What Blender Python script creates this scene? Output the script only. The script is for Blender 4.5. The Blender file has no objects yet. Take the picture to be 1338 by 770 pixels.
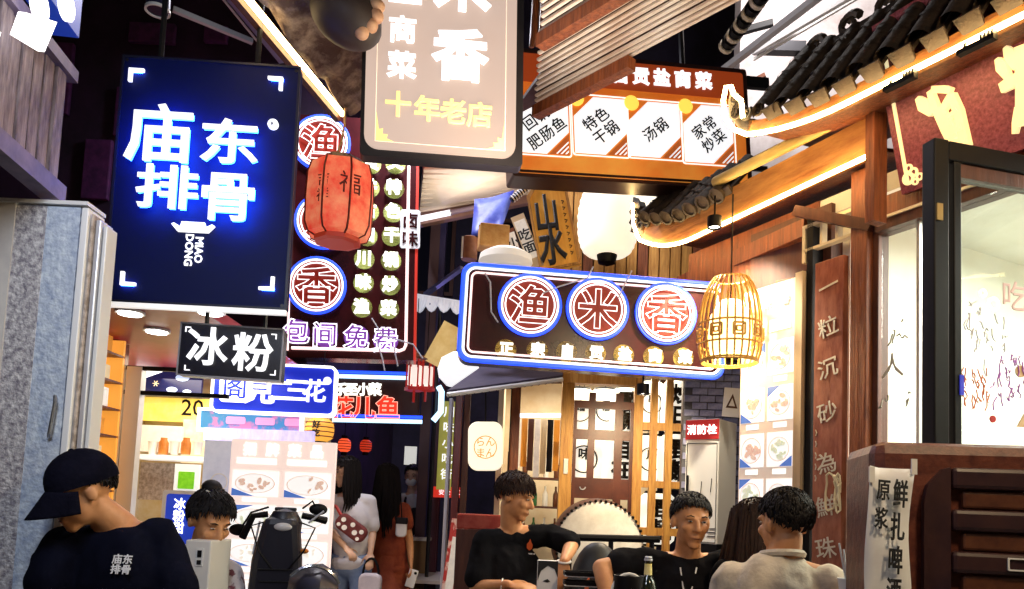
import bpy, bmesh, math, random
from math import sin, cos, pi, radians, sqrt, atan2
from mathutils import Vector, Matrix, Euler, noise

random.seed(7)
SC = bpy.context.scene
COL = SC.collection

# ------------------------------------------------------------------ camera
FPX = 1000.0                       # focal length in photo pixels (photo 1338 x 770)
ROLL, TILT = radians(2.5), radians(4.5)
PCX, PCY = 669.0, 588.0
CAM = Vector((0, 0, 1.2))
_F = Vector((0, cos(TILT), sin(TILT)))
_U0 = Vector((0, -sin(TILT), cos(TILT)))
_R0 = Vector((1, 0, 0))
_RT = _R0 * cos(ROLL) + _U0 * sin(ROLL)
_UP = _U0 * cos(ROLL) - _R0 * sin(ROLL)
cd = bpy.data.cameras.new('camera')
cd.sensor_width = 36.0
cd.lens = 36.0 * FPX / 1338.0
cd.shift_y = (PCY - 385.0) / 1338.0
cd.clip_start = 0.05
cd.clip_end = 500
cam = bpy.data.objects.new('camera', cd)
cam.matrix_world = Matrix(((_RT.x, _UP.x, -_F.x, CAM.x), (_RT.y, _UP.y, -_F.y, CAM.y),
                           (_RT.z, _UP.z, -_F.z, CAM.z), (0, 0, 0, 1)))
COL.objects.link(cam)
SC.camera = cam

# ------------------------------------------------------------------ world, moon, exposure
w = bpy.data.worlds.new('World')
SC.world = w
w.use_nodes = True
nt = w.node_tree
bg = nt.nodes['Background']
sky = nt.nodes.new('ShaderNodeTexSky')
sky.sky_type = 'NISHITA'
sky.sun_disc = False
sky.sun_elevation = radians(1.0)
sky.sun_rotation = radians(200)
nt.links.new(sky.outputs[0], bg.inputs[0])
bg.inputs[1].default_value = 0.02
sun = bpy.data.lights.new('moon', 'SUN')
sun.energy = 0.02
sun.angle = radians(0.5)
sun.color = (1, 0.93, 0.82)
so = bpy.data.objects.new('moon', sun)
so.rotation_euler = (radians(60), 0, radians(20))
COL.objects.link(so)
SC.view_settings.view_transform = 'Standard'
SC.view_settings.look = 'None'
SC.view_settings.exposure = 0.0
SC.view_settings.gamma = 1.0
SC.cycles.use_denoising = True
SC.cycles.max_bounces = 6
SC.cycles.sample_clamp_indirect = 4.0


def lamp(kind, loc, energy, color=(1, 1, 1), size=0.1, target=None, sy=None, spot=60):
    l = bpy.data.lights.new('lamp', kind)
    l.energy = energy
    l.color = color
    if kind == 'AREA':
        l.size = size
        if sy:
            l.shape = 'RECTANGLE'
            l.size_y = sy
    else:
        l.shadow_soft_size = size
    if kind == 'SPOT':
        l.spot_size = radians(spot)
        l.spot_blend = 0.6
    o = bpy.data.objects.new('lamp', l)
    o.location = loc
    if target is not None:
        o.rotation_euler = (Vector(target) - Vector(loc)).to_track_quat('-Z', 'Y').to_euler()
    COL.objects.link(o)
    return o


# added unseen fill lamps: warm and cool near the camera, two in the alley
lamp('AREA', (1.5, 0.9, 2.9), 30, (1, 0.74, 0.44), 0.3, (0.5, 3.2, 1.0))
lamp('AREA', (-0.9, 5.5, 4.9), 85, (0.95, 0.92, 1.0), 0.25, (-1.05, 6.2, 1.0))
lamp('POINT', (-0.75, 8.6, 2.7), 26, (0.45, 0.35, 1.0), 0.02)
lamp('AREA', (-0.9, 0.9, 2.5), 20, (0.80, 0.87, 1.0), 0.5, (-1.5, 2.6, 1.2))

# ------------------------------------------------------------------ photo pixel -> place at a chosen distance
def ray(px, py):
    return _F + _RT * ((px - PCX) / FPX) - _UP * ((py - PCY) / FPX)


def P(px, py, y):
    d = ray(px, py)
    return CAM + d * (y / d.y)


def PZ(px, py, z):
    d = ray(px, py)
    return CAM + d * ((z - CAM.z) / d.z)


def onplane(M, px, py):
    """local (x, z) where the sight line meets the local y=0 plane of M"""
    inv = M.inverted()
    o = inv @ CAM
    d = inv.to_3x3() @ ray(px, py)
    t = -o.y / d.y
    q = o + d * t
    return q.x, q.z


def planeM(loc, yaw, roll=0.0, pitch=0.0):
    return Matrix.Translation(loc) @ Matrix.Rotation(yaw, 4, 'Z') @ Matrix.Rotation(pitch, 4, 'X') @ Matrix.Rotation(-roll, 4, 'Y')


def rect(tl, tr, br, bl, y, yaw_deg=0.0, pitch=0.0):
    """plane of a board whose four photo corners are known, hung at distance y; returns M, w, h"""
    cx = sum(p[0] for p in (tl, tr, br, bl)) / 4
    cy = sum(p[1] for p in (tl, tr, br, bl)) / 4
    M0 = planeM(P(cx, cy, y), radians(yaw_deg), 0, radians(pitch))
    q = [Vector(onplane(M0, *p)) for p in (tl, tr, br, bl)]
    top, bot = q[1] - q[0], q[2] - q[3]
    a = (atan2(top.y, top.x) + atan2(bot.y, bot.x)) / 2
    M = M0 @ Matrix.Rotation(-a, 4, 'Y')
    q = [Vector(onplane(M, *p)) for p in (tl, tr, br, bl)]
    c = (q[0] + q[1] + q[2] + q[3]) / 4
    M = M @ Matrix.Translation((c.x, 0, c.y))
    wd = ((q[1] - q[0]).length + (q[2] - q[3]).length) / 2
    ht = ((q[0] - q[3]).length + (q[1] - q[2]).length) / 2
    return M, wd, ht


# ------------------------------------------------------------------ materials
_M = {}


def mat(name, col=(0.5, 0.5, 0.5), rough=0.6, metal=0.0, col2=None, scale=8.0, stretch=(1, 1, 1), detail=6.0, lo=0.35, hi=0.65,
        bump=0.0, bscale=None, emit=None, es=0.0, emit2=None, trans=0.0, alpha=1.0, spec=0.5, coat=0.0, kind='noise', ior=1.45):
    if name in _M:
        return _M[name]
    m = bpy.data.materials.new(name)
    m.use_nodes = True
    n = m.node_tree
    b = n.nodes['Principled BSDF']
    L = n.links.new
    b.inputs['Base Color'].default_value = (*col, 1)
    b.inputs['Roughness'].default_value = rough
    b.inputs['Metallic'].default_value = metal
    b.inputs['Specular IOR Level'].default_value = spec
    b.inputs['Coat Weight'].default_value = coat
    b.inputs['IOR'].default_value = ior
    if trans:
        b.inputs['Transmission Weight'].default_value = trans
    if alpha < 1:
        b.inputs['Alpha'].default_value = alpha
    tex = None
    if col2 is not None or bump or emit2 is not None:
        tc = n.nodes.new('ShaderNodeTexCoord')
        mp = n.nodes.new('ShaderNodeMapping')
        mp.inputs['Scale'].default_value = stretch
        L(tc.outputs['Object'], mp.inputs[0])
        if kind == 'wave':
            tex = n.nodes.new('ShaderNodeTexWave')
            tex.inputs['Scale'].default_value = scale
            tex.inputs['Distortion'].default_value = 6
            tex.inputs['Detail'].default_value = 4
            fac = tex.outputs['Fac']
        elif kind == 'voronoi':
            tex = n.nodes.new('ShaderNodeTexVoronoi')
            tex.inputs['Scale'].default_value = scale
            fac = tex.outputs['Distance']
        else:
            tex = n.nodes.new('ShaderNodeTexNoise')
            tex.inputs['Scale'].default_value = scale
            tex.inputs['Detail'].default_value = detail
            tex.inputs['Roughness'].default_value = 0.65
            fac = tex.outputs['Fac']
        L(mp.outputs[0], tex.inputs['Vector'])
        rp = n.nodes.new('ShaderNodeMapRange')
        rp.inputs['From Min'].default_value = lo
        rp.inputs['From Max'].default_value = hi
        L(fac, rp.inputs['Value'])
        if col2 is not None:
            mx = n.nodes.new('ShaderNodeMix')
            mx.data_type = 'RGBA'
            L(rp.outputs[0], mx.inputs[0])
            mx.inputs[6].default_value = (*col, 1)
            mx.inputs[7].default_value = (*col2, 1)
            L(mx.outputs[2], b.inputs['Base Color'])
        if emit2 is not None:
            mx = n.nodes.new('ShaderNodeMix')
            mx.data_type = 'RGBA'
            L(rp.outputs[0], mx.inputs[0])
            mx.inputs[6].default_value = (*emit, 1)
            mx.inputs[7].default_value = (*emit2, 1)
            L(mx.outputs[2], b.inputs['Emission Color'])
        if bump:
            bt = tex
            if bscale:
                bt = n.nodes.new('ShaderNodeTexNoise')
                bt.inputs['Scale'].default_value = bscale
                bt.inputs['Detail'].default_value = 5
                L(mp.outputs[0], bt.inputs['Vector'])
            bm_ = n.nodes.new('ShaderNodeBump')
            bm_.inputs['Strength'].default_value = bump
            bm_.inputs['Distance'].default_value = 0.02
            L(bt.outputs['Distance' if (kind == 'voronoi' and not bscale) else 'Fac'], bm_.inputs['Height'])
            L(bm_.outputs[0], b.inputs['Normal'])
    if emit is not None:
        if emit2 is None:
            b.inputs['Emission Color'].default_value = (*emit, 1)
        b.inputs['Emission Strength'].default_value = es
    _M[name] = m
    return m


def glass_mat(name, tint=(0.9, 0.95, 0.95)):
    """thin window pane: mostly clear with a mirror reflection at grazing angles"""
    if name in _M:
        return _M[name]
    m = bpy.data.materials.new(name)
    m.use_nodes = True
    n = m.node_tree
    n.nodes.clear()
    out = n.nodes.new('ShaderNodeOutputMaterial')
    mix = n.nodes.new('ShaderNodeMixShader')
    lw = n.nodes.new('ShaderNodeLayerWeight')
    pw = n.nodes.new('ShaderNodeMath')
    pw.operation = 'POWER'
    pw.inputs[1].default_value = 4.0
    n.links.new(lw.outputs['Facing'], pw.inputs[0])
    fr = n.nodes.new('ShaderNodeMath')
    fr.operation = 'MULTIPLY_ADD'
    fr.inputs[1].default_value = 0.5
    fr.inputs[2].default_value = 0.03
    n.links.new(pw.outputs[0], fr.inputs[0])
    tr = n.nodes.new('ShaderNodeBsdfTransparent')
    tr.inputs[0].default_value = (*tint, 1)
    gl = n.nodes.new('ShaderNodeBsdfGlossy')
    gl.inputs['Roughness'].default_value = 0.03
    n.links.new(fr.outputs[0], mix.inputs[0])
    n.links.new(tr.outputs[0], mix.inputs[1])
    n.links.new(gl.outputs[0], mix.inputs[2])
    n.links.new(mix.outputs[0], out.inputs[0])
    _M[name] = m
    return m


# ------------------------------------------------------------------ objects
def tag(o, label=None, cat=None, group=None, kind=None):
    if label:
        o['label'] = label
    if cat:
        o['category'] = cat
    if group:
        o['group'] = group
    if kind:
        o['kind'] = kind
    return o


def thing(name, label, cat, M=None, group=None):
    o = bpy.data.objects.new(name, None)
    o.empty_display_size = 0.1
    if M is not None:
        o.matrix_world = M if isinstance(M, Matrix) else Matrix.Translation(M)
    COL.objects.link(o)
    return tag(o, label, cat, group)


def link(name, me, parent=None):
    o = bpy.data.objects.new(name, me)
    COL.objects.link(o)
    if parent is not None:
        o.parent = parent
    return o


class MB:
    def __init__(s):
        s.v, s.f = [], []

    def add(s, vs, fs, M=None):
        b = len(s.v)
        for p in vs:
            p = Vector(p)
            s.v.append(M @ p if M is not None else p)
        for f in fs:
            s.f.append([b + i for i in f])
        return s

    def bx(s, x0, x1, y0, y1, z0, z1, M=None):
        return s.add([(x0, y0, z0), (x1, y0, z0), (x1, y1, z0), (x0, y1, z0), (x0, y0, z1), (x1, y0, z1), (x1, y1, z1), (x0, y1, z1)],
                     [(0, 3, 2, 1), (4, 5, 6, 7), (0, 1, 5, 4), (1, 2, 6, 5), (2, 3, 7, 6), (3, 0, 4, 7)], M)

    def box(s, c, d, M=None):
        x, y, z = c
        a, b, e = d[0] / 2, d[1] / 2, d[2] / 2
        return s.bx(x - a, x + a, y - b, y + b, z - e, z + e, M)

    def beam(s, p, q, w, h, up=(0, 0, 1)):
        p, q = Vector(p), Vector(q)
        d = (q - p)
        L = d.length
        d.normalize()
        u = Vector(up)
        r = d.cross(u).normalized()
        u = r.cross(d).normalized()
        M = Matrix(((r.x, d.x, u.x, p.x), (r.y, d.y, u.y, p.y), (r.z, d.z, u.z, p.z), (0, 0, 0, 1)))
        return s.bx(-w / 2, w / 2, 0, L, -h / 2, h / 2, M)

    def tube(s, pts, r, n=6, closed=False, cap=True):
        pts = [Vector(p) for p in pts]
        k = len(pts)
        rs = r if isinstance(r, (list, tuple)) else [r] * k
        vs, fs = [], []
        prev = None
        for i, p in enumerate(pts):
            a = pts[i - 1] if (i > 0 or closed) else p
            b = pts[(i + 1) % k] if (i < k - 1 or closed) else p
            t = (b - a)
            if t.length < 1e-9:
                t = Vector((0, 0, 1))
            t.normalize()
            if prev is None:
                u = t.orthogonal().normalized()
            else:
                u = (prev - t * prev.dot(t))
                u = u.normalized() if u.length > 1e-6 else t.orthogonal().normalized()
            prev = u
            w_ = t.cross(u)
            for j in range(n):
                g = 2 * pi * j / n
                vs.append(p + (u * cos(g) + w_ * sin(g)) * rs[i])
        for i in range(k if closed else k - 1):
            i2 = (i + 1) % k
            for j in range(n):
                j2 = (j + 1) % n
                fs.append((i * n + j, i * n + j2, i2 * n + j2, i2 * n + j))
        if cap and not closed:
            fs.append(tuple(range(n - 1, -1, -1)))
            fs.append(tuple((k - 1) * n + j for j in range(n)))
        return s.add(vs, fs)

    def lathe(s, prof, n=24, M=None, a0=0.0, a1=2 * pi):
        full = abs(a1 - a0 - 2 * pi) < 1e-6
        m = n if full else n + 1
        vs, fs = [], []
        for (r, z) in prof:
            for j in range(m):
                g = a0 + (a1 - a0) * j / n
                vs.append((r * cos(g), r * sin(g), z))
        for i in range(len(prof) - 1):
            for j in range(n):
                j2 = (j + 1) % m
                fs.append((i * m + j, i * m + j2, (i + 1) * m + j2, (i + 1) * m + j))
        if full and prof[0][0] > 1e-6:
            fs.append(tuple(range(m - 1, -1, -1)))
        if full and prof[-1][0] > 1e-6:
            fs.append(tuple((len(prof) - 1) * m + j for j in range(m)))
        return s.add(vs, fs, M)

    def prism(s, poly, y0, y1, M=None):
        n = len(poly)
        vs = [(x, y0, z) for x, z in poly] + [(x, y1, z) for x, z in poly]
        fs = [tuple(range(n)), tuple(range(2 * n - 1, n - 1, -1))]
        for i in range(n):
            j = (i + 1) % n
            fs.append((i, i + n, j + n, j))
        return s.add(vs, fs, M)

    def ring(s, po, pi_, y0, y1, M=None):
        n = len(po)
        vs = [(x, y0, z) for x, z in po] + [(x, y0, z) for x, z in pi_] + [(x, y1, z) for x, z in po] + [(x, y1, z) for x, z in pi_]
        fs = []
        for i in range(n):
            j = (i + 1) % n
            fs += [(i, j, n + j, n + i), (2 * n + i, 3 * n + i, 3 * n + j, 2 * n + j), (i, 2 * n + i, 2 * n + j, j), (n + i, n + j, 3 * n + j, 3 * n + i)]
        return s.add(vs, fs, M)

    def ell(s, c, r, nu=14, nv=9, M=None):
        c = Vector(c)
        T = Matrix.Translation(c) @ (M.to_4x4() if M is not None else Matrix())
        vs, fs = [(0, 0, -r[2])], []
        for i in range(1, nv):
            t = -pi / 2 + pi * i / nv
            for j in range(nu):
                g = 2 * pi * j / nu
                vs.append((r[0] * cos(t) * cos(g), r[1] * cos(t) * sin(g), r[2] * sin(t)))
        vs.append((0, 0, r[2]))
        last = len(vs) - 1
        for j in range(nu):
            j2 = (j + 1) % nu
            fs.append((0, 1 + j2, 1 + j))
            fs.append((last, last - nu + j, last - nu + j2))
            for i in range(nv - 2):
                a = 1 + i * nu
                fs.append((a + j, a + j2, a + nu + j2, a + nu + j))
        return s.add(vs, fs, T)

    def mesh(s, name, m, smooth=False, ang=40):
        me = bpy.data.meshes.new(name)
        me.from_pydata([tuple(p) for p in s.v], [], s.f)
        bm = bmesh.new()
        bm.from_mesh(me)
        bmesh.ops.recalc_face_normals(bm, faces=bm.faces)
        bm.to_mesh(me)
        bm.free()
        if m is not None:
            me.materials.append(m)
        if smooth:
            me.polygons.foreach_set('use_smooth', [True] * len(me.polygons))
            me.set_sharp_from_angle(angle=radians(ang))
        return me

    def build(s, name, m, parent=None, smooth=False, bevel=0.0, ang=40):
        o = link(name, s.mesh(name, m, smooth, ang), parent)
        if bevel:
            b = o.modifiers.new('bevel', 'BEVEL')
            b.width = bevel
            b.segments = 2
            b.limit_method = 'ANGLE'
            b.angle_limit = radians(50)
        return o


def rrect(w_, h_, r=0.0, n=5, cx=0.0, cz=0.0):
    if r <= 0:
        return [(cx - w_ / 2, cz - h_ / 2), (cx + w_ / 2, cz - h_ / 2), (cx + w_ / 2, cz + h_ / 2), (cx - w_ / 2, cz + h_ / 2)]
    pts = []
    for (sx, sz, a) in ((1, -1, -pi / 2), (1, 1, 0), (-1, 1, pi / 2), (-1, -1, pi)):
        for k in range(n + 1):
            g = a + pi / 2 * k / n
            pts.append((cx + sx * (w_ / 2 - r) + r * cos(g), cz + sz * (h_ / 2 - r) + r * sin(g)))
    return pts


def circ(r, n=28, cx=0.0, cz=0.0):
    return [(cx + r * cos(2 * pi * i / n), cz + r * sin(2 * pi * i / n)) for i in range(n)]


# ------------------------------------------------------------------ lettering
_G = {}
_DG = []


def glyph(body, m, bold=0.02, ext=0.02, neon=False, res=2, off=0.0):
    key = (body, m.name, bold, ext, neon, off)
    if key in _G:
        return _G[key]
    c = bpy.data.curves.new('lettering', 'FONT')
    c.body = body
    c.resolution_u = res
    c.bevel_resolution = 1
    c.bevel_depth = bold
    c.extrude = ext
    if neon:
        c.fill_mode = 'NONE'
        c.extrude = 0
        c.offset = off
    o = bpy.data.objects.new('lettering', c)
    COL.objects.link(o)
    dg = bpy.context.evaluated_depsgraph_get()
    me = bpy.data.meshes.new_from_object(o.evaluated_get(dg))
    bpy.data.objects.remove(o)
    bpy.data.curves.remove(c)
    xs = [v.co.x for v in me.vertices]
    ys = [v.co.y for v in me.vertices]
    cjk = ord(body[0]) > 0x2E00
    cx = (min(xs) + max(xs)) / 2 if (xs and not cjk) else 0.5 * len(body)
    cy = (min(ys) + max(ys)) / 2 if (ys and not cjk) else 0.38
    for v in me.vertices:
        x, y, z = v.co
        v.co = (x - cx, -z, y - cy)
    me.materials.clear()
    me.materials.append(m)
    _G[key] = me
    return me


def put(ch, parent, x, z, size, m, y=0.0, bold=0.02, ext=0.02, rot=0.0, sx=1.0, name='character', neon=False, off=0.0, shear=0.0):
    o = link(name, glyph(ch, m, bold, ext, neon, 2, off), parent)
    o.matrix_local = Matrix.Translation((x, y, z)) @ Matrix.Rotation(-rot, 4, 'Y') @ Matrix.Shear('XY', 4, (0, 0)) @ Matrix.Diagonal((size * sx, size, size, 1))
    return o


def copy_tree(o, parent=None):
    c = o.copy()
    COL.objects.link(c)
    if parent is not None:
        c.parent = parent
    for ch in list(o.children):
        copy_tree(ch, c)
    return c


# stock materials
BLACK = mat('black paint', (0.004, 0.0035, 0.005), 0.5, spec=0.2)
DARKMETAL = mat('dark metal', (0.03, 0.03, 0.035), 0.35, 0.6)
WOOD_RED = mat('red brown wood', (0.085, 0.020, 0.009), 0.45, col2=(0.30, 0.085, 0.028), scale=7, stretch=(7, 7, 0.6), detail=10, lo=0.3, hi=0.68, bump=0.45)
WOOD_GOLD = mat('honey wood', (0.34, 0.13, 0.025), 0.5, col2=(0.66, 0.36, 0.09), scale=7, stretch=(7, 7, 0.6), detail=10, lo=0.3, hi=0.68, bump=0.35)
WOOD_DARK = mat('dark stained wood', (0.05, 0.014, 0.01), 0.5, col2=(0.09, 0.028, 0.016), scale=5, stretch=(6, 6, 0.7), bump=0.2)
TILE = mat('grey clay roof tile', (0.014, 0.011, 0.010), 0.6, col2=(0.045, 0.03, 0.022), scale=14, bump=0.4)
PLASTER_W = mat('white plaster', (0.62, 0.60, 0.60), 0.85, col2=(0.45, 0.43, 0.46), scale=5, bump=0.25)
WHITE_E = mat('white led', (0.8, 0.8, 0.8), 0.5, emit=(1.0, 0.99, 0.97), es=2.2)
# ================================================================== THE SETTING
g = MB().bx(-120, 120, -120, 120, -0.1, 0.0).build('ground', mat('stone paving', (0.07, 0.065, 0.065), 0.35, col2=(0.13, 0.12, 0.115), scale=3, bump=0.2))
tag(g, kind='structure')

# ---- facade frame of the restaurant on the right: local x runs towards the camera, local y into the building
FAC = radians(-63)
FM = Matrix.Translation((1.68, 4.0, 0)) @ Matrix.Rotation(FAC, 4, 'Z')


def fx(px, py):
    return onplane(FM, px, py)


# ---- far dark building closing the alley
NIGHTWALL = mat('night blue render', (0.030, 0.024, 0.06), 0.8, col2=(0.012, 0.01, 0.02), scale=1.6, bump=0.15)
DARKGLASS = mat('dark window pane', (0.01, 0.01, 0.02), 0.12)
fb = thing('alley_building', 'dark building closing off the far end of the alley', 'building', Vector((0, 12.0, 0)))
MB().bx(-6, 6, 0, 0.3, 0, 10).build('wall', NIGHTWALL, fb)
for ix in range(-3, 4):
    for iz in range(2):
        wx, wz = ix * 1.5, 5.2 + iz * 2.2
        fr = MB().ring(rrect(0.9, 1.3, 0, cx=wx, cz=wz), rrect(0.78, 1.18, 0, cx=wx, cz=wz), -0.06, 0.0).build('window', WOOD_DARK, fb)
        MB().bx(wx - 0.39, wx + 0.39, -0.02, -0.005, wz - 0.59, wz + 0.59).build('pane', DARKGLASS, fr)

# ---- dark building over the stalls on the left
lb = thing('left_building', 'dark purple building rising behind the blue lit signboard', 'building', Vector((0, 6.6, 0)))
xr = P(560, 300, 6.6).x
MB().bx(-7, xr - 1.0, 0, 5, 0, 9).build('wall', mat('purple night render', (0.035, 0.012, 0.05), 0.8, col2=(0.012, 0.006, 0.02), scale=2.2, bump=0.2), lb)
PURP = mat('purple wall panel', (0.11, 0.02, 0.13), 0.7, col2=(0.05, 0.01, 0.07), scale=9, bump=0.2)
for (x0, y0, x1, y1) in ((108, 186, 150, 262), (170, 35, 232, 58), (268, 38, 300, 58), (150, 120, 230, 180), (30, 60, 100, 150)):
    a, b = P(x0, y1, 6.6), P(x1, y0, 6.6)
    MB().bx(a.x, b.x, -0.05, 0.0, a.z, b.z).build('wall_panel', PURP, lb, bevel=0.01)

# ---- left shop: lit interior seen under the signs
ls = thing('dessert_shop', 'brightly lit yellow and white snack shop under the black hanging signs', 'shop', Vector((0, 4.5, 0)))


def LP(px, py, dy=0.0):
    p = P(px, py, 4.5 + dy)
    return p.x, p.z


SHOPWALL = mat('cream shop wall', (0.62, 0.55, 0.42), 0.6, col2=(0.5, 0.36, 0.14), scale=4)
REDCEIL = mat('dark red lacquer ceiling', (0.30, 0.02, 0.03), 0.35, col2=(0.42, 0.05, 0.07), scale=3)
xl, _ = LP(118, 600)
xr_, _ = LP(305, 600)
ztop = 2.10
MB().bx(xl - 0.3, xr_ + 0.25, 1.25, 1.33, 0, ztop).build('back_wall', SHOPWALL, ls)
MB().bx(xl - 0.38, xl - 0.3, 0, 1.33, 0, ztop).build('side_wall', SHOPWALL, ls)
MB().bx(xl - 0.6, xr_ + 0.1, -1.35, 1.33, ztop, ztop + 0.06).build('ceiling', REDCEIL, ls)
MB().bx(xl - 0.6, xr_ + 0.1, -1.40, -1.35, ztop - 0.03, ztop + 0.16).build('fascia', mat('oxblood fascia', (0.16, 0.012, 0.014), 0.4), ls)
WHITEPOST = mat('white enamel', (0.75, 0.75, 0.74), 0.3)
for (x0, x1) in ((150, 156), (158, 178)):
    a, _ = LP(x0, 600)
    b, _ = LP(x1, 600)
    MB().bx(a, b, -0.02, 0.04, 0, 1.95).build('door_post', WHITEPOST, ls)
a, _ = LP(134, 600)
b, _ = LP(148, 600)
MB().bx(a, b, -0.05, 0.08, 0, ztop - 0.005).build('door_frame', WOOD_RED, ls)
for py in (480, 512):
    z0 = LP(150, py)[1]
    MB().bx(LP(152, 500)[0], LP(300, 500)[0], -0.015, 0.015, z0 - 0.012, z0 + 0.012).build('shelf_rail', BLACK, ls)
DOWN = mat('downlight lens', (0.8, 0.8, 0.8), 0.4, emit=(1, 0.97, 0.9), es=9)
for (px, py) in ((275, 407), (258, 429), (205, 432), (170, 408)):
    q = PZ(px, py, ztop - 0.004)
    dl = MB().lathe([(0.0, 0), (0.055, 0), (0.055, 0.01), (0.0, 0.01)], 20, Matrix.Translation((q.x, q.y - 4.5, ztop - 0.018))).build('downlight', DOWN, ls, smooth=True)
    dl2 = MB().ring(circ(0.07, 20), circ(0.056, 20), -0.012, 0.0, Matrix.Translation((q.x, q.y - 4.5, ztop - 0.012)) @ Matrix.Rotation(-pi / 2, 4, 'X')).build('trim_ring', WHITEPOST, dl)
lamp('AREA', ((xl + xr_) / 2, 5.1, 2.04), 26, (1, 0.86, 0.62), 1.0, ((xl + xr_) / 2, 5.1, 0), sy=0.8)

# items of the left shop, each a thing of its own
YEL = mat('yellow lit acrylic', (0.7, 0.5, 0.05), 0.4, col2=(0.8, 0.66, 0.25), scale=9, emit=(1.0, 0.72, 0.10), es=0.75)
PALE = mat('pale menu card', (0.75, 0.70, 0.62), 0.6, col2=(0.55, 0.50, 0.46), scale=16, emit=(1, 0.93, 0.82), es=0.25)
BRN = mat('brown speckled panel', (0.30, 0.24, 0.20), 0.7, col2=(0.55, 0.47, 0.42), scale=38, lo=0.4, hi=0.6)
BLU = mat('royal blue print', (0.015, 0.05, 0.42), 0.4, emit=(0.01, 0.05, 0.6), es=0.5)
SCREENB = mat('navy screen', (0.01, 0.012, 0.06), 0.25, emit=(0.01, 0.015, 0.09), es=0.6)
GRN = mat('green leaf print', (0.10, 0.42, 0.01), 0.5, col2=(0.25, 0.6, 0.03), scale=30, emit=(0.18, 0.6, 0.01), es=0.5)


def card(name, label, cat, px0, py0, px1, py1, dy, m, thick=0.03, border=None, bw=0.012, group=None, rr=0.0):
    x0, z1 = LP(px0, py0, dy)
    x1, z0 = LP(px1, py1, dy)
    t = thing(name, label, cat, Vector(((x0 + x1) / 2, 4.5 + dy, z0)), group)
    w_, h_ = x1 - x0, z1 - z0
    MB().prism(rrect(w_, h_, rr, cz=h_ / 2), 0.0, thick).build('board', m, t)
    if border:
        MB().ring(rrect(w_ + 2 * bw, h_ + 2 * bw, rr, cz=h_ / 2), rrect(w_, h_, rr, cz=h_ / 2), -0.008, thick).build('frame', border, t)
    return t, w_, h_


t, w_, h_ = card('price_sign', 'yellow lit price sign reading 20 on the shop wall', 'sign', 176, 518, 272, 553, 1.1, YEL)
put('20', t, w_ * 0.28, h_ * 0.62, 0.17, BLACK, -0.005, 0.006, 0.004)
t, w_, h_ = card('menu_screen', 'navy menu screen with a snowflake and white triangle', 'screen', 178, 484, 262, 520, 1.0, SCREENB)
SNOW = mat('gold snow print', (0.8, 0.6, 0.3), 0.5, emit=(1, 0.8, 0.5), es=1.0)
fl = MB()
for k in range(3):
    d = Vector((cos(pi * k / 3), 0, sin(pi * k / 3))) * 0.022
    fl.tube([Vector((-0.09, -0.004, 0.09)) - d, Vector((-0.09, -0.004, 0.09)) + d], 0.003, 4)
fl.build('snowflake', SNOW, t)
MB().prism([(-w_ / 2, h_ * 0.55), (-w_ / 2 + 0.2, h_), (-w_ / 2, h_)], -0.006, 0).build('triangle', WHITE_E, t)
for (cx_, cz_, rx_) in ((0.1, 0.14, 0.05), (0.03, 0.05, 0.04), (0.14, 0.04, 0.03)):
    MB().prism([(cx_ + rx_ * cos(k * pi / 8), cz_ + rx_ * 0.5 * sin(k * pi / 8)) for k in range(16)], -0.005, 0).build('picture_blob', mat('screen picture', (0.4, 0.5, 0.7), 0.4, emit=(0.55, 0.7, 1), es=0.9), t)
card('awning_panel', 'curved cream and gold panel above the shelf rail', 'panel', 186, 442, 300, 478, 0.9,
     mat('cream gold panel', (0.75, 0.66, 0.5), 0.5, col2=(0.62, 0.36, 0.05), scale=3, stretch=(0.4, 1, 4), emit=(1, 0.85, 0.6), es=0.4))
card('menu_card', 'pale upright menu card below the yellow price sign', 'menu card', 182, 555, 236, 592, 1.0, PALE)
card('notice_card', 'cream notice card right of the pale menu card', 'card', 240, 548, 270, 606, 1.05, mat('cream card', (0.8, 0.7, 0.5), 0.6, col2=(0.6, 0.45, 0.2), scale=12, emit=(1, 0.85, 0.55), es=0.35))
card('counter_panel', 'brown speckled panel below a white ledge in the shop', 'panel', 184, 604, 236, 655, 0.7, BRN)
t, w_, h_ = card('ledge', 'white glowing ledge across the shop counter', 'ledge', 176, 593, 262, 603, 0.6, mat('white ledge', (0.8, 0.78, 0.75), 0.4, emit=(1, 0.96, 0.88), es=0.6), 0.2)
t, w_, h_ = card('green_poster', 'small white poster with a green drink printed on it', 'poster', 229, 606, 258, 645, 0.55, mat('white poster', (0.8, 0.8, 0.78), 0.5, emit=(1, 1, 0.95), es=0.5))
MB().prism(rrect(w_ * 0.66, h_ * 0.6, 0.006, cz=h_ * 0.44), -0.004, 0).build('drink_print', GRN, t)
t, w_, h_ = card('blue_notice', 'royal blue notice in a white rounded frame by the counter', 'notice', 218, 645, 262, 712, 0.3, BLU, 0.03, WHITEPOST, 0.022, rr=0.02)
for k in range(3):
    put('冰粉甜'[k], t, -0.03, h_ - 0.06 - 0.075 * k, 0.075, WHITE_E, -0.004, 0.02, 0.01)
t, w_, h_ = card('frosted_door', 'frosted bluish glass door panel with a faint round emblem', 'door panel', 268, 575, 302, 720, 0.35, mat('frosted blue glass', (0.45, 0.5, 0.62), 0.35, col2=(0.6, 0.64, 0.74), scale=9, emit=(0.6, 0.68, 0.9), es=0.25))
MB().ring(circ(0.055, 24, 0.0, h_ * 0.62), circ(0.049, 24, 0.0, h_ * 0.62), -0.004, 0).build('emblem', WHITEPOST, t)

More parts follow.
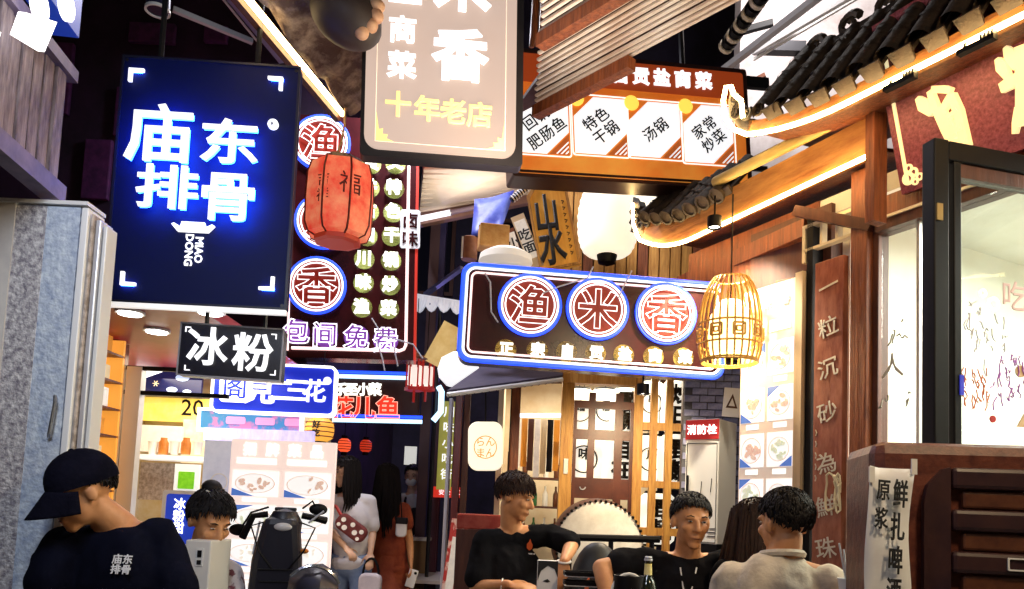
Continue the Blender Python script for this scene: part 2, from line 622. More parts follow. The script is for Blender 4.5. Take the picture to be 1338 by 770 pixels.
# cups and bottles along the glowing ledge
cupm = MB().lathe([(0, 0), (0.024, 0), (0.033, 0.09), (0.030, 0.09), (0.022, 0.004), (0, 0.004)], 14).mesh('cup', WHITEPOST, True)
jarm = MB().lathe([(0, 0), (0.03, 0), (0.033, 0.02), (0.033, 0.08), (0.022, 0.10), (0.022, 0.115), (0, 0.116)], 14).mesh('jar', mat('syrup jar', (0.35, 0.10, 0.02), 0.2, col2=(0.5, 0.2, 0.04), scale=10), True)
for k, (px, me, nm, lab) in enumerate(((190, cupm, 'cup', 'white cup at the near end of the glowing ledge'), (204, jarm, 'jar', 'syrup jar right beside the first white cup on the ledge'), (219, cupm, 'cup', 'white cup between the two syrup jars on the ledge'),
                                      (234, jarm, 'jar', 'syrup jar in the middle of the glowing ledge'), (250, cupm, 'cup', 'white cup at the far end of the glowing ledge by the green poster'))):
    x_, z_ = LP(px, 593, 0.6)
    o = link('ledge_' + nm, me)
    o.location = (x_, 5.2, z_ + 0.001)
    tag(o, lab, nm)

# orange lit stack of boxes on the shelf between pillar and shop post
sh = thing('spice_shelf', 'narrow lit shelf of orange and cream boxes beside the grey panel', 'shelf', Vector((0, 4.2, 0)))
x0, x1 = P(116, 500, 4.2).x - 0.12, P(136, 500, 4.2).x
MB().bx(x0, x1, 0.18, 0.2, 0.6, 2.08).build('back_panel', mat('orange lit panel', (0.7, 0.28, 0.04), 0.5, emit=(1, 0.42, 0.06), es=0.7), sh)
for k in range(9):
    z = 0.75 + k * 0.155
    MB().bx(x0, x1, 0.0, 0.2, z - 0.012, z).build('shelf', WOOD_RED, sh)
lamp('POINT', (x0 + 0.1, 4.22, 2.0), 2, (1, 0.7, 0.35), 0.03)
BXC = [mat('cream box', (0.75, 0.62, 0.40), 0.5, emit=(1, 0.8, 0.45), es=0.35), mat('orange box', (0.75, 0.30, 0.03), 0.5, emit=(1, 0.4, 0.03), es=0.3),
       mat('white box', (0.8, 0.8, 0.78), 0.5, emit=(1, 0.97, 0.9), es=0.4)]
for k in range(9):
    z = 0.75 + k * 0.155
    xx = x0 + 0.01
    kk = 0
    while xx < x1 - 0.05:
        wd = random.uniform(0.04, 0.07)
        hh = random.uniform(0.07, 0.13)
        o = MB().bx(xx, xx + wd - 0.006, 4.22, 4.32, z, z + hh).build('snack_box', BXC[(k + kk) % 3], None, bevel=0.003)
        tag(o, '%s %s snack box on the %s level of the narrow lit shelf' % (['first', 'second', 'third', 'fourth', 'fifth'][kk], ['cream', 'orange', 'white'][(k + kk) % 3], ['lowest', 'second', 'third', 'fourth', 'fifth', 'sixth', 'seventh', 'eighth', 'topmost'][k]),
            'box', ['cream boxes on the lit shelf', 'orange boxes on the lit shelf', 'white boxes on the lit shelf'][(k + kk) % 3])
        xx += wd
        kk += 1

# ---- grey blue metal side panel at the left edge
PAN = mat('mottled blue grey metal', (0.26, 0.33, 0.50), 0.6, 0.0, col2=(0.70, 0.78, 0.86), scale=30, detail=12, lo=0.28, hi=0.68, bump=0.35, bscale=70)
PANW = mat('mottled warm grey stone', (0.22, 0.20, 0.24), 0.7, col2=(0.72, 0.70, 0.70), scale=48, detail=12, lo=0.38, hi=0.62, bump=0.5, bscale=90)
M, w_, h_ = rect((-60, 262), (107, 270), (78, 770), (-90, 770), 2.4, 0)
zt = (M @ Vector((0, 0, h_ / 2))).z
x0, x1, xm = P(-80, 400, 2.4).x, P(107, 272, 2.4).x, P(22, 268, 2.4).x
xd = P(62, 268, 2.4).x
WHITE_T = mat('bright white trim', (0.85, 0.85, 0.85), 0.4)
sp = thing('stall_side_panel', 'tall mottled blue grey side panel of the stall behind the man in a cap', 'panel', Vector((x1, 2.4, 0)))
MB().bx(x0 - x1, xm - x1, -0.006, 0.1, 0, zt).build('end_strip', mat('pale cream paint', (0.72, 0.68, 0.62), 0.6, col2=(0.55, 0.52, 0.5), scale=6), sp)
MB().bx(xm - x1, xd - x1 - 0.0, 0.0, 0.1, 0, zt - 0.004).build('panel', PANW, sp)
MB().bx(xd - x1, -0.004, 0.002, 0.1, 0, zt - 0.004).build('panel', PAN, sp)
for k, (a, b, m) in enumerate(((0, 0.022, WHITE_T), (0.025, 0.033, BRN), (0.036, 0.052, mat('pale aluminium', (0.65, 0.66, 0.7), 0.35, 0.4)), (0.055, 0.068, WHITEPOST))):
    MB().bx(a, b, 0.0 + k * 0.012, 0.1, 0, zt - 0.004 - 0.015 * k).build('edge_trim', m, sp, bevel=0.003)
MB().bx(x0 - x1, 0.024, -0.012, 0.1, zt, zt + 0.012).build('top_trim', WHITEPOST, sp)
MB().tube([(xd - x1 + 0.085, -0.008, zt - 0.62), (xd - x1 + 0.095, -0.02, zt - 0.64), (xd - x1 + 0.085, -0.02, zt - 0.74), (xd - x1 + 0.078, -0.008, zt - 0.75)], 0.006, 6).build('handle', mat('steel', (0.35, 0.36, 0.4), 0.3, 0.8), sp, smooth=True)

# ---- slatted canopy, top left corner
CM = planeM(P(70, 252, 2.45), radians(97))
cn = thing('slatted_canopy', 'bamboo slatted canopy side hanging over the upper corner of the stall', 'canopy', CM)
SLAT = mat('weathered bamboo slat', (0.09, 0.06, 0.07), 0.6, col2=(0.30, 0.23, 0.23), scale=12, stretch=(4, 4, 0.6), bump=0.3)
MB().bx(-1.6, 0.02, -0.03, 0.03, -0.03, 0.03).build('bottom_rail', mat('violet grey steel', (0.10, 0.075, 0.14), 0.5, col2=(0.2, 0.15, 0.22), scale=10), cn)
smesh = None
sv = MB()
sv.bx(-0.028, 0.028, -0.012, 0.012, 0, 0.36)
sme = sv.mesh('slat', SLAT)
for k in range(15):
    o = link('slat', sme, cn)
    o.location = (-0.05 - 0.066 * k, random.uniform(-0.006, 0.006), 0.03)
MB().bx(-1.6, 0.02, 0.02, 0.05, 0.0, 0.40).build('backing', mat('navy cloth', (0.012, 0.014, 0.06), 0.8), cn)
MB().bx(-1.6, 0.02, -0.035, 0.05, 0.39, 0.43).build('top_rail', mat('violet grey steel'), cn)

# blue lit sign above it, only its corner shows
bs = thing('corner_sign', 'blue lit sign with white shapes cut off by the upper corner', 'sign', CM @ Matrix.Translation((-0.55, -0.06, 0.76)))
MB().bx(-0.9, 0.45, -0.02, 0.06, -0.28, 0.6).build('board', mat('blue sign face', (0.01, 0.03, 0.25), 0.4, col2=(0.01, 0.02, 0.12), scale=6, emit=(0.01, 0.05, 0.45), es=0.5), bs)
BSM = CM @ Matrix.Translation((-0.55, -0.06, 0.76))
for k, pts in enumerate((((13, 14), (56, 27), (39, 66), (2, 44)), ((-60, 30), (-20, 40), (-30, 70), (-70, 60)))):
    MB().prism([onplane(BSM, a_, b_) for a_, b_ in pts], -0.04, -0.021).build('white_panel', WHITE_E, bs)
for px, py in ((38, 6), (74, 6)):
    x, z = onplane(BSM, px, py)
    MB().prism(circ(0.045, 16, x, z), -0.035, -0.021).build('white_disc', WHITE_E, bs)

# ---- spotlight and brackets under the dark left roof
t = thing('spotlight', 'round dark spotlight with a white rim below the upper left roof', 'spotlight', P(206, 14, 3.2))
MB().lathe([(0.048, 0), (0.05, 0.02), (0.045, 0.13), (0.0, 0.13)], 20).build('housing', mat('navy metal', (0.02, 0.02, 0.06), 0.4, 0.4), t, smooth=True)
MB().ring(circ(0.053, 24), circ(0.044, 24), -0.006, 0.006, Matrix.Rotation(pi / 2, 4, 'X')).build('rim', WHITEPOST, t)
MB().tube([(0, 0, 0.12), (0, 0, 0.6)], 0.012, 6).build('stem', DARKMETAL, t)
STEEL = mat('pale steel', (0.55, 0.56, 0.62), 0.4, 0.3, emit=None)
BLUESTEEL = mat('blue steel', (0.22, 0.26, 0.5), 0.4, 0.3)
o = MB().beam(P(226, 12, 3.3), P(330, 55, 3.5), 0.022, 0.022).build('bracket_bar', STEEL)
tag(o, 'thin pale steel bar sloping above the dark blue signboard', 'bar')
o = MB().beam(P(292, -20, 3.4), P(372, 78, 3.9), 0.06, 0.04).build('steel_channel', BLUESTEEL)
tag(o, 'bluish steel channel running beside the glowing eave strip', 'channel')
o = MB().beam(P(280, -15, 3.35), P(336, 54, 3.7), 0.008, 0.008).build('guy_wire', STEEL)
tag(o, 'thin pale wire above the bluish steel channel', 'wire')

# ---- timber platform with slats, back of the alley
t = thing('timber_platform', 'pale slatted timber platform on the ground behind the walking women', 'platform', Vector((-0.62, 7.2, 0)))
DECK = mat('pale decking', (0.5, 0.46, 0.42), 0.6, col2=(0.36, 0.32, 0.3), scale=6, stretch=(1, 5, 5), bump=0.2)
dk = MB().bx(-0.45, 0.45, -0.03, 0.03, -0.03, 0.0).mesh('plank', DECK)
for k in range(10):
    o = link('plank', dk, t)
    o.location = (0, -0.45 + 0.1 * k, 0.56)
for sx in (-0.4, 0.4):
    MB().bx(sx - 0.03, sx + 0.03, -0.45, 0.48, 0.0, 0.528).build('joist', WOOD_DARK, t)
# ================================================================== SIGNS
BLUEFACE = mat('deep blue sign face', (0.002, 0.006, 0.06), 0.55, spec=0.2)
BLUEBACK = mat('blue halo led', (0.02, 0.05, 0.5), 0.5, emit=(0.02, 0.14, 1.0), es=24)
LETTER = mat('lit white letter', (0.85, 0.86, 0.9), 0.4, emit=(0.97, 0.98, 1.0), es=1.15)

# ---- dark blue signboard with four big characters
M, w_, h_ = rect((153, 73), (388, 88), (378, 405), (145, 393), 3.0, 3)
t = thing('blue_signboard', 'large dark blue hanging signboard with four white glowing characters', 'signboard', M)
W0, H0 = w_, h_
MB().bx(-w_ / 2, w_ / 2, 0.0, 0.05, -h_ / 2, h_ / 2).build('box', BLUEFACE, t, bevel=0.004)
MB().bx(-w_ / 2, w_ / 2, -0.004, 0.02, -h_ / 2 - 0.022, -h_ / 2 - 0.002).build('bottom_trim', mat('lit steel trim', (0.8, 0.8, 0.82), 0.3, emit=(1, 0.98, 0.95), es=0.7), t)
for (c, px, py, wpx, hpx) in (('庙', 216, 183, 92, 82), ('东', 306, 194, 82, 64), ('排', 226, 252, 84, 62), ('骨', 304, 264, 78, 70)):
    x, z = onplane(M, px, py)
    s = hpx * 0.003 * 1.0
    put(c, t, x, z, s, LETTER, -0.062, 0.016, 0.012, sx=wpx / hpx)
    put(c, t, x, z, s, BLUEBACK, -0.045, 0.010, 0.004, name='halo_led', sx=wpx / hpx)
for (px, py, sx, sz) in ((171, 92, 1, -1), (371, 104, -1, -1), (159, 374, 1, 1), (359, 381, -1, 1)):
    x, z = onplane(M, px, py)
    MB().prism([(x, z), (x + sx * 0.06, z), (x + sx * 0.06, z + sz * 0.012), (x + sx * 0.014, z + sz * 0.014), (x + sx * 0.014, z + sz * 0.055), (x, z + sz * 0.055)], -0.02, -0.008).build('corner_mark', LETTER, t)
    MB().bx(min(x, x + sx * .05), max(x, x + sx * .05), -0.006, -0.003, min(z, z + sz * .012), max(z, z + sz * .012)).build('halo_led', BLUEBACK, t)
x, z = onplane(M, 358, 165)
rg = MB().prism(circ(0.021, 20, x, z), -0.02, -0.006).build('registered_mark', LETTER, t)
put('R', t, x, z, 0.022, BLUEFACE, -0.022, 0.02, 0.02)
x, z = onplane(M, 254, 300)
MB().prism([(x - 0.085, z + 0.012), (x - 0.075, z + 0.018), (x - 0.05, z + 0.004), (x - 0.045, z + 0.024), (x + 0.045, z + 0.024), (x + 0.05, z + 0.004), (x + 0.075, z + 0.018), (x + 0.085, z + 0.012), (x + 0.06, z - 0.016), (x - 0.06, z - 0.016)], -0.02, -0.006).build('roof_emblem', LETTER, t)
for (wd, px) in (('MIAO', 261), ('DONG', 248)):
    x, z = onplane(M, px, 328)
    put(wd, t, x, z, 0.043, LETTER, -0.01, 0.03, 0.02, rot=-pi / 2, name='lettering')
for px in (200, 330):
    MB().tube([Vector((onplane(M, px, 80)[0], 0.07, h_ / 2)), Vector((onplane(M, px, 80)[0], 0.07, h_ / 2 + 1.0))], 0.012, 6).build('hanger', DARKMETAL, t)

for sx in (-1, 1):
    for sz in (-1, 1):
        MB().lathe([(0, -0.006), (0.006, -0.005), (0.008, 0.0), (0, 0.0)], 8, Matrix.Translation((sx * (W0 / 2 - 0.015), -0.001, sz * (H0 / 2 - 0.015))) @ Matrix.Rotation(pi / 2, 4, 'X')).build('screw', DARKMETAL, t, smooth=True)
MB().ring(rrect(W0 + 0.006, H0 + 0.006), rrect(W0 - 0.012, H0 - 0.012), -0.006, 0.004).build('edge_trim', mat('dark navy trim', (0.008, 0.01, 0.03), 0.4), t)

# ---- small black sign
M, w_, h_ = rect((236, 421), (370, 432), (366, 497), (233, 490), 3.15, 4)
t = thing('black_sign', 'small black sign reading 冰粉 hung below the large blue signboard', 'sign', M)
MB().bx(-w_ / 2, w_ / 2, 0, 0.08, -h_ / 2, h_ / 2).build('box', mat('black acrylic', (0.008, 0.008, 0.014), 0.25), t)
MB().ring(rrect(w_ + 0.008, h_ + 0.008), rrect(w_ - 0.004, h_ - 0.004), -0.004, 0.003).build('edge_trim', mat('grey trim', (0.3, 0.3, 0.34), 0.4), t)
for (c, px, py) in (('冰', 272, 453), ('粉', 331, 461)):
    x, z = onplane(M, px, py)
    put(c, t, x, z, 0.168, LETTER, -0.01, 0.020, 0.02)
for (px, py, sx, sz) in ((243, 427, 1, -1), (362, 437, -1, -1), (241, 484, 1, 1), (360, 491, -1, 1)):
    x, z = onplane(M, px, py)
    MB().prism([(x, z), (x + sx * 0.022, z), (x + sx * 0.022, z + sz * 0.004), (x + sx * 0.004, z + sz * 0.004), (x + sx * 0.004, z + sz * 0.022), (x, z + sz * 0.022)], -0.006, 0).build('corner_mark', LETTER, t)
for sx in (-0.12, 0.12):
    MB().tube([(sx, 0.04, h_ / 2), (sx, 0.04, h_ / 2 + 0.09)], 0.01, 6).build('hanger', DARKMETAL, t)

# ---- blue sign in a white rounded frame
M, w_, h_ = rect((277, 473), (440, 478), (438, 546), (276, 537), 5.0, 5)
t = thing('rounded_blue_sign', 'royal blue sign in a white rounded frame below the small black sign', 'sign', M)
MB().prism(rrect(w_ - 0.03, h_ - 0.03, 0.03), 0.0, 0.08).build('face', mat('royal blue lit face', (0.01, 0.03, 0.4), 0.4, emit=(0.008, 0.02, 0.5), es=0.75), t)
MB().ring(rrect(w_, h_, 0.04), rrect(w_ - 0.03, h_ - 0.03, 0.03), -0.015, 0.08).build('frame', WHITE_E, t)
x, z = onplane(M, 308, 506)
MB().prism(rrect(0.20, 0.20, 0.03, cx=x, cz=z), -0.012, 0).build('white_square', WHITE_E, t)
put('阁', t, x, z, 0.165, mat('royal blue lit face'), -0.02, 0.01, 0.01)
for (c, px, py, s) in (('見', 340, 508, 0.21), ('二', 368, 510, 0.17), ('三', 388, 510, 0.17), ('花', 411, 511, 0.16)):
    x, z = onplane(M, px, py)
    put(c, t, x, z, s, LETTER, -0.01, 0.022, 0.02)
x, z = onplane(M, 428, 498)
MB().prism(circ(0.026, 16, x, z), -0.012, 0).build('round_mark', LETTER, t)

# slim framed light box behind and below
M, w_, h_ = rect((262, 540), (392, 545), (392, 560), (262, 556), 5.3, 4)
t = thing('framed_banner', 'slim blue and pink banner in a white frame below the rounded blue sign', 'banner', M)
MB().bx(-w_ / 2, w_ / 2, 0, 0.04, -h_ / 2 - 0.02, h_ / 2 + 0.02).build('face', mat('sea blue print', (0.03, 0.16, 0.32), 0.5, col2=(0.5, 0.12, 0.25), scale=5, lo=0.5, hi=0.58, emit=(0.05, 0.25, 0.5), es=0.4), t)
MB().ring(rrect(w_ + 0.04, h_ + 0.08), rrect(w_, h_ + 0.04), -0.01, 0.04).build('frame', WHITE_E, t)
for k in range(3):
    MB().prism(rrect(0.13, 0.05, 0.012, cx=-0.1 + 0.2 * k, cz=0), -0.004, 0).build('label_patch', mat('pink print', (0.7, 0.2, 0.35), 0.5, emit=(1, 0.35, 0.55), es=0.6), t)
M, w_, h_ = rect((266, 560), (410, 566), (410, 578), (266, 574), 5.25, 4)
o = MB().bx(-w_ / 2, w_ / 2, 0, 0.05, -h_ / 2 - 0.01, h_ / 2 + 0.01).build('lavender_light_strip', mat('lavender lit strip', (0.4, 0.35, 0.7), 0.5, col2=(0.7, 0.7, 0.8), scale=14, stretch=(1, 1, 0.3), emit=(0.5, 0.45, 1.0), es=0.7))
o.matrix_world = M
tag(o, 'lavender lit strip of small print above the food photo board', 'light strip')

# ---- food photo board, left
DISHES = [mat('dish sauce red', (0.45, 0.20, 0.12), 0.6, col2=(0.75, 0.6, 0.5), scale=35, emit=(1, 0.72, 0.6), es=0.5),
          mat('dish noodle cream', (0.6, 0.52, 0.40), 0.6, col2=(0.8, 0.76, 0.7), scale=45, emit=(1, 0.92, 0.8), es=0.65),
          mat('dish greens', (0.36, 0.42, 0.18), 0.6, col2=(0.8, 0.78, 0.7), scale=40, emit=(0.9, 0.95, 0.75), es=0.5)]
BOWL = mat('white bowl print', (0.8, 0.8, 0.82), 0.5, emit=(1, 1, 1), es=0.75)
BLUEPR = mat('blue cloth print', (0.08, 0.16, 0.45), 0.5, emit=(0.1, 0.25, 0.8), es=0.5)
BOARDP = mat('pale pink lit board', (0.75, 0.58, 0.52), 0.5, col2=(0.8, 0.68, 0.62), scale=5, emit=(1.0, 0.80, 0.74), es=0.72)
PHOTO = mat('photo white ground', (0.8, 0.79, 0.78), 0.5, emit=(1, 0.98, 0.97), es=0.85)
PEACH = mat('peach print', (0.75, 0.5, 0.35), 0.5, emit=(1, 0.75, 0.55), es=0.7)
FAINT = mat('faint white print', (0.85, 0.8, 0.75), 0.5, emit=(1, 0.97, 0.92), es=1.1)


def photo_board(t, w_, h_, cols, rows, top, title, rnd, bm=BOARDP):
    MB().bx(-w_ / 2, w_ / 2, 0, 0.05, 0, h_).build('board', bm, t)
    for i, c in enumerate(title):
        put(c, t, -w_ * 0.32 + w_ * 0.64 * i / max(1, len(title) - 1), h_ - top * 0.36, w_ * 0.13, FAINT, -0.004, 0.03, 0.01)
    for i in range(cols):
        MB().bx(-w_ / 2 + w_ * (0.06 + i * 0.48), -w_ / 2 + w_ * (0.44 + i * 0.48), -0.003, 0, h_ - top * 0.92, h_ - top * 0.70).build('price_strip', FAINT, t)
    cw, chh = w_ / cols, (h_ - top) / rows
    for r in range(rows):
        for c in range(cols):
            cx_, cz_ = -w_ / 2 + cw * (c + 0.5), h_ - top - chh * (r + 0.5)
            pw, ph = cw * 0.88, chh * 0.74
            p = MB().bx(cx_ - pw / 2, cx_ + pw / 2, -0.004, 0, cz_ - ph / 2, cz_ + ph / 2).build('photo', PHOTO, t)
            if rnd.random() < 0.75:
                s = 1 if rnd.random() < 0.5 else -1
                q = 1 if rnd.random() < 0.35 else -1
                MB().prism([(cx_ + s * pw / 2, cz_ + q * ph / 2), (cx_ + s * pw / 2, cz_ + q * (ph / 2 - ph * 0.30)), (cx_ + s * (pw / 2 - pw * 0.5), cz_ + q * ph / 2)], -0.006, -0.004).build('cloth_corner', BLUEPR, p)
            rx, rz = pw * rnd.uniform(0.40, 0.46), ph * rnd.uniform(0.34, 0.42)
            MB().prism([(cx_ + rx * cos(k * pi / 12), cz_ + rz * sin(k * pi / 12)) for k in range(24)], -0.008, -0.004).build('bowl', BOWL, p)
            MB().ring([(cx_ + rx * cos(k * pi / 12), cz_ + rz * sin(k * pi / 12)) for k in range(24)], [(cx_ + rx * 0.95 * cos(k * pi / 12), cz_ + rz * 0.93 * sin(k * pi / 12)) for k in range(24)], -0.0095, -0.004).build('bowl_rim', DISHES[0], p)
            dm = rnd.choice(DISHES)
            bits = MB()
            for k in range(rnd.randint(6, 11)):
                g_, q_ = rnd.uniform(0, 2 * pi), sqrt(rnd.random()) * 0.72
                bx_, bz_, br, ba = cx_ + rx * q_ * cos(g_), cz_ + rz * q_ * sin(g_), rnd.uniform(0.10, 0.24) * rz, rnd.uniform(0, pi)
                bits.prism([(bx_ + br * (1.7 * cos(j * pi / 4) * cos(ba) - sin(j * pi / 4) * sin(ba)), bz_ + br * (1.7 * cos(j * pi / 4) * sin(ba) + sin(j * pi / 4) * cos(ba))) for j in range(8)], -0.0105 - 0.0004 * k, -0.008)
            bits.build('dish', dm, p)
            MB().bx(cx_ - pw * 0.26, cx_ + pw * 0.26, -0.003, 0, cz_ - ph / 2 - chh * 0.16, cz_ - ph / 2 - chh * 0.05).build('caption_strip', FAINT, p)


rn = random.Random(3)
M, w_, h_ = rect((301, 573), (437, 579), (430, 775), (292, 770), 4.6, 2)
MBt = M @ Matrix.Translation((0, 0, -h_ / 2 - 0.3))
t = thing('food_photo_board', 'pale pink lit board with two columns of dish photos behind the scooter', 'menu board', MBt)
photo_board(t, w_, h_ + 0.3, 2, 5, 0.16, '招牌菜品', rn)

# ---- tall dark red neon board
M, w_, h_ = rect((383, 150), (545, 158), (540, 472), (378, 466), 6.0, 6)
NEONBOARD = mat('dark red neon board', (0.055, 0.006, 0.008), 0.25, col2=(0.02, 0.004, 0.006), scale=2)
t = thing('tall_neon_board', 'tall dark red neon board with round bulbs behind the red lantern', 'neon sign', M)
MB().bx(-w_ / 2, w_ / 2, 0, 0.18, -h_ / 2, h_ / 2).build('board', NEONBOARD, t)
NEON_W = mat('white neon tube', (0.9, 0.9, 0.9), 0.4, emit=(1.0, 0.93, 0.92), es=1.5)
NEON_P = mat('pink white neon tube', (0.9, 0.8, 0.8), 0.4, emit=(1.0, 0.62, 0.60), es=1.5)
NEON_B = mat('blue neon tube', (0.05, 0.1, 0.9), 0.4, emit=(0.012, 0.07, 1.0), es=1.7)
NEON_C = mat('pale blue neon tube', (0.6, 0.8, 0.9), 0.4, emit=(0.45, 0.75, 1.0), es=2.2)
NEON_R = mat('red neon tube', (0.9, 0.1, 0.05), 0.4, emit=(1.0, 0.07, 0.03), es=3.2)
NEON_Y = mat('amber neon tube', (0.9, 0.6, 0.1), 0.4, emit=(1.0, 0.55, 0.08), es=2.4)


def loop(t, pts, r, m, y=-0.02, name='neon_tube', closed=True):
    return MB().tube([(x, y, z) for x, z in pts], r, 6, closed).build(name, m, t, smooth=True)


def roundel(t, x, z, R, ch, csize, y=0.0, outer=NEON_B, tube=0.0):
    d = MB().prism(circ(R, 32, x, z), y - 0.012, y).build('roundel', mat('roundel red', (0.20, 0.015, 0.008), 0.35, emit=(0.5, 0.03, 0.015), es=0.18), t)
    k = R / 0.2
    MB().tube([(a, y - 0.02, b) for a, b in circ(R * 1.10, 36, x, z)], 0.010 * k, 6, True).build('neon_ring', outer, d, smooth=True)
    MB().tube([(a, y - 0.03, b) for a, b in circ(R * 1.0, 36, x, z)], 0.0075 * k, 6, True).build('neon_ring', NEON_W, d, smooth=True)
    MB().tube([(a, y - 0.03, b) for a, b in circ(R * 0.88, 36, x, z)], 0.0055 * k, 6, True).build('neon_ring', NEON_W, d, smooth=True)
    put(ch, d, x, z, csize, NEON_W, y - 0.03, 0.0115, 0, neon=True, off=0.028)
    return d


for (px, py, c) in ((420, 188, '渔'), (424, 290, '米'), (414, 374, '香')):
    x, z = onplane(M, px, py)
    roundel(t, x, z, 0.205, c, 0.31)
BULB = mat('lime lit bulb', (0.5, 0.55, 0.2), 0.4, emit=(0.42, 0.50, 0.10), es=0.55)
BULBT = mat('bulb white letter', (0.9, 0.9, 0.85), 0.4, emit=(1.0, 1.0, 0.86), es=1.5)
for (c, px, py) in (('又', 517, 215), ('特', 515, 247), ('色', 514, 278), ('干', 512, 309), ('锅', 511, 341), ('炒', 510, 373), ('菜', 508, 404),
                    ('贡', 485, 215), ('井', 483, 246), ('古', 482, 277), ('四', 480, 309), ('川', 476, 339), ('味', 475, 370), ('渔', 473, 402)):
    x, z = onplane(M, px, py)
    b = MB().lathe([(0.0, -0.035), (0.045, -0.03), (0.074, -0.012), (0.082, 0.0)], 16, Matrix.Translation((x, 0, z)) @ Matrix.Rotation(-pi / 2, 4, 'X') @ Matrix.Scale(-1, 4, (0, 0, 1))).build('bulb', BULB, t, smooth=True)
    put(c, b, x, z, 0.125, BULBT, -0.04, 0.05, 0.04)
PURPL = mat('violet glow disc', (0.12, 0.03, 0.2), 0.4, emit=(0.25, 0.06, 0.5), es=0.35)
for (c, px, py) in (('包', 388, 434), ('间', 425, 438), ('免', 466, 441), ('费', 504, 445)):
    x, z = onplane(M, px, py)
    d = MB().prism(circ(0.10, 20, x, z), -0.008, 0).build('disc', PURPL, t)
    put(c, d, x, z, 0.20, mat('lavender white neon', (0.9, 0.85, 0.95), 0.4, emit=(0.95, 0.85, 1.0), es=2.2), -0.025, 0.02, 0, neon=True, off=0.03)
xr1 = w_ / 2 - 0.06
loop(t, [(-w_ / 2 + 0.03, -h_ / 2 + 0.07), (xr1 - 0.05, -h_ / 2 + 0.07), (xr1 - 0.015, -h_ / 2 + 0.085), (xr1, -h_ / 2 + 0.12), (xr1, h_ / 2)], 0.012, NEON_P, closed=False)
loop(t, [(-w_ / 2, h_ / 2), (-w_ / 2, -h_ / 2 + 0.05)], 0.009, NEON_P, closed=False)
MB().bx(w_ / 2, w_ / 2 + 0.02, 0, 0.18, -h_ / 2, h_ / 2).build('side_trim', mat('red lit trim', (0.5, 0.03, 0.02), 0.4, emit=(0.8, 0.05, 0.03), es=0.4), t)
x, z = onplane(M, 536, 300)
WHT = mat('pale sticker', (0.7, 0.72, 0.76), 0.5, emit=(0.7, 0.8, 0.95), es=0.22)
st = MB().prism(rrect(0.16, 0.32, 0.02, cx=x, cz=z), -0.012, -0.002).build('sticker', WHT, t)
put('卤', st, x, z + 0.07, 0.13, NEONBOARD, -0.014, 0.03, 0.01)
put('味', st, x, z - 0.08, 0.13, NEONBOARD, -0.014, 0.03, 0.01)
# loose cables at the foot of the board
for (pts) in (((486, 418), (500, 440), (540, 452), (552, 470)), ((492, 445), (500, 470), (503, 486)), ((515, 455), (520, 480))):
    pp = [M @ Vector((onplane(M, a, b)[0], -0.05, onplane(M, a, b)[1])) for a, b in pts]
    o = MB().tube(pp, 0.006, 5).build('loose_cable', mat('pale cable', (0.6, 0.65, 0.75), 0.5))
    tag(o, ['pale loose cable curling off the bulbs towards the red lanterns', 'pale loose cable dropping below the word for free', 'short pale cable dropping at the corner of the neon border'][(pts[0][0] > 490) + (pts[0][0] > 500)], 'cable')

# ---- blue lit lower neon sign
M, w_, h_ = rect((424, 492), (548, 495), (548, 552), (424, 549), 7.0, 6)
t = thing('fish_neon_sign', 'neon fish restaurant sign between two blue tubes at the alley end', 'neon sign', M)
MB().bx(-w_ / 2, w_ / 2, 0, 0.12, -h_ / 2, h_ / 2).build('board', mat('dark brown board', (0.05, 0.014, 0.008), 0.4), t)
for z in (h_ / 2, -h_ / 2):
    MB().tube([(-w_ / 2 - 0.06, -0.03, z), (w_ / 2 + 0.03, -0.03, z)], 0.018, 6).build('neon_tube', NEON_C, t)
    MB().tube([(-w_ / 2 - 0.06, -0.01, z + 0.045), (w_ / 2 + 0.03, -0.01, z + 0.045)], 0.014, 6).build('neon_tube', NEON_B, t)
for (c, px, py, s, m, ne) in (('乐', 445, 509, 0.12, BULBT, 0), ('至', 459, 509, 0.12, BULBT, 0), ('小', 475, 509, 0.12, BULBT, 0), ('菜', 490, 509, 0.12, BULBT, 0),
                              ('花', 447, 533, 0.22, NEON_R, 1), ('儿', 475, 533, 0.22, NEON_R, 1), ('鱼', 507, 533, 0.22, NEON_R, 1)):
    x, z = onplane(M, px, py)
    if ne:
        put(c, t, x, z, s, mat('red letter', (0.6, 0.03, 0.02), 0.4, emit=(1, 0.05, 0.02), es=0.8), -0.01, 0.03, 0.01)
        put(c, t, x, z, s, mat('pink neon outline', (0.9, 0.4, 0.3), 0.4, emit=(1, 0.35, 0.25), es=2.0), -0.025, 0.013, 0, neon=True, off=0.04, name='neon_outline')
    else:
        put(c, t, x, z, s, m, -0.01, 0.05, 0.02)
# bent blue neon bracket to its right
pp = [P(573, 505, 7.0), P(577, 512, 7.0), P(576, 538, 7.0), P(566, 550, 7.0)]
o = MB().tube(pp, 0.028, 7).build('bent_neon_tube', NEON_C)
tag(o, 'bent pale blue neon tube right of the alley fish sign', 'neon tube')

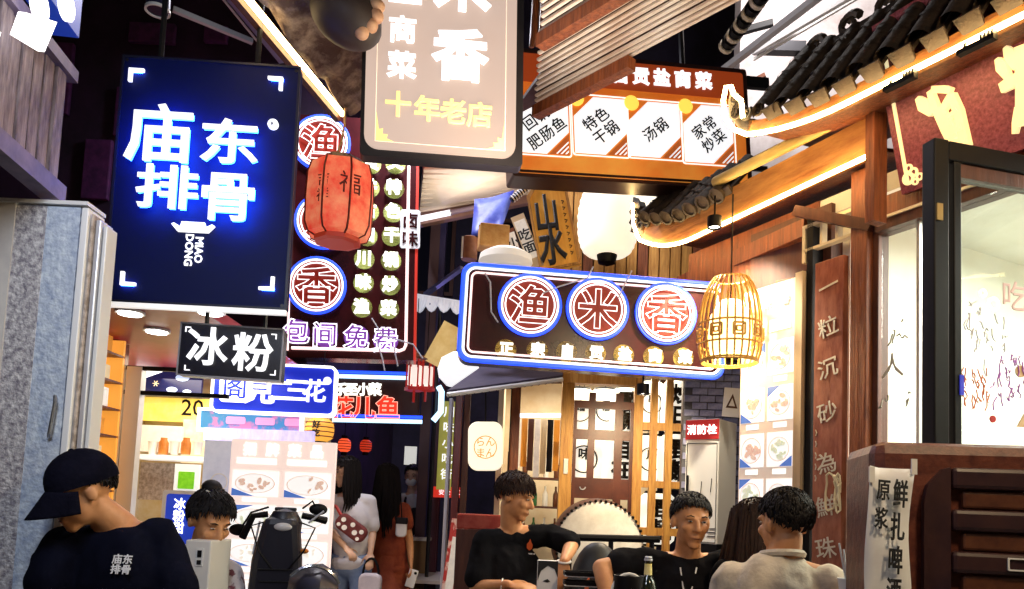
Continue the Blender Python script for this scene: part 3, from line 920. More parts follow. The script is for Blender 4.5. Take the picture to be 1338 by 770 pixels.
# ---- hanging peach lightbox
M, w_, h_ = rect((480, -60), (684, -45), (673, 220), (468, 197), 3.2, 8)
t = thing('peach_lightbox', 'tall peach coloured lightbox with rounded corners and a black case', 'lightbox', M)
fw, fh = w_ - 0.03, h_ - 0.05
MB().prism(rrect(w_ + 0.02, h_ + 0.01, 0.02, cx=0.008), 0.0, 0.07).build('case', mat('black case', (0.012, 0.01, 0.012), 0.4), t)
PEACHF = mat('peach acrylic', (0.10, 0.07, 0.055), 0.5, emit=(1.0, 0.72, 0.58), es=0.62, emit2=(1.0, 0.76, 0.64), scale=1.5)
MB().prism(rrect(fw, fh, 0.06, 6), -0.012, 0.0).build('face', PEACHF, t)
MB().ring(rrect(fw * 0.86, fh * 0.93), rrect(fw * 0.852, fh * 0.927), -0.015, -0.0125).build('border_line', mat('cream line', (0.8, 0.7, 0.55), 0.5, emit=(1, 0.85, 0.62), es=0.9), t)
GOLDL = mat('gold letter', (0.8, 0.6, 0.15), 0.5, emit=(1.0, 0.80, 0.30), es=1.05)
for (c, px, py, s) in (('盐', 530, -12, 0.15), ('商', 526, 42, 0.125), ('菜', 525, 88, 0.125), ('渔', 604, -105, 0.25), ('米', 604, -16, 0.25), ('香', 601, 75, 0.245)):
    x, z = onplane(M, px, py)
    put(c, t, x, z, s, LETTER, -0.02, 0.03, 0.02)
for (c, px, py) in (('十', 520, 139), ('年', 558, 145), ('老', 592, 149), ('店', 626, 153)):
    x, z = onplane(M, px, py)
    put(c, t, x, z, 0.115, GOLDL, -0.02, 0.03, 0.02)
for sx in (-1, 1):
    x0, z0 = sx * fw * 0.425, -fh * 0.4625
    k = MB().prism([(x0, z0), (x0 - sx * 0.075, z0), (x0 - sx * 0.045, z0 + 0.012), (x0 - sx * 0.05, z0 + 0.03), (x0 - sx * 0.028, z0 + 0.03), (x0 - sx * 0.03, z0 + 0.055), (x0 - sx * 0.012, z0 + 0.05), (x0, z0 + 0.13)], -0.0165, -0.0125)
    k.build('corner_ornament', mat('gold print', (0.8, 0.65, 0.2), 0.5, emit=(1, 0.82, 0.25), es=0.85), t)
MB().tube([(0, 0.08, h_ / 2), (0, 0.08, h_ / 2 + 0.7)], 0.02, 8).build('hanger', DARKMETAL, t)

# ---- orange menu lightbox
M, w_, h_ = rect((672, 70), (978, 93), (972, 246), (672, 222), 5.0, 12)
t = thing('orange_menu_lightbox', 'wide orange brown menu lightbox with four white dish cards', 'lightbox', M)
MB().prism(rrect(w_ + 0.05, h_ + 0.05, 0.02), 0.0, 0.2).build('case', mat('dark brown case', (0.035, 0.01, 0.008), 0.4), t)
MB().prism(rrect(w_, h_, 0.03), -0.012, 0.0).build('face', mat('amber acrylic', (0.5, 0.14, 0.02), 0.45, emit=(0.80, 0.16, 0.015), es=0.55, emit2=(1.0, 0.46, 0.07), scale=1.1, lo=0.45, hi=0.7), t)
MB().prism(rrect(w_ * 0.985, 0.20, 0.02, cz=h_ / 2 - 0.11), -0.0165, -0.0122).build('header_band', mat('red brown header', (0.20, 0.03, 0.01), 0.45, emit=(0.52, 0.07, 0.012), es=0.42), t)
MB().ring(rrect(w_, h_, 0.03), rrect(w_ - 0.03, h_ - 0.03, 0.02), -0.0185, -0.012).build('frame', mat('dark brown case'), t)
BRSTRIP = mat('brown print', (0.35, 0.08, 0.02), 0.5, emit=(0.7, 0.16, 0.03), es=0.45)
CARDW = mat('white lit card', (0.8, 0.8, 0.8), 0.5, emit=(0.93, 0.94, 0.98), es=0.95)
INK = mat('black ink', (0.01, 0.01, 0.012), 0.6)
YDOT = mat('yellow print', (0.8, 0.6, 0.1), 0.5, emit=(1.0, 0.72, 0.1), es=1.0)
for i, c in enumerate('盐自贡盐商菜', 3):
    px, py = 700 + 27.2 * i, 91 + 2.1 * i
    x, z = onplane(M, px, py)
    put(c, t, x, z, 0.125, LETTER, -0.022, 0.04, 0.02)
cards = [((672, 130), (742, 137), (742, 204), (672, 199), '肥肠鱼', '回锅'), ((750, 126), (818, 134), (816, 205), (750, 200), '特色', '干锅'),
         ((822, 133), (888, 137), (886, 210), (822, 205), '汤锅', ''), ((893, 137), (957, 143), (955, 216), (892, 212), '家常', '炒菜')]
for i, (a, b, c_, d_, r1, r2) in enumerate(cards):
    q = [Vector(onplane(M, *p)) for p in (a, b, c_, d_)]
    cx_, cz_ = sum(v.x for v in q) / 4, sum(v.y for v in q) / 4
    cw, chh = q[1].x - q[0].x, q[0].y - q[3].y
    x0, x1, z0, z1 = cx_ - cw / 2, cx_ + cw / 2, cz_ - chh / 2, cz_ + chh / 2
    k = cw * 0.42
    cd_ = MB().prism([(x0, z0), (x1 - k, z0), (x1, z0 + k), (x1, z1), (x0 + k * 0.9, z1), (x0, z1 - k * 0.9)], -0.018, -0.0125).build('dish_card', CARDW, t)
    MB().prism([(x1 - k * 0.9, z0), (x1, z0), (x1, z0 + k * 0.9)], -0.016, -0.0125).build('corner_patch', BRSTRIP, cd_)
    for j in range(3):
        e = k * (0.2 + 0.2 * j)
        MB().prism([(x1 - e, z0 + 0.004), (x1 - e + 0.012, z0 + 0.004), (x1 - 0.004, z0 + e - 0.012), (x1 - 0.004, z0 + e)], -0.0175, -0.0165).build('stripe', CARDW, cd_)
    MB().ring(rrect(cw + 0.035, chh + 0.035, 0.02, cx=cx_, cz=cz_), rrect(cw + 0.022, chh + 0.022, 0.02, cx=cx_, cz=cz_), -0.018, -0.0125).build('card_border', FAINT, cd_)
    if i:
        MB().prism(circ(0.052, 20, x0 + 0.02, z1 - 0.02), -0.024, -0.0185).build('round_badge', YDOT, cd_)
    a_ = radians(38)
    for row, tx in enumerate((r1, r2)):
        for j, ch in enumerate(tx):
            off = (j - (len(tx) - 1) / 2) * 0.105
            dz = 0.055 - 0.11 * row if r2 else 0.0
            if i == 0:
                dz = -0.05 + 0.12 * row
            put(ch, cd_, cx_ + off * cos(a_) - dz * sin(a_), cz_ + off * sin(a_) + dz * cos(a_), 0.10, INK, -0.021, 0.014, 0.01, rot=a_)
for px in (760, 900):
    x, z = onplane(M, px, 80)
    MB().tube([(x, 0.1, h_ / 2), (x, 0.1, h_ / 2 + 1.2)], 0.02, 6).build('hanger', DARKMETAL, t)
o_ = M @ Vector((w_ / 2 + 0.02, 0.1, -0.24))
MB().bx(w_ / 2 + 0.02, w_ / 2 + 0.2, 0.08, 0.11, -0.25, -0.22).build('bracket', BLACK, t)
MB().bx(w_ / 2 + 0.02, w_ / 2 + 0.25, 0.08, 0.12, h_ / 2 - 0.05, h_ / 2 + 0.03).build('bracket', BLACK, t)

# ---- wide neon sign with three roundels
M, w_, h_ = rect((603, 342), (946, 374), (946, 494), (601, 473), 4.8, 5)
t = thing('wide_neon_sign', 'wide dark red neon sign with three ringed characters and blue border', 'neon sign', M)
MB().prism(rrect(w_, h_, 0.07), 0.0, 0.16).build('board', NEONBOARD, t)
loop(t, rrect(w_ - 0.01, h_ - 0.01, 0.07), 0.015, NEON_B, -0.006)
loop(t, rrect(w_ - 0.055, h_ - 0.055, 0.055), 0.0085, mat('cool white neon', (0.8, 0.85, 1), 0.4, emit=(0.85, 0.92, 1.0), es=1.4), -0.015)
loop(t, rrect(w_ - 0.115, h_ - 0.115, 0.035), 0.007, NEON_P, -0.015)
for (px, py, c) in ((692, 400, '渔'), (780, 405, '米'), (869, 411, '香')):
    x, z = onplane(M, px, py)
    roundel(t, x, z, 0.178, c, 0.262)
AMB = mat('amber bulb', (0.6, 0.4, 0.1), 0.4, emit=(0.75, 0.48, 0.08), es=0.9)
for (c, px, py) in (('正', 661, 457), ('宗', 702, 458), ('自', 740, 460), ('贡', 778, 462), ('盐', 815, 464), ('商', 854, 466), ('菜', 893, 468)):
    x, z = onplane(M, px, py)
    b = MB().lathe([(0.0, -0.03), (0.036, -0.026), (0.06, -0.01), (0.068, 0.0)], 16, Matrix.Translation((x, 0, z)) @ Matrix.Rotation(-pi / 2, 4, 'X') @ Matrix.Scale(-1, 4, (0, 0, 1))).build('bulb', AMB, t, smooth=True)
    put(c, b, x, z, 0.088, BULBT, -0.036, 0.05, 0.04)
# power leads across the face
for pts in (((633, 360), (640, 372), (641, 410), (650, 424)), ((773, 352), (766, 366), (730, 377), (708, 386)), ((823, 357), (812, 378), (806, 392))):
    MB().tube([Vector((*[onplane(M, a, b)[0]], -0.05, onplane(M, a, b)[1])) for a, b in pts], 0.005, 5).build('lead', mat('pale cable'), t)
# ================================================================== RIGHT RESTAURANT FRONT
PLW = mat('lit white room paint', (0.80, 0.78, 0.72), 0.7, col2=(0.74, 0.70, 0.60), scale=2)
rb = thing('glass_restaurant', 'restaurant with glass front, red brown posts and a bright white room', 'restaurant', FM)
s_post = fx(1132, 500)[0]
s_g0 = s_post + 0.08
ZT = 2.66                       # transom height


def rp(name, m, *b, **k):
    return MB().bx(*b).build(name, m, rb, **k)


# room shell
rp('back_wall', PLW, -0.4, 4.2, 2.6, 2.7, 0, 2.9)
rp('side_wall', PLW, s_post - 0.3, s_post - 0.2, 0.12, 2.6, 0, 2.9)
rp('side_wall', PLW, 4.1, 4.2, 0.12, 2.6, 0, 2.9)
rp('ceiling', PLW, -0.4, 4.2, 0.06, 2.7, 2.9, 3.0)
rp('floor', mat('pale floor tile', (0.5, 0.48, 0.45), 0.4), -0.4, 4.2, 0.06, 2.6, 0.004, 0.03)
CLP = mat('ceiling lamp lens', (0.85, 0.85, 0.85), 0.4, emit=(1, 0.97, 0.9), es=6)
for (a, b) in ((0.9, 0.9), (1.9, 0.9), (0.9, 1.9), (2.0, 1.9), (3.1, 1.2)):
    MB().lathe([(0, 0), (0.13, 0.0), (0.15, 0.03), (0.15, 0.05), (0, 0.05)], 24, Matrix.Translation((a, b, 2.845))).build('ceiling_lamp', CLP, rb, smooth=True)
p = FM @ Vector((1.8, 1.3, 2.8))
lamp('AREA', p, 300, (1, 0.93, 0.80), 2.2, p - Vector((0, 0, 1)), sy=1.6)
# beam, curtain box and trim inside the room
rp('beam', mat('amber stained beam', (0.45, 0.2, 0.03), 0.5, col2=(0.6, 0.32, 0.06), scale=4), 0.9, 4.0, 2.0, 2.12, 2.36, 2.56)
MB().beam((1.0, 1.96, 2.30), (2.6, 1.96, 2.52), 0.05, 0.05).build('white_rail', WHITEPOST, rb)
for k in range(3):
    rp('red_cloth', mat('deep red cloth', (0.30, 0.02, 0.015), 0.8, col2=(0.45, 0.05, 0.02), scale=9), 1.02 + 0.06 * k, 1.07 + 0.06 * k, 1.92 - 0.02 * k, 1.97 - 0.02 * k, 2.02 + 0.05 * k, 2.40)
# posts, transom and plinth of the front
rp('corner_post', WOOD_RED, s_post - 0.055, s_post + 0.045, -0.06, 0.06, 0, 3.02, bevel=0.006)
rp('corner_post', WOOD_DARK, s_post + 0.047, s_post + 0.08, -0.02, 0.06, 0, 2.74, bevel=0.004)
rp('transom', WOOD_DARK, s_post + 0.085, 4.2, -0.05, 0.05, ZT, ZT + 0.07)
rp('transom', WOOD_RED, s_post + 0.085, 4.2, -0.03, 0.05, ZT + 0.075, ZT + 0.18)
rp('transom_trim', mat('cream trim', (0.75, 0.66, 0.5), 0.5), s_post + 0.085, 4.2, -0.062, -0.051, ZT + 0.052, ZT + 0.066)
rp('plinth', WOOD_DARK, s_post + 0.085, 4.2, -0.03, 0.05, 0, 0.5)
gp = MB().bx(s_g0 + 0.01, 4.2, -0.006, 0.0, 0.5, ZT).build('glass_pane', glass_mat('window glass'), rb)
rp('mullion', mat('aluminium', (0.6, 0.6, 0.6), 0.35, 0.6), fx(1202, 450)[0] - 0.008, fx(1202, 450)[0] + 0.008, -0.016, 0.01, 0.5, ZT)
# printed stickers on the glass: small flowers and strokes
STK = mat('grey glass sticker', (0.25, 0.24, 0.2), 0.6)


def scribble(name, m, px0, py0, px1, py1, n, parent, plane, r=0.004, seed=1, y=-0.01):
    rr = random.Random(seed)
    b = MB()
    for k in range(n):
        x, z = onplane(plane, rr.uniform(px0, px1), rr.uniform(py0, py1))
        pts = [(x, y, z)]
        for j in range(rr.randint(2, 4)):
            pts.append((pts[-1][0] + rr.uniform(-0.012, 0.012), y, pts[-1][2] + rr.uniform(-0.03, 0.016)))
        b.tube(pts, r, 4)
    o = b.build(name, m, parent)
    o['kind'] = 'stuff'
    return o


scribble('glass_sticker', STK, 1158, 410, 1185, 440, 6, rb, FM, 0.004, 2)
scribble('glass_sticker', STK, 1152, 515, 1196, 530, 5, rb, FM, 0.004, 4)
x, z = onplane(FM, 1168, 478)
put('人', rb, x, z, 0.13, mat('faint grey sticker', (0.5, 0.49, 0.46), 0.6), -0.012, 0.005, 0.004, name='lettering')

# ---- wooden couplet plaque with white brush characters
a, b = fx(1073, 540)[0], fx(1111, 540)[0]
zt, zb = fx(1092, 342)[1], 0.82
t = thing('couplet_plaque', 'tall red brown wooden plaque with a column of white brush characters', 'plaque', FM @ Matrix.Translation(((a + b) / 2, -0.04, zb)))
PLQ = mat('red brown lacquered plaque', (0.20, 0.05, 0.03), 0.4, col2=(0.38, 0.14, 0.09), scale=7, stretch=(3, 3, 0.8), bump=0.15)
wd = b - a
MB().bx(-wd / 2, wd / 2, -0.02, 0.02, 0, zt - zb).build('board', PLQ, t, bevel=0.004)
BRUSH = mat('white brush paint', (0.68, 0.65, 0.58), 0.6)
for c, px, py in (('一', 1092, 377), ('粒', 1090, 430), ('沉', 1091, 483), ('砂', 1091, 540), ('為', 1089, 606), ('鮮', 1087, 662), ('珠', 1085, 716)):
    z = fx(px, py)[1] - zb
    put(c, t, 0.0, z, 0.115, BRUSH, -0.024, 0.006, 0.006, rot=0.2, sx=1.15)
for k in range(5):
    zk = fx(1077, 566)[1] - zb - 0.06 * k
    MB().tube([(-wd * 0.40, -0.022, zk + 0.012), (-wd * 0.36, -0.022, zk - 0.004), (-wd * 0.39, -0.022, zk - 0.02)], 0.003, 4).build('brush_tick', BRUSH, t)
for s, m in ((a - 0.055, WOOD_GOLD), (b + 0.03, WOOD_GOLD)):
    o = MB().bx(s - 0.018, s + 0.018, -0.02, 0.03, 0, zt + 0.14).build('gilt_strip', m)
    o.matrix_world = FM
    tag(o, ['honey coloured wooden strip between the tall photo board and the couplet plaque', 'honey coloured wooden strip between the couplet plaque and the corner post'][s > a], 'wooden strip')
o = MB().bx(b + 0.055, b + 0.085, -0.015, 0.0, 0, zt + 0.05).build('light_strip', mat('warm white strip', (0.8, 0.75, 0.6), 0.5, emit=(1, 0.9, 0.62), es=1.6))
o.matrix_world = FM
tag(o, 'thin warm white light strip beside the corner post', 'light strip')
t = thing('lattice_bracket', 'pale open lattice bracket above the couplet plaque', 'bracket', FM @ Matrix.Translation((a - 0.1, -0.03, zt + 0.03)))
CRM = mat('cream painted wood', (0.7, 0.6, 0.42), 0.5)
for (x0, x1, z0, z1) in ((0, 0.34, 0.19, 0.21), (0, 0.34, 0.06, 0.075), (0.0, 0.02, 0.0, 0.19), (0.12, 0.135, 0.075, 0.19), (0.32, 0.34, 0.0, 0.19), (0.22, 0.235, 0.075, 0.19)):
    MB().bx(x0, x1, -0.02, 0.02, z0, z1).build('bar', CRM, t)
# rope coil on the plaque edge
pp = []
for k in range(46):
    g_ = k / 45 * 2 * pi * 3.2
    pp.append((0.05 * cos(g_) * 0.55 + 0.03 * sin(g_ * .5), -0.03 - 0.004 * (k % 5), -0.09 + 0.085 * sin(g_) + 0.02 * sin(g_ * 1.7)))
o = MB().tube(pp, 0.006, 5).build('rope_coil', mat('cream cord', (0.75, 0.68, 0.5), 0.7), smooth=True)
cs, cz = fx(1106, 622)
o.matrix_world = FM @ Matrix.Translation((cs, -0.05, cz))
tag(o, 'coil of cream cord hung at the edge of the couplet plaque', 'cord')
t = thing('wall_socket', 'small white wall socket between the couplet plaque and the post', 'socket', FM @ Matrix.Translation((b + 0.07, -0.03, fx(1118, 692)[1])))
MB().bx(-0.03, 0.03, -0.02, 0.0, -0.09, 0.09).build('plate', WHITEPOST, t, bevel=0.004)
for k in (-1, 0, 1):
    MB().bx(-0.012, 0.012, -0.022, -0.019, k * 0.05 - 0.008, k * 0.05 + 0.008).build('slot', BLACK, t)

# ---- tall food photo board on the facade
a, b = fx(977, 520)[0], fx(1049, 520)[0]
zt, zb = (fx(977, 384)[1] + fx(1049, 369)[1]) / 2, 0.95
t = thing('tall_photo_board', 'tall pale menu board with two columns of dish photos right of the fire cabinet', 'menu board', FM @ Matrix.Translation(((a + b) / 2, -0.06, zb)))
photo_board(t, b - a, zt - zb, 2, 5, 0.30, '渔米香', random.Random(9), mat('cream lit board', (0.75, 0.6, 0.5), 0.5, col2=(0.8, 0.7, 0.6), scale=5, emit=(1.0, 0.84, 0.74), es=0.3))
MB().bx((b - a) / 2, (b - a) / 2 + 0.05, -0.01, 0.06, -0.95, zt - zb + 0.02).build('side_post', mat('pale raw wood', (0.55, 0.42, 0.28), 0.6, col2=(0.65, 0.52, 0.36), scale=4, stretch=(6, 6, .6)), t)
o = MB().bx(b + 0.06, b + 0.1, -0.05, 0.03, 0, 2.9).build('door_post', BLACK)
o.matrix_world = FM
tag(o, 'black door post between the tall photo board and the couplet plaque', 'post')
# wall carrying them
o = MB().bx(a - 0.03, s_post - 0.25, 0.03, 0.12, 0, 2.95).build('timber_wall', WOOD_DARK)
o.matrix_world = FM
o['kind'] = 'structure'

# ---- fire hydrant cabinet
c0 = P(940, 560, 5.0)
zt, zb = P(940, 547, 5.0).z, P(940, 712, 5.0).z
t = thing('fire_cabinet', 'white fire hydrant cabinet with a red band reading 消防栓', 'cabinet', Matrix.Translation((c0.x, c0.y, zb)) @ Matrix.Rotation(radians(-38), 4, 'Z'))
# corner of front and side at the origin; front runs to -x, side runs to +y
hh = zt - zb
CABW = mat('white enamelled steel', (0.72, 0.72, 0.72), 0.35, emit=None)
MB().bx(-0.235, 0, 0, 0.30, 0, hh).build('body', CABW, t, bevel=0.005)
MB().bx(-0.235, -0.0, -0.006, -0.001, hh - 0.135, hh - 0.004).build('red_band', mat('red enamel', (0.35, 0.02, 0.02), 0.4, emit=(0.6, 0.03, 0.03), es=0.25), t)
for k, c in enumerate('消防栓'):
    put(c, t, -0.19 + 0.072 * k, hh - 0.07, 0.068, WHITE_E, -0.010, 0.02, 0.01)
d = MB().ring(rrect(0.215, hh - 0.17, 0.004, cx=-0.118, cz=(hh - 0.15) / 2), rrect(0.209, hh - 0.176, 0.004, cx=-0.118, cz=(hh - 0.15) / 2), -0.004, 0).build('door_edge', DARKMETAL, t)
MB().bx(-0.215, -0.205, -0.02, 0, 0.30, 0.45).build('handle', BLACK, t, bevel=0.004)
for (x, z, l) in ((-0.05, 0.34, 0.09), (-0.12, 0.30, 0.11), (-0.04, 0.05, 0.0)):
    if l:
        MB().tube([(x, -0.004, z), (x + 0.006, -0.004, z + l)], 0.003, 4).build('scratch', DARKMETAL, t)
for z in (0.10, 0.075, 0.05):
    MB().bx(-0.07, -0.012, -0.004, -0.001, z, z + 0.004).build('vent_line', DARKMETAL, t)
MB().bx(-0.235, 0, 0.0, 0.3, -zb, -0.002).build('stand', BLACK, t)

# ---- brick wall with blue light in its colour behind the cabinet
M, w_, h_ = rect((892, 470), (985, 474), (985, 720), (892, 716), 5.55, -8)
bw = thing('brick_wall', 'short blue tinted brick wall coloured as if lit blue behind the fire cabinet', 'wall', M @ Matrix.Translation((0, 0, -h_ / 2)))
MB().bx(-w_ / 2, w_ / 2, 0.01, 0.12, -0.8, h_).build('mortar', mat('dark mortar', (0.08, 0.08, 0.1), 0.9), bw)
BRICK = mat('blue tinted brick', (0.15, 0.16, 0.30), 0.8, col2=(0.28, 0.29, 0.44), scale=20, bump=0.4)  # blue neon light put into the brick base colour
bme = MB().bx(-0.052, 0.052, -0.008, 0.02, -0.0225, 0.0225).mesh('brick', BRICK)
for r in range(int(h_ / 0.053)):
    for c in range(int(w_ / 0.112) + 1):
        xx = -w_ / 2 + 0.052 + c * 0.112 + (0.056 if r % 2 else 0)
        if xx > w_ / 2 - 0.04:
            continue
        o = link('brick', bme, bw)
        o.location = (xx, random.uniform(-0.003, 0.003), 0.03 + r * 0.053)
M2, w2, h2 = rect((945, 506), (968, 508), (968, 546), (945, 544), 5.3, -10)
t = thing('warning_card', 'small white card with a triangle standing on the fire cabinet', 'card', M2 @ Matrix.Translation((0, 0, -h2 / 2)))
MB().bx(-w2 / 2, w2 / 2, 0, 0.01, 0, h2).build('board', WHITEPOST, t)
MB().ring([(0.0, h2 * 0.8), (-0.04, h2 * 0.3), (0.04, h2 * 0.3)], [(0.0, h2 * 0.65), (-0.022, h2 * 0.37), (0.022, h2 * 0.37)], -0.004, 0).build('triangle', WOOD_DARK, t)

def downlight(label, pos, energy, color, aim, spot=120):  # added lamp fitting and spot, put in to brighten what it aims at
    t = thing('downlight', label, 'downlight', Vector(pos))
    MB().lathe([(0.0, 0.012), (0.032, 0.012), (0.038, 0.0), (0.042, 0.0), (0.042, 0.07), (0.0, 0.075)], 16).build('housing', BLACK, t, smooth=True)
    MB().lathe([(0, 0.010), (0.031, 0.010)], 16).build('lens', mat('added lamp lens', (0.8, 0.8, 0.8), 0.4, emit=(1, 0.9, 0.7), es=4), t)
    MB().tube([(0, 0, 0.07), (0, 0, 0.2)], 0.006, 5).build('stem', BLACK, t)
    lamp('SPOT', Vector(pos) + Vector((0, 0, -0.02)), energy, color, 0.035, aim, spot=spot)


downlight('added black downlight under the porch in front of the tall photo board', (1.15, 4.45, 2.93), 190, (1, 0.86, 0.62), (1.3, 4.7, 1.2))
downlight('added black downlight under the wide neon sign before the honey lattice', (0.85, 5.02, 2.0), 75, (1, 0.80, 0.48), (0.9, 6.0, 1.2), 110)

# ---- tiled eaves with led rope
LEDW = mat('warm led rope', (0.9, 0.85, 0.7), 0.4, emit=(1.0, 0.66, 0.26), es=42)
LEDS = mat('warm led rope dim', (0.9, 0.85, 0.7), 0.4, emit=(1.0, 0.76, 0.42), es=9)
FASC = mat('ochre fascia', (0.16, 0.05, 0.018), 0.5, col2=(0.44, 0.20, 0.06), scale=8, stretch=(0.7, 3, 3), detail=10, lo=0.3, hi=0.68, bump=0.4)


def eave(name, label, A, B, extra, tiles, lift, pitch, ntile_len, fasc_h, led, tipstyle, rounds):
    d = (B - A)
    L = d.length + extra
    ang = atan2(d.y, d.x)
    M = Matrix.Translation(A) @ Matrix.Rotation(ang, 4, 'Z')
    t = thing(name, label, 'roof eave', M)
    zc = lambda x: lift * max(0.0, (0.55 - x) / 0.55) ** 2
    n = 28
    # fascia with the lit soffit behind it
    fb_ = MB()
    prev = None
    vs, fs = [], []
    for i in range(n + 1):
        x = -0.04 + (L + 0.04) * i / n
        z = zc(x)
        vs += [(x, 0.0, z), (x, 0.0, z + fasc_h), (x, 0.035, z), (x, 0.035, z + fasc_h)]
        if i:
            o_ = (i - 1) * 4
            fs += [(o_, o_ + 4, o_ + 5, o_ + 1), (o_ + 2, o_ + 3, o_ + 7, o_ + 6), (o_, o_ + 2, o_ + 6, o_ + 4), (o_ + 1, o_ + 5, o_ + 7, o_ + 3)]
    fs += [(0, 1, 3, 2), (n * 4, n * 4 + 2, n * 4 + 3, n * 4 + 1)]
    MB().add(vs, fs).build('fascia', FASC, t, smooth=True)
    vs, fs = [], []
    for i in range(n + 1):
        x = -0.02 + (L + 0.02) * i / n
        z = zc(x) + 0.02
        vs += [(x, 0.036, z), (x, 0.70, z + 0.12 + zc(x) * -0.6), (x, 0.036, z + 0.02), (x, 0.70, z + 0.14 + zc(x) * -0.6)]
        if i:
            o_ = (i - 1) * 4
            fs += [(o_, o_ + 1, o_ + 5, o_ + 4), (o_ + 2, o_ + 6, o_ + 7, o_ + 3), (o_ + 1, o_ + 3, o_ + 7, o_ + 5)]
    MB().add(vs, fs).build('soffit', WOOD_RED, t)
    # tiles
    tl = MB()
    k = 10
    r = tiles * 0.40
    for j in range(k + 1):
        pass
    nt_ = int(L / tiles)
    half = [(r * cos(pi * q / 8), r * sin(pi * q / 8)) for q in range(9)]
    vs = [(a_, 0, b_) for a_, b_ in half] + [(a_, ntile_len, b_) for a_, b_ in half]
    fs = [(q, q + 1, q + 10, q + 9) for q in range(8)]
    tl.add(vs, fs)
    for seg in range(1, 4):
        yy = ntile_len * seg / 4
        tl.add([(a_ * 1.12, yy, b_ * 1.12) for a_, b_ in half] + [(a_ * 1.12, yy + 0.02, b_ * 1.12) for a_, b_ in half], fs)
    tme = tl.mesh('tile', TILE, True)
    pan = MB().bx(-tiles * 0.34, tiles * 0.34, 0.0, ntile_len, -0.012, 0.004).mesh('tile', TILE)
    cap = MB()
    cap.prism(circ(r * 1.08, 16), -0.03, 0.0)
    cap.ring(circ(r * 1.08, 16), circ(r * 0.8, 16), -0.04, -0.03)
    cme = cap.mesh('tile_end', TILE, True)
    drip = MB().prism([(-tiles * .36, 0.02), (-tiles * .3, -0.05), (0, -0.085), (tiles * .3, -0.05), (tiles * .36, 0.02)], -0.02, -0.005).mesh('drip_tile', TILE)
    for i in range(nt_ if not rounds else 7):
        x = tiles * (i + 0.5)
        T = Matrix.Translation((x, -0.03 + random.uniform(-.006, .006), zc(x) + fasc_h + 0.02)) @ Matrix.Rotation(pitch - zc(x) * 0.5, 4, 'X') @ Matrix.Rotation(random.uniform(-.03, .03), 4, 'Z')
        o = link('tile', tme, t)
        o.matrix_local = T
        if rounds:
            o2 = link('tile_end', cme, t)
            o2.matrix_local = T
        o = link('tile', pan, t)
        o.matrix_local = Matrix.Translation((tiles / 2, 0, -0.01)) @ T
        o = link('drip_tile', drip, t)
        o.matrix_local = Matrix.Translation((tiles / 2, 0, -0.0)) @ T
    # led rope
    pts = [(x_, -0.022, zc(x_) - 0.006) for x_ in [L - (L + 0.03) * i / 26 for i in range(27)]]
    tipz = zc(-0.03)
    if tipstyle == 'swan':
        curl = [(-0.10, -0.02, tipz + 0.05), (-0.155, -0.02, tipz + 0.13), (-0.165, -0.02, tipz + 0.21), (-0.15, -0.02, tipz + 0.265), (-0.12, -0.02, tipz + 0.25), (-0.105, -0.02, tipz + 0.21), (-0.06, -0.02, tipz + 0.16), (-0.05, -0.02, tipz + 0.08)]
    else:
        curl = [(-0.06, -0.02, tipz + 0.04), (-0.10, -0.02, tipz + 0.12), (-0.11, -0.02, tipz + 0.24)]
    curl = [(x_ * 1.25, y_, tipz + (z_ - tipz) * 1.25) for x_, y_, z_ in curl]
    MB().tube(pts + curl, 0.012, 6).build('led_rope', led, t, smooth=True)
    # tip ornament
    if tipstyle == 'swan':
        pr = [(-0.03, tipz), (-0.09, tipz + 0.055), (-0.145, tipz + 0.13), (-0.155, tipz + 0.2), (-0.145, tipz + 0.25), (-0.125, tipz + 0.24), (-0.115, tipz + 0.2), (-0.07, tipz + 0.15), (-0.06, tipz + 0.09), (0.0, tipz + 0.06)]
    else:
        pr = [(-0.02, tipz), (-0.07, tipz + 0.05), (-0.16, tipz + 0.09), (-0.14, tipz + 0.12), (-0.18, tipz + 0.15), (-0.15, tipz + 0.18), (-0.18, tipz + 0.22), (-0.145, tipz + 0.235), (-0.14, tipz + 0.30), (-0.115, tipz + 0.26), (-0.075, tipz + 0.25), (-0.06, tipz + 0.21), (-0.085, tipz + 0.19), (-0.09, tipz + 0.13), (-0.05, tipz + 0.08), (0.0, tipz + 0.07)]
    pr = [(x_ * 1.25, tipz + (z_ - tipz) * 1.25) for x_, z_ in pr]
    MB().prism(pr, 0.0, 0.06).build('tip_ornament', TILE, t, bevel=0.008)
    # carved scroll work on the upturned end
    for (cx_, cz_, r0_, tu, s_) in ((-0.105, tipz + 0.155, 0.050, 1.6, 1), (-0.045, tipz + 0.115, 0.036, 1.5, -1), (0.035, tipz + 0.10, 0.030, 1.4, -1), (-0.13, tipz + 0.235, 0.026, 1.3, 1)):
        pts_ = []
        for q_ in range(22):
            f_ = q_ / 21
            a_ = s_ * (2 * pi * tu * f_) + 0.6
            pts_.append((cx_ + r0_ * (1 - 0.85 * f_) * cos(a_), -0.012, cz_ + r0_ * (1 - 0.85 * f_) * sin(a_)))
        MB().tube(pts_, [0.011 - 0.006 * q_ / 21 for q_ in range(22)], 6).build('scroll_carving', TILE, t, smooth=True)
    return t, M, L


A1 = P(985, 197, 3.85)
B1 = PZ(1338, 22, A1.z)
t1, ME1, L1 = eave('upper_eave', 'dark tiled upper eave with a glowing rope light above the red signboard', A1, B1, 1.3, 0.14, 0.09, radians(52), 0.60, 0.075, LEDW, 'swan', False)
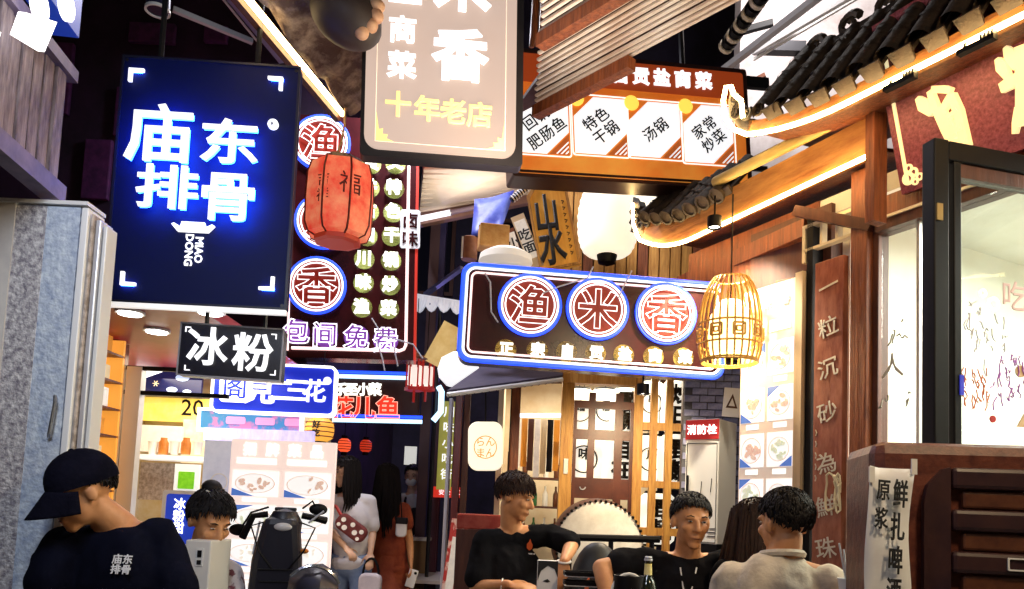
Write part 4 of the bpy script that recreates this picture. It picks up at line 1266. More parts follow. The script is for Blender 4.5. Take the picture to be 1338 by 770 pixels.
# ridge and roof animal
for k in range(13):
    xk = 0.10 + 0.21 * k
    sp_ = [(xk + (0.065 * (1 - 0.8 * q_ / 17)) * cos(2 * pi * 1.3 * q_ / 17 + 0.4 * (k % 3)), 0.34, 0.63 + 0.015 * (k % 2) + (0.055 * (1 - 0.8 * q_ / 17)) * sin(2 * pi * 1.3 * q_ / 17 + 0.4 * (k % 3))) for q_ in range(18)]
    MB().tube(sp_, [0.024 - 0.014 * q_ / 17 for q_ in range(18)], 6).build('ridge_ornament', TILE, t1, smooth=True)
MB().tube([(-0.02, 0.34, 0.55), (1.0, 0.36, 0.57), (L1, 0.38, 0.59)], 0.06, 8).build('ridge', TILE, t1, smooth=True)
M_ = ME1 @ Matrix.Translation((0.66, 0.33, 0.60))
t = thing('roof_figure', 'small dark seated roof figure on the ridge of the upper eave', 'roof ornament', M_)
MB().lathe([(0.05, 0), (0.06, 0.05), (0.045, 0.11), (0.03, 0.14), (0.038, 0.17), (0.03, 0.21), (0.0, 0.225)], 10).build('body', TILE, t, smooth=True)
MB().ell((-0.035, -0.01, 0.18), (0.03, 0.02, 0.02), 8, 6).build('snout', TILE, t, smooth=True)

A2 = P(842, 342, 5.3)
B2 = PZ(1140, 203, A2.z)
t2, ME2, L2 = eave('lower_eave', 'lower tiled eave with round tile ends and rope light over the bamboo cage lantern', A2, B2, 0.02, 0.125, 0.15, radians(48), 0.34, 0.18, LEDW, 'dragon', True)
BAMB = mat('yellow bamboo pole', (0.55, 0.38, 0.10), 0.45, col2=(0.72, 0.55, 0.22), scale=5, stretch=(1, 5, 5))
MB().tube([(0.80, -0.05, 0.265), (1.3, -0.05, 0.25), (L2 + 0.02, -0.05, 0.235)], 0.033, 10).build('gutter_pipe', BAMB, t2, smooth=True)
MB().tube([(-0.08, 0.24, 0.50), (0.6, 0.24, 0.47), (L2, 0.20, 0.40)], 0.03, 8).build('ridge', WOOD_RED, t2, smooth=True)
MB().bx(0.62, L2, -0.014, -0.002, -0.0, 0.20).build('fascia_board', mat('glowing ochre board', (0.26, 0.09, 0.022), 0.45, col2=(0.56, 0.28, 0.08), scale=6, stretch=(.6, 3, 3), detail=10, lo=0.3, hi=0.68, bump=0.35), t2)
MB().bx(L2 - 0.02, L2 + 0.03, -0.05, 0.04, -0.35, 0.22).build('end_post', WOOD_RED, t2)
# porch beams below the lower eave
for k, (pa, pb) in enumerate((((890, 372), (1058, 298)), ((905, 398), (1062, 372)))):
    a_ = P(*pa, 5.4)
    b_ = P(*pb, 4.15)
    o = MB().beam(a_, b_, 0.08, 0.10).build('porch_beam', WOOD_RED)
    tag(o, ['upper red brown porch beam under the lower tiled eave', 'lower red brown porch beam above the tall photo board'][k], 'beam')
a_, b_ = P(1040, 276, 4.1), P(1140, 296, 3.75)
o = MB().beam(a_, b_, 0.05, 0.055).build('porch_beam', WOOD_DARK)
tag(o, 'dark cross beam meeting the corner post below the lower eave', 'beam')
o = MB().bx(0, 1.1, 0.05, 0.09, 2.35, 3.0).build('porch_panel', WOOD_RED)
o.matrix_world = FM @ Matrix.Translation((-1.25, 0, 0))
tag(o, 'red brown boarding above the tall photo board', 'panel')

# ---- red signboard with gold characters, leaning out over the shop front
a0, z0 = fx(1150, 285)
RM = FM @ Matrix.Translation((fx(1195, 275)[0], -0.10, 2.80)) @ Matrix.Rotation(radians(16), 4, 'X')
ztl = onplane(RM, 1140, 128)[1]
t = thing('gold_character_signboard', 'leaning red name board with large gold characters above the glass front', 'signboard', RM)
REDB = mat('mottled red lacquer', (0.13, 0.012, 0.024), 0.4, col2=(0.32, 0.08, 0.11), scale=60, detail=8, bump=0.15)
MB().bx(0.0, 3.0, 0.0, 0.05, -0.02, 0.78).build('board', REDB, t)
GOLD = mat('pale gold letter', (0.85, 0.62, 0.20), 0.4, emit=(1.0, 0.84, 0.46), es=0.8)
MB().bx(0.035, 0.05, -0.008, 0.0, 0.02, 0.75).build('gold_line', GOLD, t)
for z in (0.04, 0.70):
    for (dx, dz, r) in ((0, 0, 0.03), (0.03, 0.02, 0.022), (0.055, -0.01, 0.018), (0.01, 0.045, 0.02), (0.03, -0.025, 0.016)):
        MB().ring(circ(r, 14, 0.05 + dx, z + dz), circ(r * 0.55, 14, 0.05 + dx, z + dz), -0.010, -0.001).build('gold_scroll', GOLD, t)


def stroke(b, pts, y0=-0.03, y1=-0.001):
    """blade shaped brush stroke: list of (x, z, half width)"""
    L_, R_ = [], []
    for i, (x, z, w__) in enumerate(pts):
        a_ = pts[max(0, i - 1)]
        c_ = pts[min(len(pts) - 1, i + 1)]
        dx, dz = c_[0] - a_[0], c_[1] - a_[1]
        l = sqrt(dx * dx + dz * dz) or 1
        L_.append((x - dz / l * w__, z + dx / l * w__))
        R_.append((x + dz / l * w__, z - dx / l * w__))
    b.prism(L_ + R_[::-1], y0, y1)


def pxs(M, lst):
    return [(*onplane(M, a_, b_), c_) for a_, b_, c_ in lst]


k = MB()
stroke(k, pxs(RM, [(1203, 128, 0.010), (1211, 138, 0.028), (1221, 150, 0.010)]))
for q, l in enumerate(([(1219, 119, 0.012), (1226, 140, 0.016), (1240, 170, 0.018), (1252, 196, 0.014)], [(1222, 117, 0.014), (1238, 117, 0.016), (1247, 119, 0.012)],
                       [(1247, 124, 0.016), (1256, 145, 0.018), (1266, 192, 0.02)], [(1247, 124, 0.012), (1240, 138, 0.016), (1234, 147, 0.012)],
                       [(1236, 147, 0.012), (1248, 168, 0.014), (1254, 180, 0.012)], [(1243, 155, 0.008), (1256, 143, 0.010)], [(1248, 172, 0.012), (1262, 166, 0.012)], [(1252, 188, 0.02), (1266, 186, 0.02)])):
    stroke(k, pxs(RM, l), -0.03 - 0.0012 * (q + 1))
k.build('character', GOLD, t)
k = MB()
for q, l in enumerate(([(1307, 77, 0.008), (1313, 88, 0.022), (1322, 104, 0.010)], [(1318, 62, 0.008), (1324, 72, 0.022), (1332, 90, 0.01)], [(1312, 116, 0.02), (1325, 108, 0.025), (1345, 96, 0.02)],
                       [(1338, 60, 0.02), (1340, 110, 0.022), (1338, 165, 0.018)], [(1336, 140, 0.014), (1332, 160, 0.012), (1330, 175, 0.006)], [(1350, 100, 0.02), (1375, 160, 0.02)])):
    stroke(k, pxs(RM, l), -0.03 - 0.0012 * q)
k.build('character', GOLD, t)
for c, s in (('味', 1.45), ('楼', 2.2)):
    put(c, t, s, 0.4, 0.55, GOLD, -0.02, 0.03, 0.02)
# clamp lamps on the rope light
for (px, py) in ((1165, 92), (1280, 52)):
    q = ME1.inverted() @ PZ(px + 10, py + 16, A1.z - 0.06)
    c_ = thing('clip_lamp', ['black clip lamp under the rope light near the end of the red signboard', 'black clip lamp under the rope light above the second gold character'][px > 1200], 'clip lamp', ME1 @ Matrix.Translation((q.x, -0.06, -0.06)))
    MB().beam((-0.07, 0, 0), (0.07, 0, 0.0), 0.03, 0.02).build('body', BLACK, c_)
    for j in range(4):
        MB().bx(0.02 + 0.014 * j, 0.027 + 0.014 * j, -0.018, 0.018, 0.008, 0.026).build('fin', DARKMETAL, c_)
    MB().tube([(-0.05, 0, 0.01), (-0.06, 0.03, 0.05)], 0.006, 5).build('arm', BLACK, c_)

# ---- black framed glass door leaf standing in front of the shop
M, w_, h_ = rect((1208, 184), (1450, 222), (1450, 560), (1208, 572), 2.62, 14)
DM = planeM(P(1213, 574, 2.62), radians(14))
x1, z1 = onplane(DM, 1213, 184)
t = thing('black_door_frame', 'black framed glass door leaf rising behind the brown slatted cabinet', 'door', DM)
W_ = 0.75
MB().bx(-0.002, 0.060, -0.03, 0.03, -1.4, z1).build('frame_post', BLACK, t, bevel=0.005)
MB().bx(0.064, 0.076, -0.005, 0.02, -1.4, z1 - 0.07).build('lit_seam', mat('gap glow', (0.75, 0.7, 0.62), 0.5, emit=(1, 0.93, 0.8), es=0.5), t)  # glowing strip stands in for light through the gap between posts
MB().bx(0.080, 0.112, -0.03, 0.03, -1.4, z1 - 0.075).build('frame_post', BLACK, t, bevel=0.004)
MB().bx(0.0605, W_, -0.03, 0.03, z1 - 0.072, z1 - 0.003).build('frame_rail', BLACK, t, bevel=0.004)
MB().bx(0.1125, W_, -0.02, 0.02, z1 - 0.125, z1 - 0.076).build('frame_rail', WOOD_DARK, t)
MB().bx(W_ + 0.001, W_ + 0.06, -0.03, 0.03, -1.4, z1).build('frame_post', BLACK, t)
MB().bx(0.1125, W_, -0.004, 0.002, -1.35, z1 - 0.126).build('glass_pane', glass_mat('window glass'), t)
MB().bx(0.004, 0.028, -0.036, -0.03, z1 - 0.30, z1 - 0.24).build('latch', mat('brass', (0.5, 0.36, 0.15), 0.35, 0.8), t)
# stickers and marker scribbles on that pane
PKW = mat('white sticker', (0.85, 0.84, 0.86), 0.5, emit=(1, 0.97, 1.0), es=0.8)
x, z = onplane(DM, 1308, 395)
for k, (px, py, r) in enumerate(((1282, 384, 0.016), (1296, 398, 0.026), (1280, 418, 0.012))):
    xx, zz = onplane(DM, px, py)
    MB().ring(circ(r, 18, xx, zz), circ(r * 0.6, 18, xx, zz), -0.010, -0.005).build('ring_sticker', PKW, t)
for c, px in (('吃', 1322), ('货', 1352)):
    xx, zz = onplane(DM, px, 388)
    put(c, t, xx, zz, 0.115, mat('mauve sticker letter', (0.6, 0.42, 0.42), 0.5), -0.010, 0.008, 0.004, name='lettering')
scribble('marker_scribble', mat('orange red marker', (0.55, 0.10, 0.02), 0.6), 1254, 480, 1288, 520, 26, t, DM, 0.0022, 11)
scribble('marker_scribble', mat('purple marker', (0.30, 0.06, 0.42), 0.6), 1296, 465, 1337, 520, 30, t, DM, 0.0022, 12)
scribble('marker_scribble', mat('pale grey marker', (0.55, 0.55, 0.62), 0.6), 1255, 400, 1320, 470, 26, t, DM, 0.0022, 13)
xx, zz = onplane(DM, 1295, 548)
MB().prism(circ(0.013, 16, xx, zz), -0.009, -0.005).build('red_dot', mat('red dot', (0.45, 0.01, 0.01), 0.5), t)
xx, zz = onplane(DM, 1331, 486)
MB().prism(circ(0.022, 16, xx, zz), -0.009, -0.005).build('tan_dot', mat('tan sticker', (0.6, 0.42, 0.24), 0.5), t)
xx, zz = onplane(DM, 1335, 548)
MB().prism([(xx - 0.03, zz - 0.03), (xx + 0.03, zz - 0.03), (xx + 0.01, zz + 0.03)], -0.009, -0.005).build('tan_patch', mat('tan sticker'), t)
xx, zz = onplane(DM, 1247, 505)
MB().bx(xx - 0.008, xx + 0.008, -0.034, -0.03, zz - 0.035, zz + 0.035).build('blue_tag', mat('blue tag', (0.02, 0.03, 0.4), 0.4, emit=(0.02, 0.03, 0.6), es=0.4), t)

# ---- brown slatted cabinet in the corner
KM = planeM(P(1142, 575, 2.15), radians(-11))
t = thing('brown_cabinet', 'red brown cabinet with a dark recessed panel of slats in the lower corner', 'cabinet', Matrix.Translation((0, 0, -KM.translation.z)) @ KM)
KH = KM.translation.z
LEATH = mat('mottled oxblood lacquer', (0.065, 0.014, 0.010), 0.42, col2=(0.15, 0.04, 0.022), scale=30, detail=8, bump=0.2)
sx0, _ = onplane(KM, 1222, 620)
MB().bx(0, 0.9, 0.02, 0.35, 0, KH).build('body', LEATH, t, bevel=0.035)
zt_ = onplane(KM, 1280, 612)[1] + KH
for k in range(7):
    z1_, z0_ = zt_ - 0.115 * k, zt_ - 0.115 * k - 0.06
    MB().bx(sx0 + 0.04, 0.86, -0.012, 0.019, z0_, z1_).build('slat', mat('dark slat', (0.025, 0.010, 0.016), 0.4, col2=(0.05, 0.02, 0.02), scale=9), t, bevel=0.012)
    if k < 6:
        MB().bx(sx0 + 0.07, 0.86, 0.002, 0.0195, z0_ - 0.052, z0_ - 0.003).build('slat', mat('rust slat', (0.06, 0.016, 0.008), 0.45, col2=(0.12, 0.04, 0.018), scale=18), t, bevel=0.008)
MB().prism([(sx0 - 0.03, 0.1), (sx0 + 0.038, 0.1), (sx0 + 0.038, zt_), (sx0 + 0.02, zt_ - 0.005), (sx0 - 0.02, zt_ - 0.05), (sx0 - 0.03, zt_ - 0.1)], -0.006, 0.0195).build('recess_edge', mat('dark slat'), t)
xx, zz = onplane(KM, 1332, 738)
MB().ring(rrect(0.07, 0.035, 0.004, cx=xx, cz=zz + KH), rrect(0.062, 0.027, 0.004, cx=xx, cz=zz + KH), -0.018, -0.011).build('label_frame', WHITEPOST, t)

# ---- beer poster
PM = planeM(P(1163, 612, 2.06), radians(8))
t = thing('beer_poster', 'long white paper poster with black brush writing taped to the cabinet', 'poster', PM)
vs, fs = [], []
for i in range(13):
    zz = -0.45 * i / 12
    for j in range(5):
        xx = -0.062 + 0.124 * j / 4 + 0.007 * sin(zz * 9) - 0.012 * (i / 12)
        vs.append((xx, 0.006 * sin(zz * 16 + j) - (0.012 if j == 4 else 0) - (0.006 if j == 0 else 0), zz + (0.004 if j == 0 else 0)))
        if i and j:
            o_ = i * 5 + j
            fs.append((o_ - 6, o_ - 5, o_, o_ - 1))
pa = MB().add(vs, fs).build('sheet', mat('white paper', (0.8, 0.8, 0.82), 0.8, col2=(0.72, 0.72, 0.76), scale=6, emit=None), t, smooth=True)
sd = pa.modifiers.new('thickness', 'SOLIDIFY')
sd.thickness = 0.001
for c, px, py, s, sxx in (('原', 1148, 640, 0.060, 0.66), ('浆', 1145, 677, 0.060, 0.66), ('鲜', 1170, 645, 0.078, 0.55), ('扎', 1166, 688, 0.078, 0.55), ('啤', 1163, 731, 0.078, 0.55), ('酒', 1161, 772, 0.078, 0.55)):
    xx, zz = onplane(PM, px, py)
    put(c, t, xx, zz, s, INK, -0.022, 0.022, 0.006, sx=sxx, rot=-0.04)
for (px, py) in ((1190, 606), (1135, 616)):
    xx, zz = onplane(PM, px, py)
    MB().bx(xx - 0.008, xx + 0.008, -0.016, -0.012, zz - 0.03, zz + 0.012).build('tape', mat('clear tape', (0.7, 0.68, 0.66), 0.2), t)

# ---- bamboo cage lantern
q = P(953, 474, 4.35)
t = thing('bamboo_lantern', 'glowing bamboo cage lantern hanging at the end of the wide neon sign', 'lantern', q)
prof = [(0.10, 0.0), (0.155, 0.0), (0.172, 0.06), (0.178, 0.16), (0.172, 0.28), (0.155, 0.38), (0.125, 0.455), (0.10, 0.49)]
RIBM = mat('golden bamboo rib', (0.60, 0.32, 0.06), 0.5, col2=(0.75, 0.48, 0.12), scale=9)
rme = MB().tube([(r, 0, z) for r, z in prof[1:]], 0.0055, 5).mesh('rib', RIBM, True)
for k in range(26):
    o = link('rib', rme, t)
    o.rotation_euler = (0, 0, 2 * pi * k / 26)
for (r, z) in ((0.158, 0.0), (0.178, 0.10), (0.176, 0.22), (0.10, 0.49), (0.158, 0.012)):
    MB().tube([(r * cos(2 * pi * j / 28), r * sin(2 * pi * j / 28), z) for j in range(28)], 0.006, 5, True).build('hoop', RIBM, t, smooth=True)
for k in range(9):
    g_ = 2 * pi * k / 9
    fm = Matrix.Rotation(g_, 4, 'Z') @ Matrix.Translation((0, -0.182, 0.16))
    MB().ring(rrect(0.075, 0.075, 0.01), rrect(0.055, 0.055, 0.008), -0.004, 0.004, fm).ring(rrect(0.035, 0.035, 0.006), rrect(0.02, 0.02, 0.004), -0.004, 0.004, fm).build('fret_ornament', RIBM, t)
MB().lathe([(0.0, 0.04), (0.11, 0.05), (0.125, 0.15), (0.115, 0.27), (0.06, 0.36), (0, 0.37)], 16).build('inner_shade', mat('warm paper glow', (0.9, 0.75, 0.45), 0.6, emit=(1.0, 0.74, 0.32), es=3.2), t, smooth=True)
MB().tube([(0, 0, 0.30), (0, 0, 1.0)], 0.005, 5).build('chain', DARKMETAL, t)
lamp('POINT', q + Vector((0, 0, -0.05)), 6, (1, 0.68, 0.3), 0.05)
# ================================================================== UPPER STRUCTURES
# ---- pale plaster upper wall on the right
uw = thing('upper_wall', 'pale plaster upper storey wall behind the dark tiled eave', 'wall', Vector((0, 7.0, 0)))
a_, b_ = P(962, 300, 7.0), P(1290, -60, 7.0)
MB().bx(a_.x, a_.x + 4.2, 0, 0.2, a_.z - 1.2, 7.6).build('wall', mat('pale stained plaster', (0.50, 0.46, 0.46), 0.85, col2=(0.26, 0.20, 0.18), scale=2.2, lo=0.45, hi=0.75, bump=0.3), uw)
lamp('AREA', (1.9, 5.4, 6.4), 130, (1, 0.93, 0.9), 0.5, (3.0, 7.0, 5.0))  # added lamp out of view, brightens the upper wall
# steel brackets, pipes in front of it
for i, (pa, pb, wd, m, lab) in enumerate((
        ((945, 92), (1080, -12), 0.05, STEEL, 'pale grey pipe sloping up beside the menu lightbox'),
        ((985, 70), (1130, -15), 0.035, mat('white pipe', (0.7, 0.7, 0.72), 0.4), 'white conduit sloping up in front of the plaster wall'),
        ((985, 78), (1150, -20), 0.02, WHITEPOST, 'thin white conduit just under the wider white one'),
        ((955, 45), (1010, 30), 0.05, BLACK, 'black steel arm above the end of the menu lightbox'),
        ((985, 62), (1052, 64), 0.09, DARKMETAL, 'dark steel bracket plate on the plaster wall'),
        ((1040, 62), (1048, 82), 0.06, DARKMETAL, 'short dark drop bracket on the plaster wall'),
        ((960, 120), (1000, 98), 0.035, WOOD_RED, 'rusty steel arm behind the menu lightbox'))):
    o = MB().beam(P(*pa, 6.3), P(*pb, 5.2 if i < 3 else 6.2), wd, wd).build(('conduit' if i < 3 else 'steel_bracket'), m)
    tag(o, lab, 'pipe' if i < 3 else 'bracket')
# striped flexible duct
t = thing('flexible_duct', 'black and cream striped flexible duct beside the slatted soffit', 'duct', P(948, 62, 5.6))
pa, pb = Vector((0, 0, 0)), P(1000, -12, 5.0) - P(948, 62, 5.6)
CRMD = mat('cream duct ring', (0.75, 0.66, 0.52), 0.5)
for k in range(10):
    c0_, c1_ = pa.lerp(pb, k / 10), pa.lerp(pb, (k + 0.55) / 10)
    MB().tube([c0_, c1_], 0.06, 12).build('ring', CRMD if k % 2 == 0 else BLACK, t, smooth=True)
    MB().tube([pa.lerp(pb, (k + 0.55) / 10), pa.lerp(pb, (k + 1) / 10)], 0.05, 12).build('ring', BLACK, t, smooth=True)

# ---- slatted soffit, top centre
ZS = 3.3
A, B = PZ(664, 163, ZS), PZ(965, 6, ZS)
d = (B - A)
ang = atan2(d.y, d.x)
SM = Matrix.Translation(A) @ Matrix.Rotation(ang, 4, 'Z')
t = thing('slatted_soffit', 'brown and white slatted canopy soffit above the menu lightbox', 'canopy', SM)
Ls = d.length
SL_W = mat('whitewashed batten', (0.82, 0.78, 0.76), 0.6, col2=(0.48, 0.34, 0.28), scale=6, stretch=(0.5, 6, 6))
SL_B = mat('brown batten', (0.035, 0.012, 0.008), 0.6, col2=(0.08, 0.03, 0.018), scale=6, stretch=(0.5, 6, 6))
smw = MB().bx(-0.02, Ls + 1.2, -0.0085, 0.0085, 0, 0.010).mesh('slat', SL_W)
inv = SM.inverted()
sgn = -1.0 if (inv @ PZ(750, 60, ZS)).y < 0 else 1.0
SDX = (SM.to_3x3() @ Vector((1, 0, 0))).x


def soffit_start(yl):
    return max(0.0, (0.06 - (SM @ Vector((0, yl, 0))).x) / SDX)


for k in range(64):
    o = link('slat', smw, t)
    yk = sgn * (0.02 + 0.0345 * k)
    o.location = (soffit_start(yk) + random.uniform(-0.01, 0.0), yk, random.uniform(0, 0.006))
se_ = soffit_start(sgn * 2.1)
vb = [(0.0, 0.0), (Ls + 2.6, 0.0), (Ls + 2.6, sgn * 2.1), *[(soffit_start(sgn * 2.1 * (1 - q_ / 12)), sgn * 2.1 * (1 - q_ / 12)) for q_ in range(12)]]
MB().add([(a_, b_, z_) for z_ in (0.029, 0.05) for a_, b_ in vb], [tuple(range(15)), tuple(range(29, 14, -1))] + [(q_, (q_ + 1) % 15, 15 + (q_ + 1) % 15, 15 + q_) for q_ in range(15)]).build('roof_board', SL_B, t)
for k, yy in enumerate((0.02, 0.42, 1.0)):
    MB().bx(soffit_start(sgn * yy) - 0.02, Ls + 1.2 if k else Ls * 0.62, sgn * yy - 0.028, sgn * yy + 0.028, -0.06, -0.002).build('beam', WOOD_RED, t)
lamp('AREA', SM @ Vector((0.8, sgn * 0.7, -0.75)), 12, (1, 0.84, 0.62), 0.4, SM @ Vector((0.8, sgn * 0.7, 1.0)))
# hanging carved rafter ends beside the peach lightbox
for k, (px, py, l) in enumerate(((694, 62, 0.30), (706, 50, 0.27), (722, 34, 0.24), (738, 16, 0.2))):
    q = P(px, py, 3.7)
    o = MB().tube([q, q + Vector((0.01, -0.01, 0.06)), q + Vector((0.02, -0.03, l + 0.25))], [0.012, 0.02, 0.02], 8).build('rafter_end', WOOD_RED, smooth=True)
    tag(o, ['lowest of the red brown rafter ends beside the peach lightbox', 'second lowest red brown rafter end beside the peach lightbox', 'third red brown rafter end up from the menu lightbox', 'uppermost red brown rafter end at the top edge of the photo'][k], 'rafter')

# ---- cream awning over the alley, behind the lightboxes
q = [P(548, 278, 7.4), P(700, 252, 7.4), P(705, 205, 5.9), P(556, 200, 5.9)]
t = thing('alley_awning', 'cream ribbed awning soffit across the alley behind the peach lightbox', 'awning', q[0])
q = [v - q[0] for v in q]
CRW = mat('cream ribbed sheet', (0.72, 0.62, 0.52), 0.6, col2=(0.6, 0.48, 0.38), scale=3)
n = (q[1] - q[0]).cross(q[3] - q[0]).normalized()
if n.z < 0:
    n = -n
MB().add([*q, *[v + n * 0.05 for v in q]], [(0, 1, 2, 3), (4, 5, 6, 7), (0, 1, 5, 4), (1, 2, 6, 5), (2, 3, 7, 6), (3, 0, 4, 7)]).build('sheet', CRW, t)
for k in range(12):
    f_ = (k + 0.5) / 12
    MB().tube([q[0].lerp(q[3], f_) - n * 0.006, q[1].lerp(q[2], f_) - n * 0.006], 0.014, 5).build('rib', CRW, t)
MB().beam(q[0] + Vector((0, 0, -0.06)), q[1] + Vector((0, 0, -0.02)), 0.08, 0.16).build('edge_beam', mat('mauve stained wood', (0.20, 0.10, 0.08), 0.6, col2=(0.36, 0.2, 0.16), scale=4), t)
lamp('AREA', P(620, 262, 6.6) + Vector((0, 0, -0.35)), 8, (1, 0.88, 0.72), 0.5, P(620, 240, 6.6) + Vector((0, 0, 2)))
t = thing('fluorescent_tube', 'short white fluorescent tube under the edge of the cream awning', 'tube lamp', P(545, 287, 7.3))
dv = P(588, 278, 7.3) - P(545, 287, 7.3)
MB().tube([(0, 0, 0), dv], 0.028, 10).build('tube', mat('fluorescent glass', (0.85, 0.85, 0.9), 0.4, emit=(0.92, 0.93, 1.0), es=1.3), t, smooth=True)
MB().tube([dv, dv * 1.03], 0.034, 10).build('cap', STEEL, t)
MB().tube([dv * 1.03, dv * 1.75], 0.025, 10).build('tube', mat('mauve tube', (0.3, 0.22, 0.3), 0.5), t, smooth=True)

# posts in the dark gap, blue tarp and box on the neon sign
for k, (px, w__, m, lab) in enumerate(((563, 0.10, mat('mauve post', (0.09, 0.05, 0.06), 0.6), 'dim brown post in the dark gap left of the blue tarp'), (573, 0.06, mat('indigo post', (0.03, 0.025, 0.10), 0.6), 'dim indigo post beside the brown one in the dark gap'))):
    b_ = P(px, 420, 7.6)
    o = MB().bx(b_.x - w__ / 2, b_.x + w__ / 2, 7.6, 7.7, 0, P(px, 282, 7.6).z).build('gap_post', m)
    tag(o, lab, 'post')
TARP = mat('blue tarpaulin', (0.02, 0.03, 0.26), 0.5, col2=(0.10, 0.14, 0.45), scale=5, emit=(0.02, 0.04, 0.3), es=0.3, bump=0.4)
vs, fs = [], []
for i in range(7):
    for j in range(7):
        a_ = P(620, 262, 6.0).lerp(P(672, 250, 6.0), j / 6)
        b_ = P(616, 312, 5.8).lerp(P(655, 300, 5.8), j / 6)
        p_ = a_.lerp(b_, i / 6)
        vs.append((p_.x, p_.y + 0.02 * sin(i * 0.7 + j * 0.9), p_.z + 0.008 * cos(j * 0.8)))
        if i and j:
            o_ = i * 7 + j
            fs.append((o_ - 8, o_ - 7, o_, o_ - 1))
o = MB().add(vs, fs).build('blue_tarp', TARP, smooth=True)
o.modifiers.new('thickness', 'SOLIDIFY').thickness = 0.004
tag(o, 'crumpled blue tarp hanging behind the corner of the wide neon sign', 'tarp')
KRAFT = mat('kraft cardboard', (0.50, 0.24, 0.06), 0.7, col2=(0.62, 0.36, 0.12), scale=18, bump=0.25)
q = P(644, 326, 5.6)
t = thing('cardboard_box', 'tan cardboard box stacked behind the top of the wide neon sign', 'box', Matrix.Translation(q) @ Matrix.Rotation(0.15, 4, 'Z'))
MB().bx(-0.11, 0.11, -0.08, 0.08, 0, 0.17).build('carton', KRAFT, t, bevel=0.006)
MB().bx(-0.112, 0.112, -0.02, 0.02, 0.171, 0.174).build('tape', mat('brown tape', (0.3, 0.16, 0.06), 0.3), t)
q = P(613, 340, 5.5)
t = thing('brown_drum_tin', 'rusty brown tin beside the cardboard box on the neon sign', 'tin', q)
MB().lathe([(0.055, 0), (0.058, 0.005), (0.055, 0.16), (0.058, 0.165), (0.05, 0.17), (0, 0.168)], 16).build('body', mat('rusty tin', (0.24, 0.085, 0.045), 0.55, col2=(0.36, 0.16, 0.08), scale=10), t, smooth=True)
MB().bx(-0.058, -0.045, -0.05, -0.04, 0.0, 0.16).build('label', WHITEPOST, t)
q = P(660, 352, 5.5)
o = MB().lathe([(0.0, 0.0), (0.16, 0.0), (0.2, 0.05), (0.19, 0.10), (0.12, 0.14), (0, 0.15)], 20, Matrix.Translation(q)).build('lantern_top', mat('white woven sack', (0.75, 0.72, 0.66), 0.7, emit=(1, 0.95, 0.85), es=0.35), smooth=True)  # rounded white top of a lantern behind the sign, glow put into its material
tag(o, 'plump white sack showing behind the top edge of the wide neon sign', 'lantern top')
# flexible conduit
t = thing('spiral_conduit', 'pale spiral conduit running down beside the orange calligraphy board', 'conduit', P(705, 232, 5.7))
pa, pb = Vector((0, 0, 0)), P(668, 262, 5.7) - P(705, 232, 5.7)
MB().tube([pa, pb], 0.022, 8).build('core', BLACK, t)
for k in range(13):
    c_ = pa.lerp(pb, k / 13)
    MB().tube([c_, pa.lerp(pb, (k + 0.4) / 13)], 0.03, 8).build('coil', WHITEPOST, t)

# ---- calligraphy boards and paper lanterns above the wide neon sign
M, w_, h_ = rect((687, 258), (734, 238), (764, 350), (707, 350), 5.6, -6)
t = thing('orange_calligraphy_board', 'tilted orange wooden board with bold black brush strokes', 'board', M @ Matrix.Translation((0, 0, -h_ / 2)))
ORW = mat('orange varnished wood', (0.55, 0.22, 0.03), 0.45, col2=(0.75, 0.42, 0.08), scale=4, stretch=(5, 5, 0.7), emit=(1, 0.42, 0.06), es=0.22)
MB().prism([(-w_ / 2, 0), (w_ / 2, 0), (w_ / 2, h_), (-w_ * 0.05, h_ + 0.12), (-w_ / 2, h_ - 0.03)], 0.0, 0.04).build('board', ORW, t)
MB().ring([(-w_ / 2, 0), (w_ / 2, 0), (w_ / 2, h_), (-w_ * 0.05, h_ + 0.12), (-w_ / 2, h_ - 0.03)], [(-w_ / 2 + .02, 0.02), (w_ / 2 - .02, 0.02), (w_ / 2 - .02, h_ - .02), (-w_ * 0.05, h_ + 0.09), (-w_ / 2 + .02, h_ - 0.05)], -0.012, -0.001).build('frame', WOOD_GOLD, t)
put('山', t, -0.03, h_ * 0.70, 0.30, INK, -0.016, 0.035, 0.01, rot=-0.05, sx=0.62)
put('水', t, -0.03, h_ * 0.30, 0.32, INK, -0.016, 0.035, 0.01, rot=-0.05, sx=0.62)
for k in range(9):
    zk = h_ * 0.80 - 0.05 * k
    MB().tube([(w_ * 0.31, -0.004, zk + 0.012), (w_ * 0.37, -0.004, zk + 0.004), (w_ * 0.32, -0.004, zk - 0.012)], 0.005, 4).build('brush_tick', mat('brown ink', (0.10, 0.025, 0.01), 0.6), t)
for k, (c, lab) in enumerate(((((660, 302), (672, 296), (686, 350), (674, 352)), 'narrow brown board with a small white framed mark beside the cardboard box'),
                              (((672, 286), (688, 274), (706, 350), (690, 352)), 'narrow pale board with brush marks beside the orange board'))):
    M, w_, h_ = rect(*c, 5.62 + 0.03 * (1 - k), -6)
    t = thing('narrow_board', lab, 'board', M @ Matrix.Translation((0, 0, -h_ / 2)))
    MB().bx(-w_ / 2, w_ / 2, 0, 0.03, 0, h_).build('board', WOOD_RED if k == 0 else mat('pale board', (0.65, 0.5, 0.32), 0.6), t)
    MB().bx(-w_ * 0.42, w_ * 0.42, -0.004, 0, h_ * 0.18, h_ * 0.9).build('paper', PALE, t)
    put('小吃'[k], t, 0, h_ * 0.62, 0.10, INK, -0.01, 0.02, 0.005)
    put('拉面'[k], t, 0, h_ * 0.38, 0.10, INK, -0.01, 0.02, 0.005)

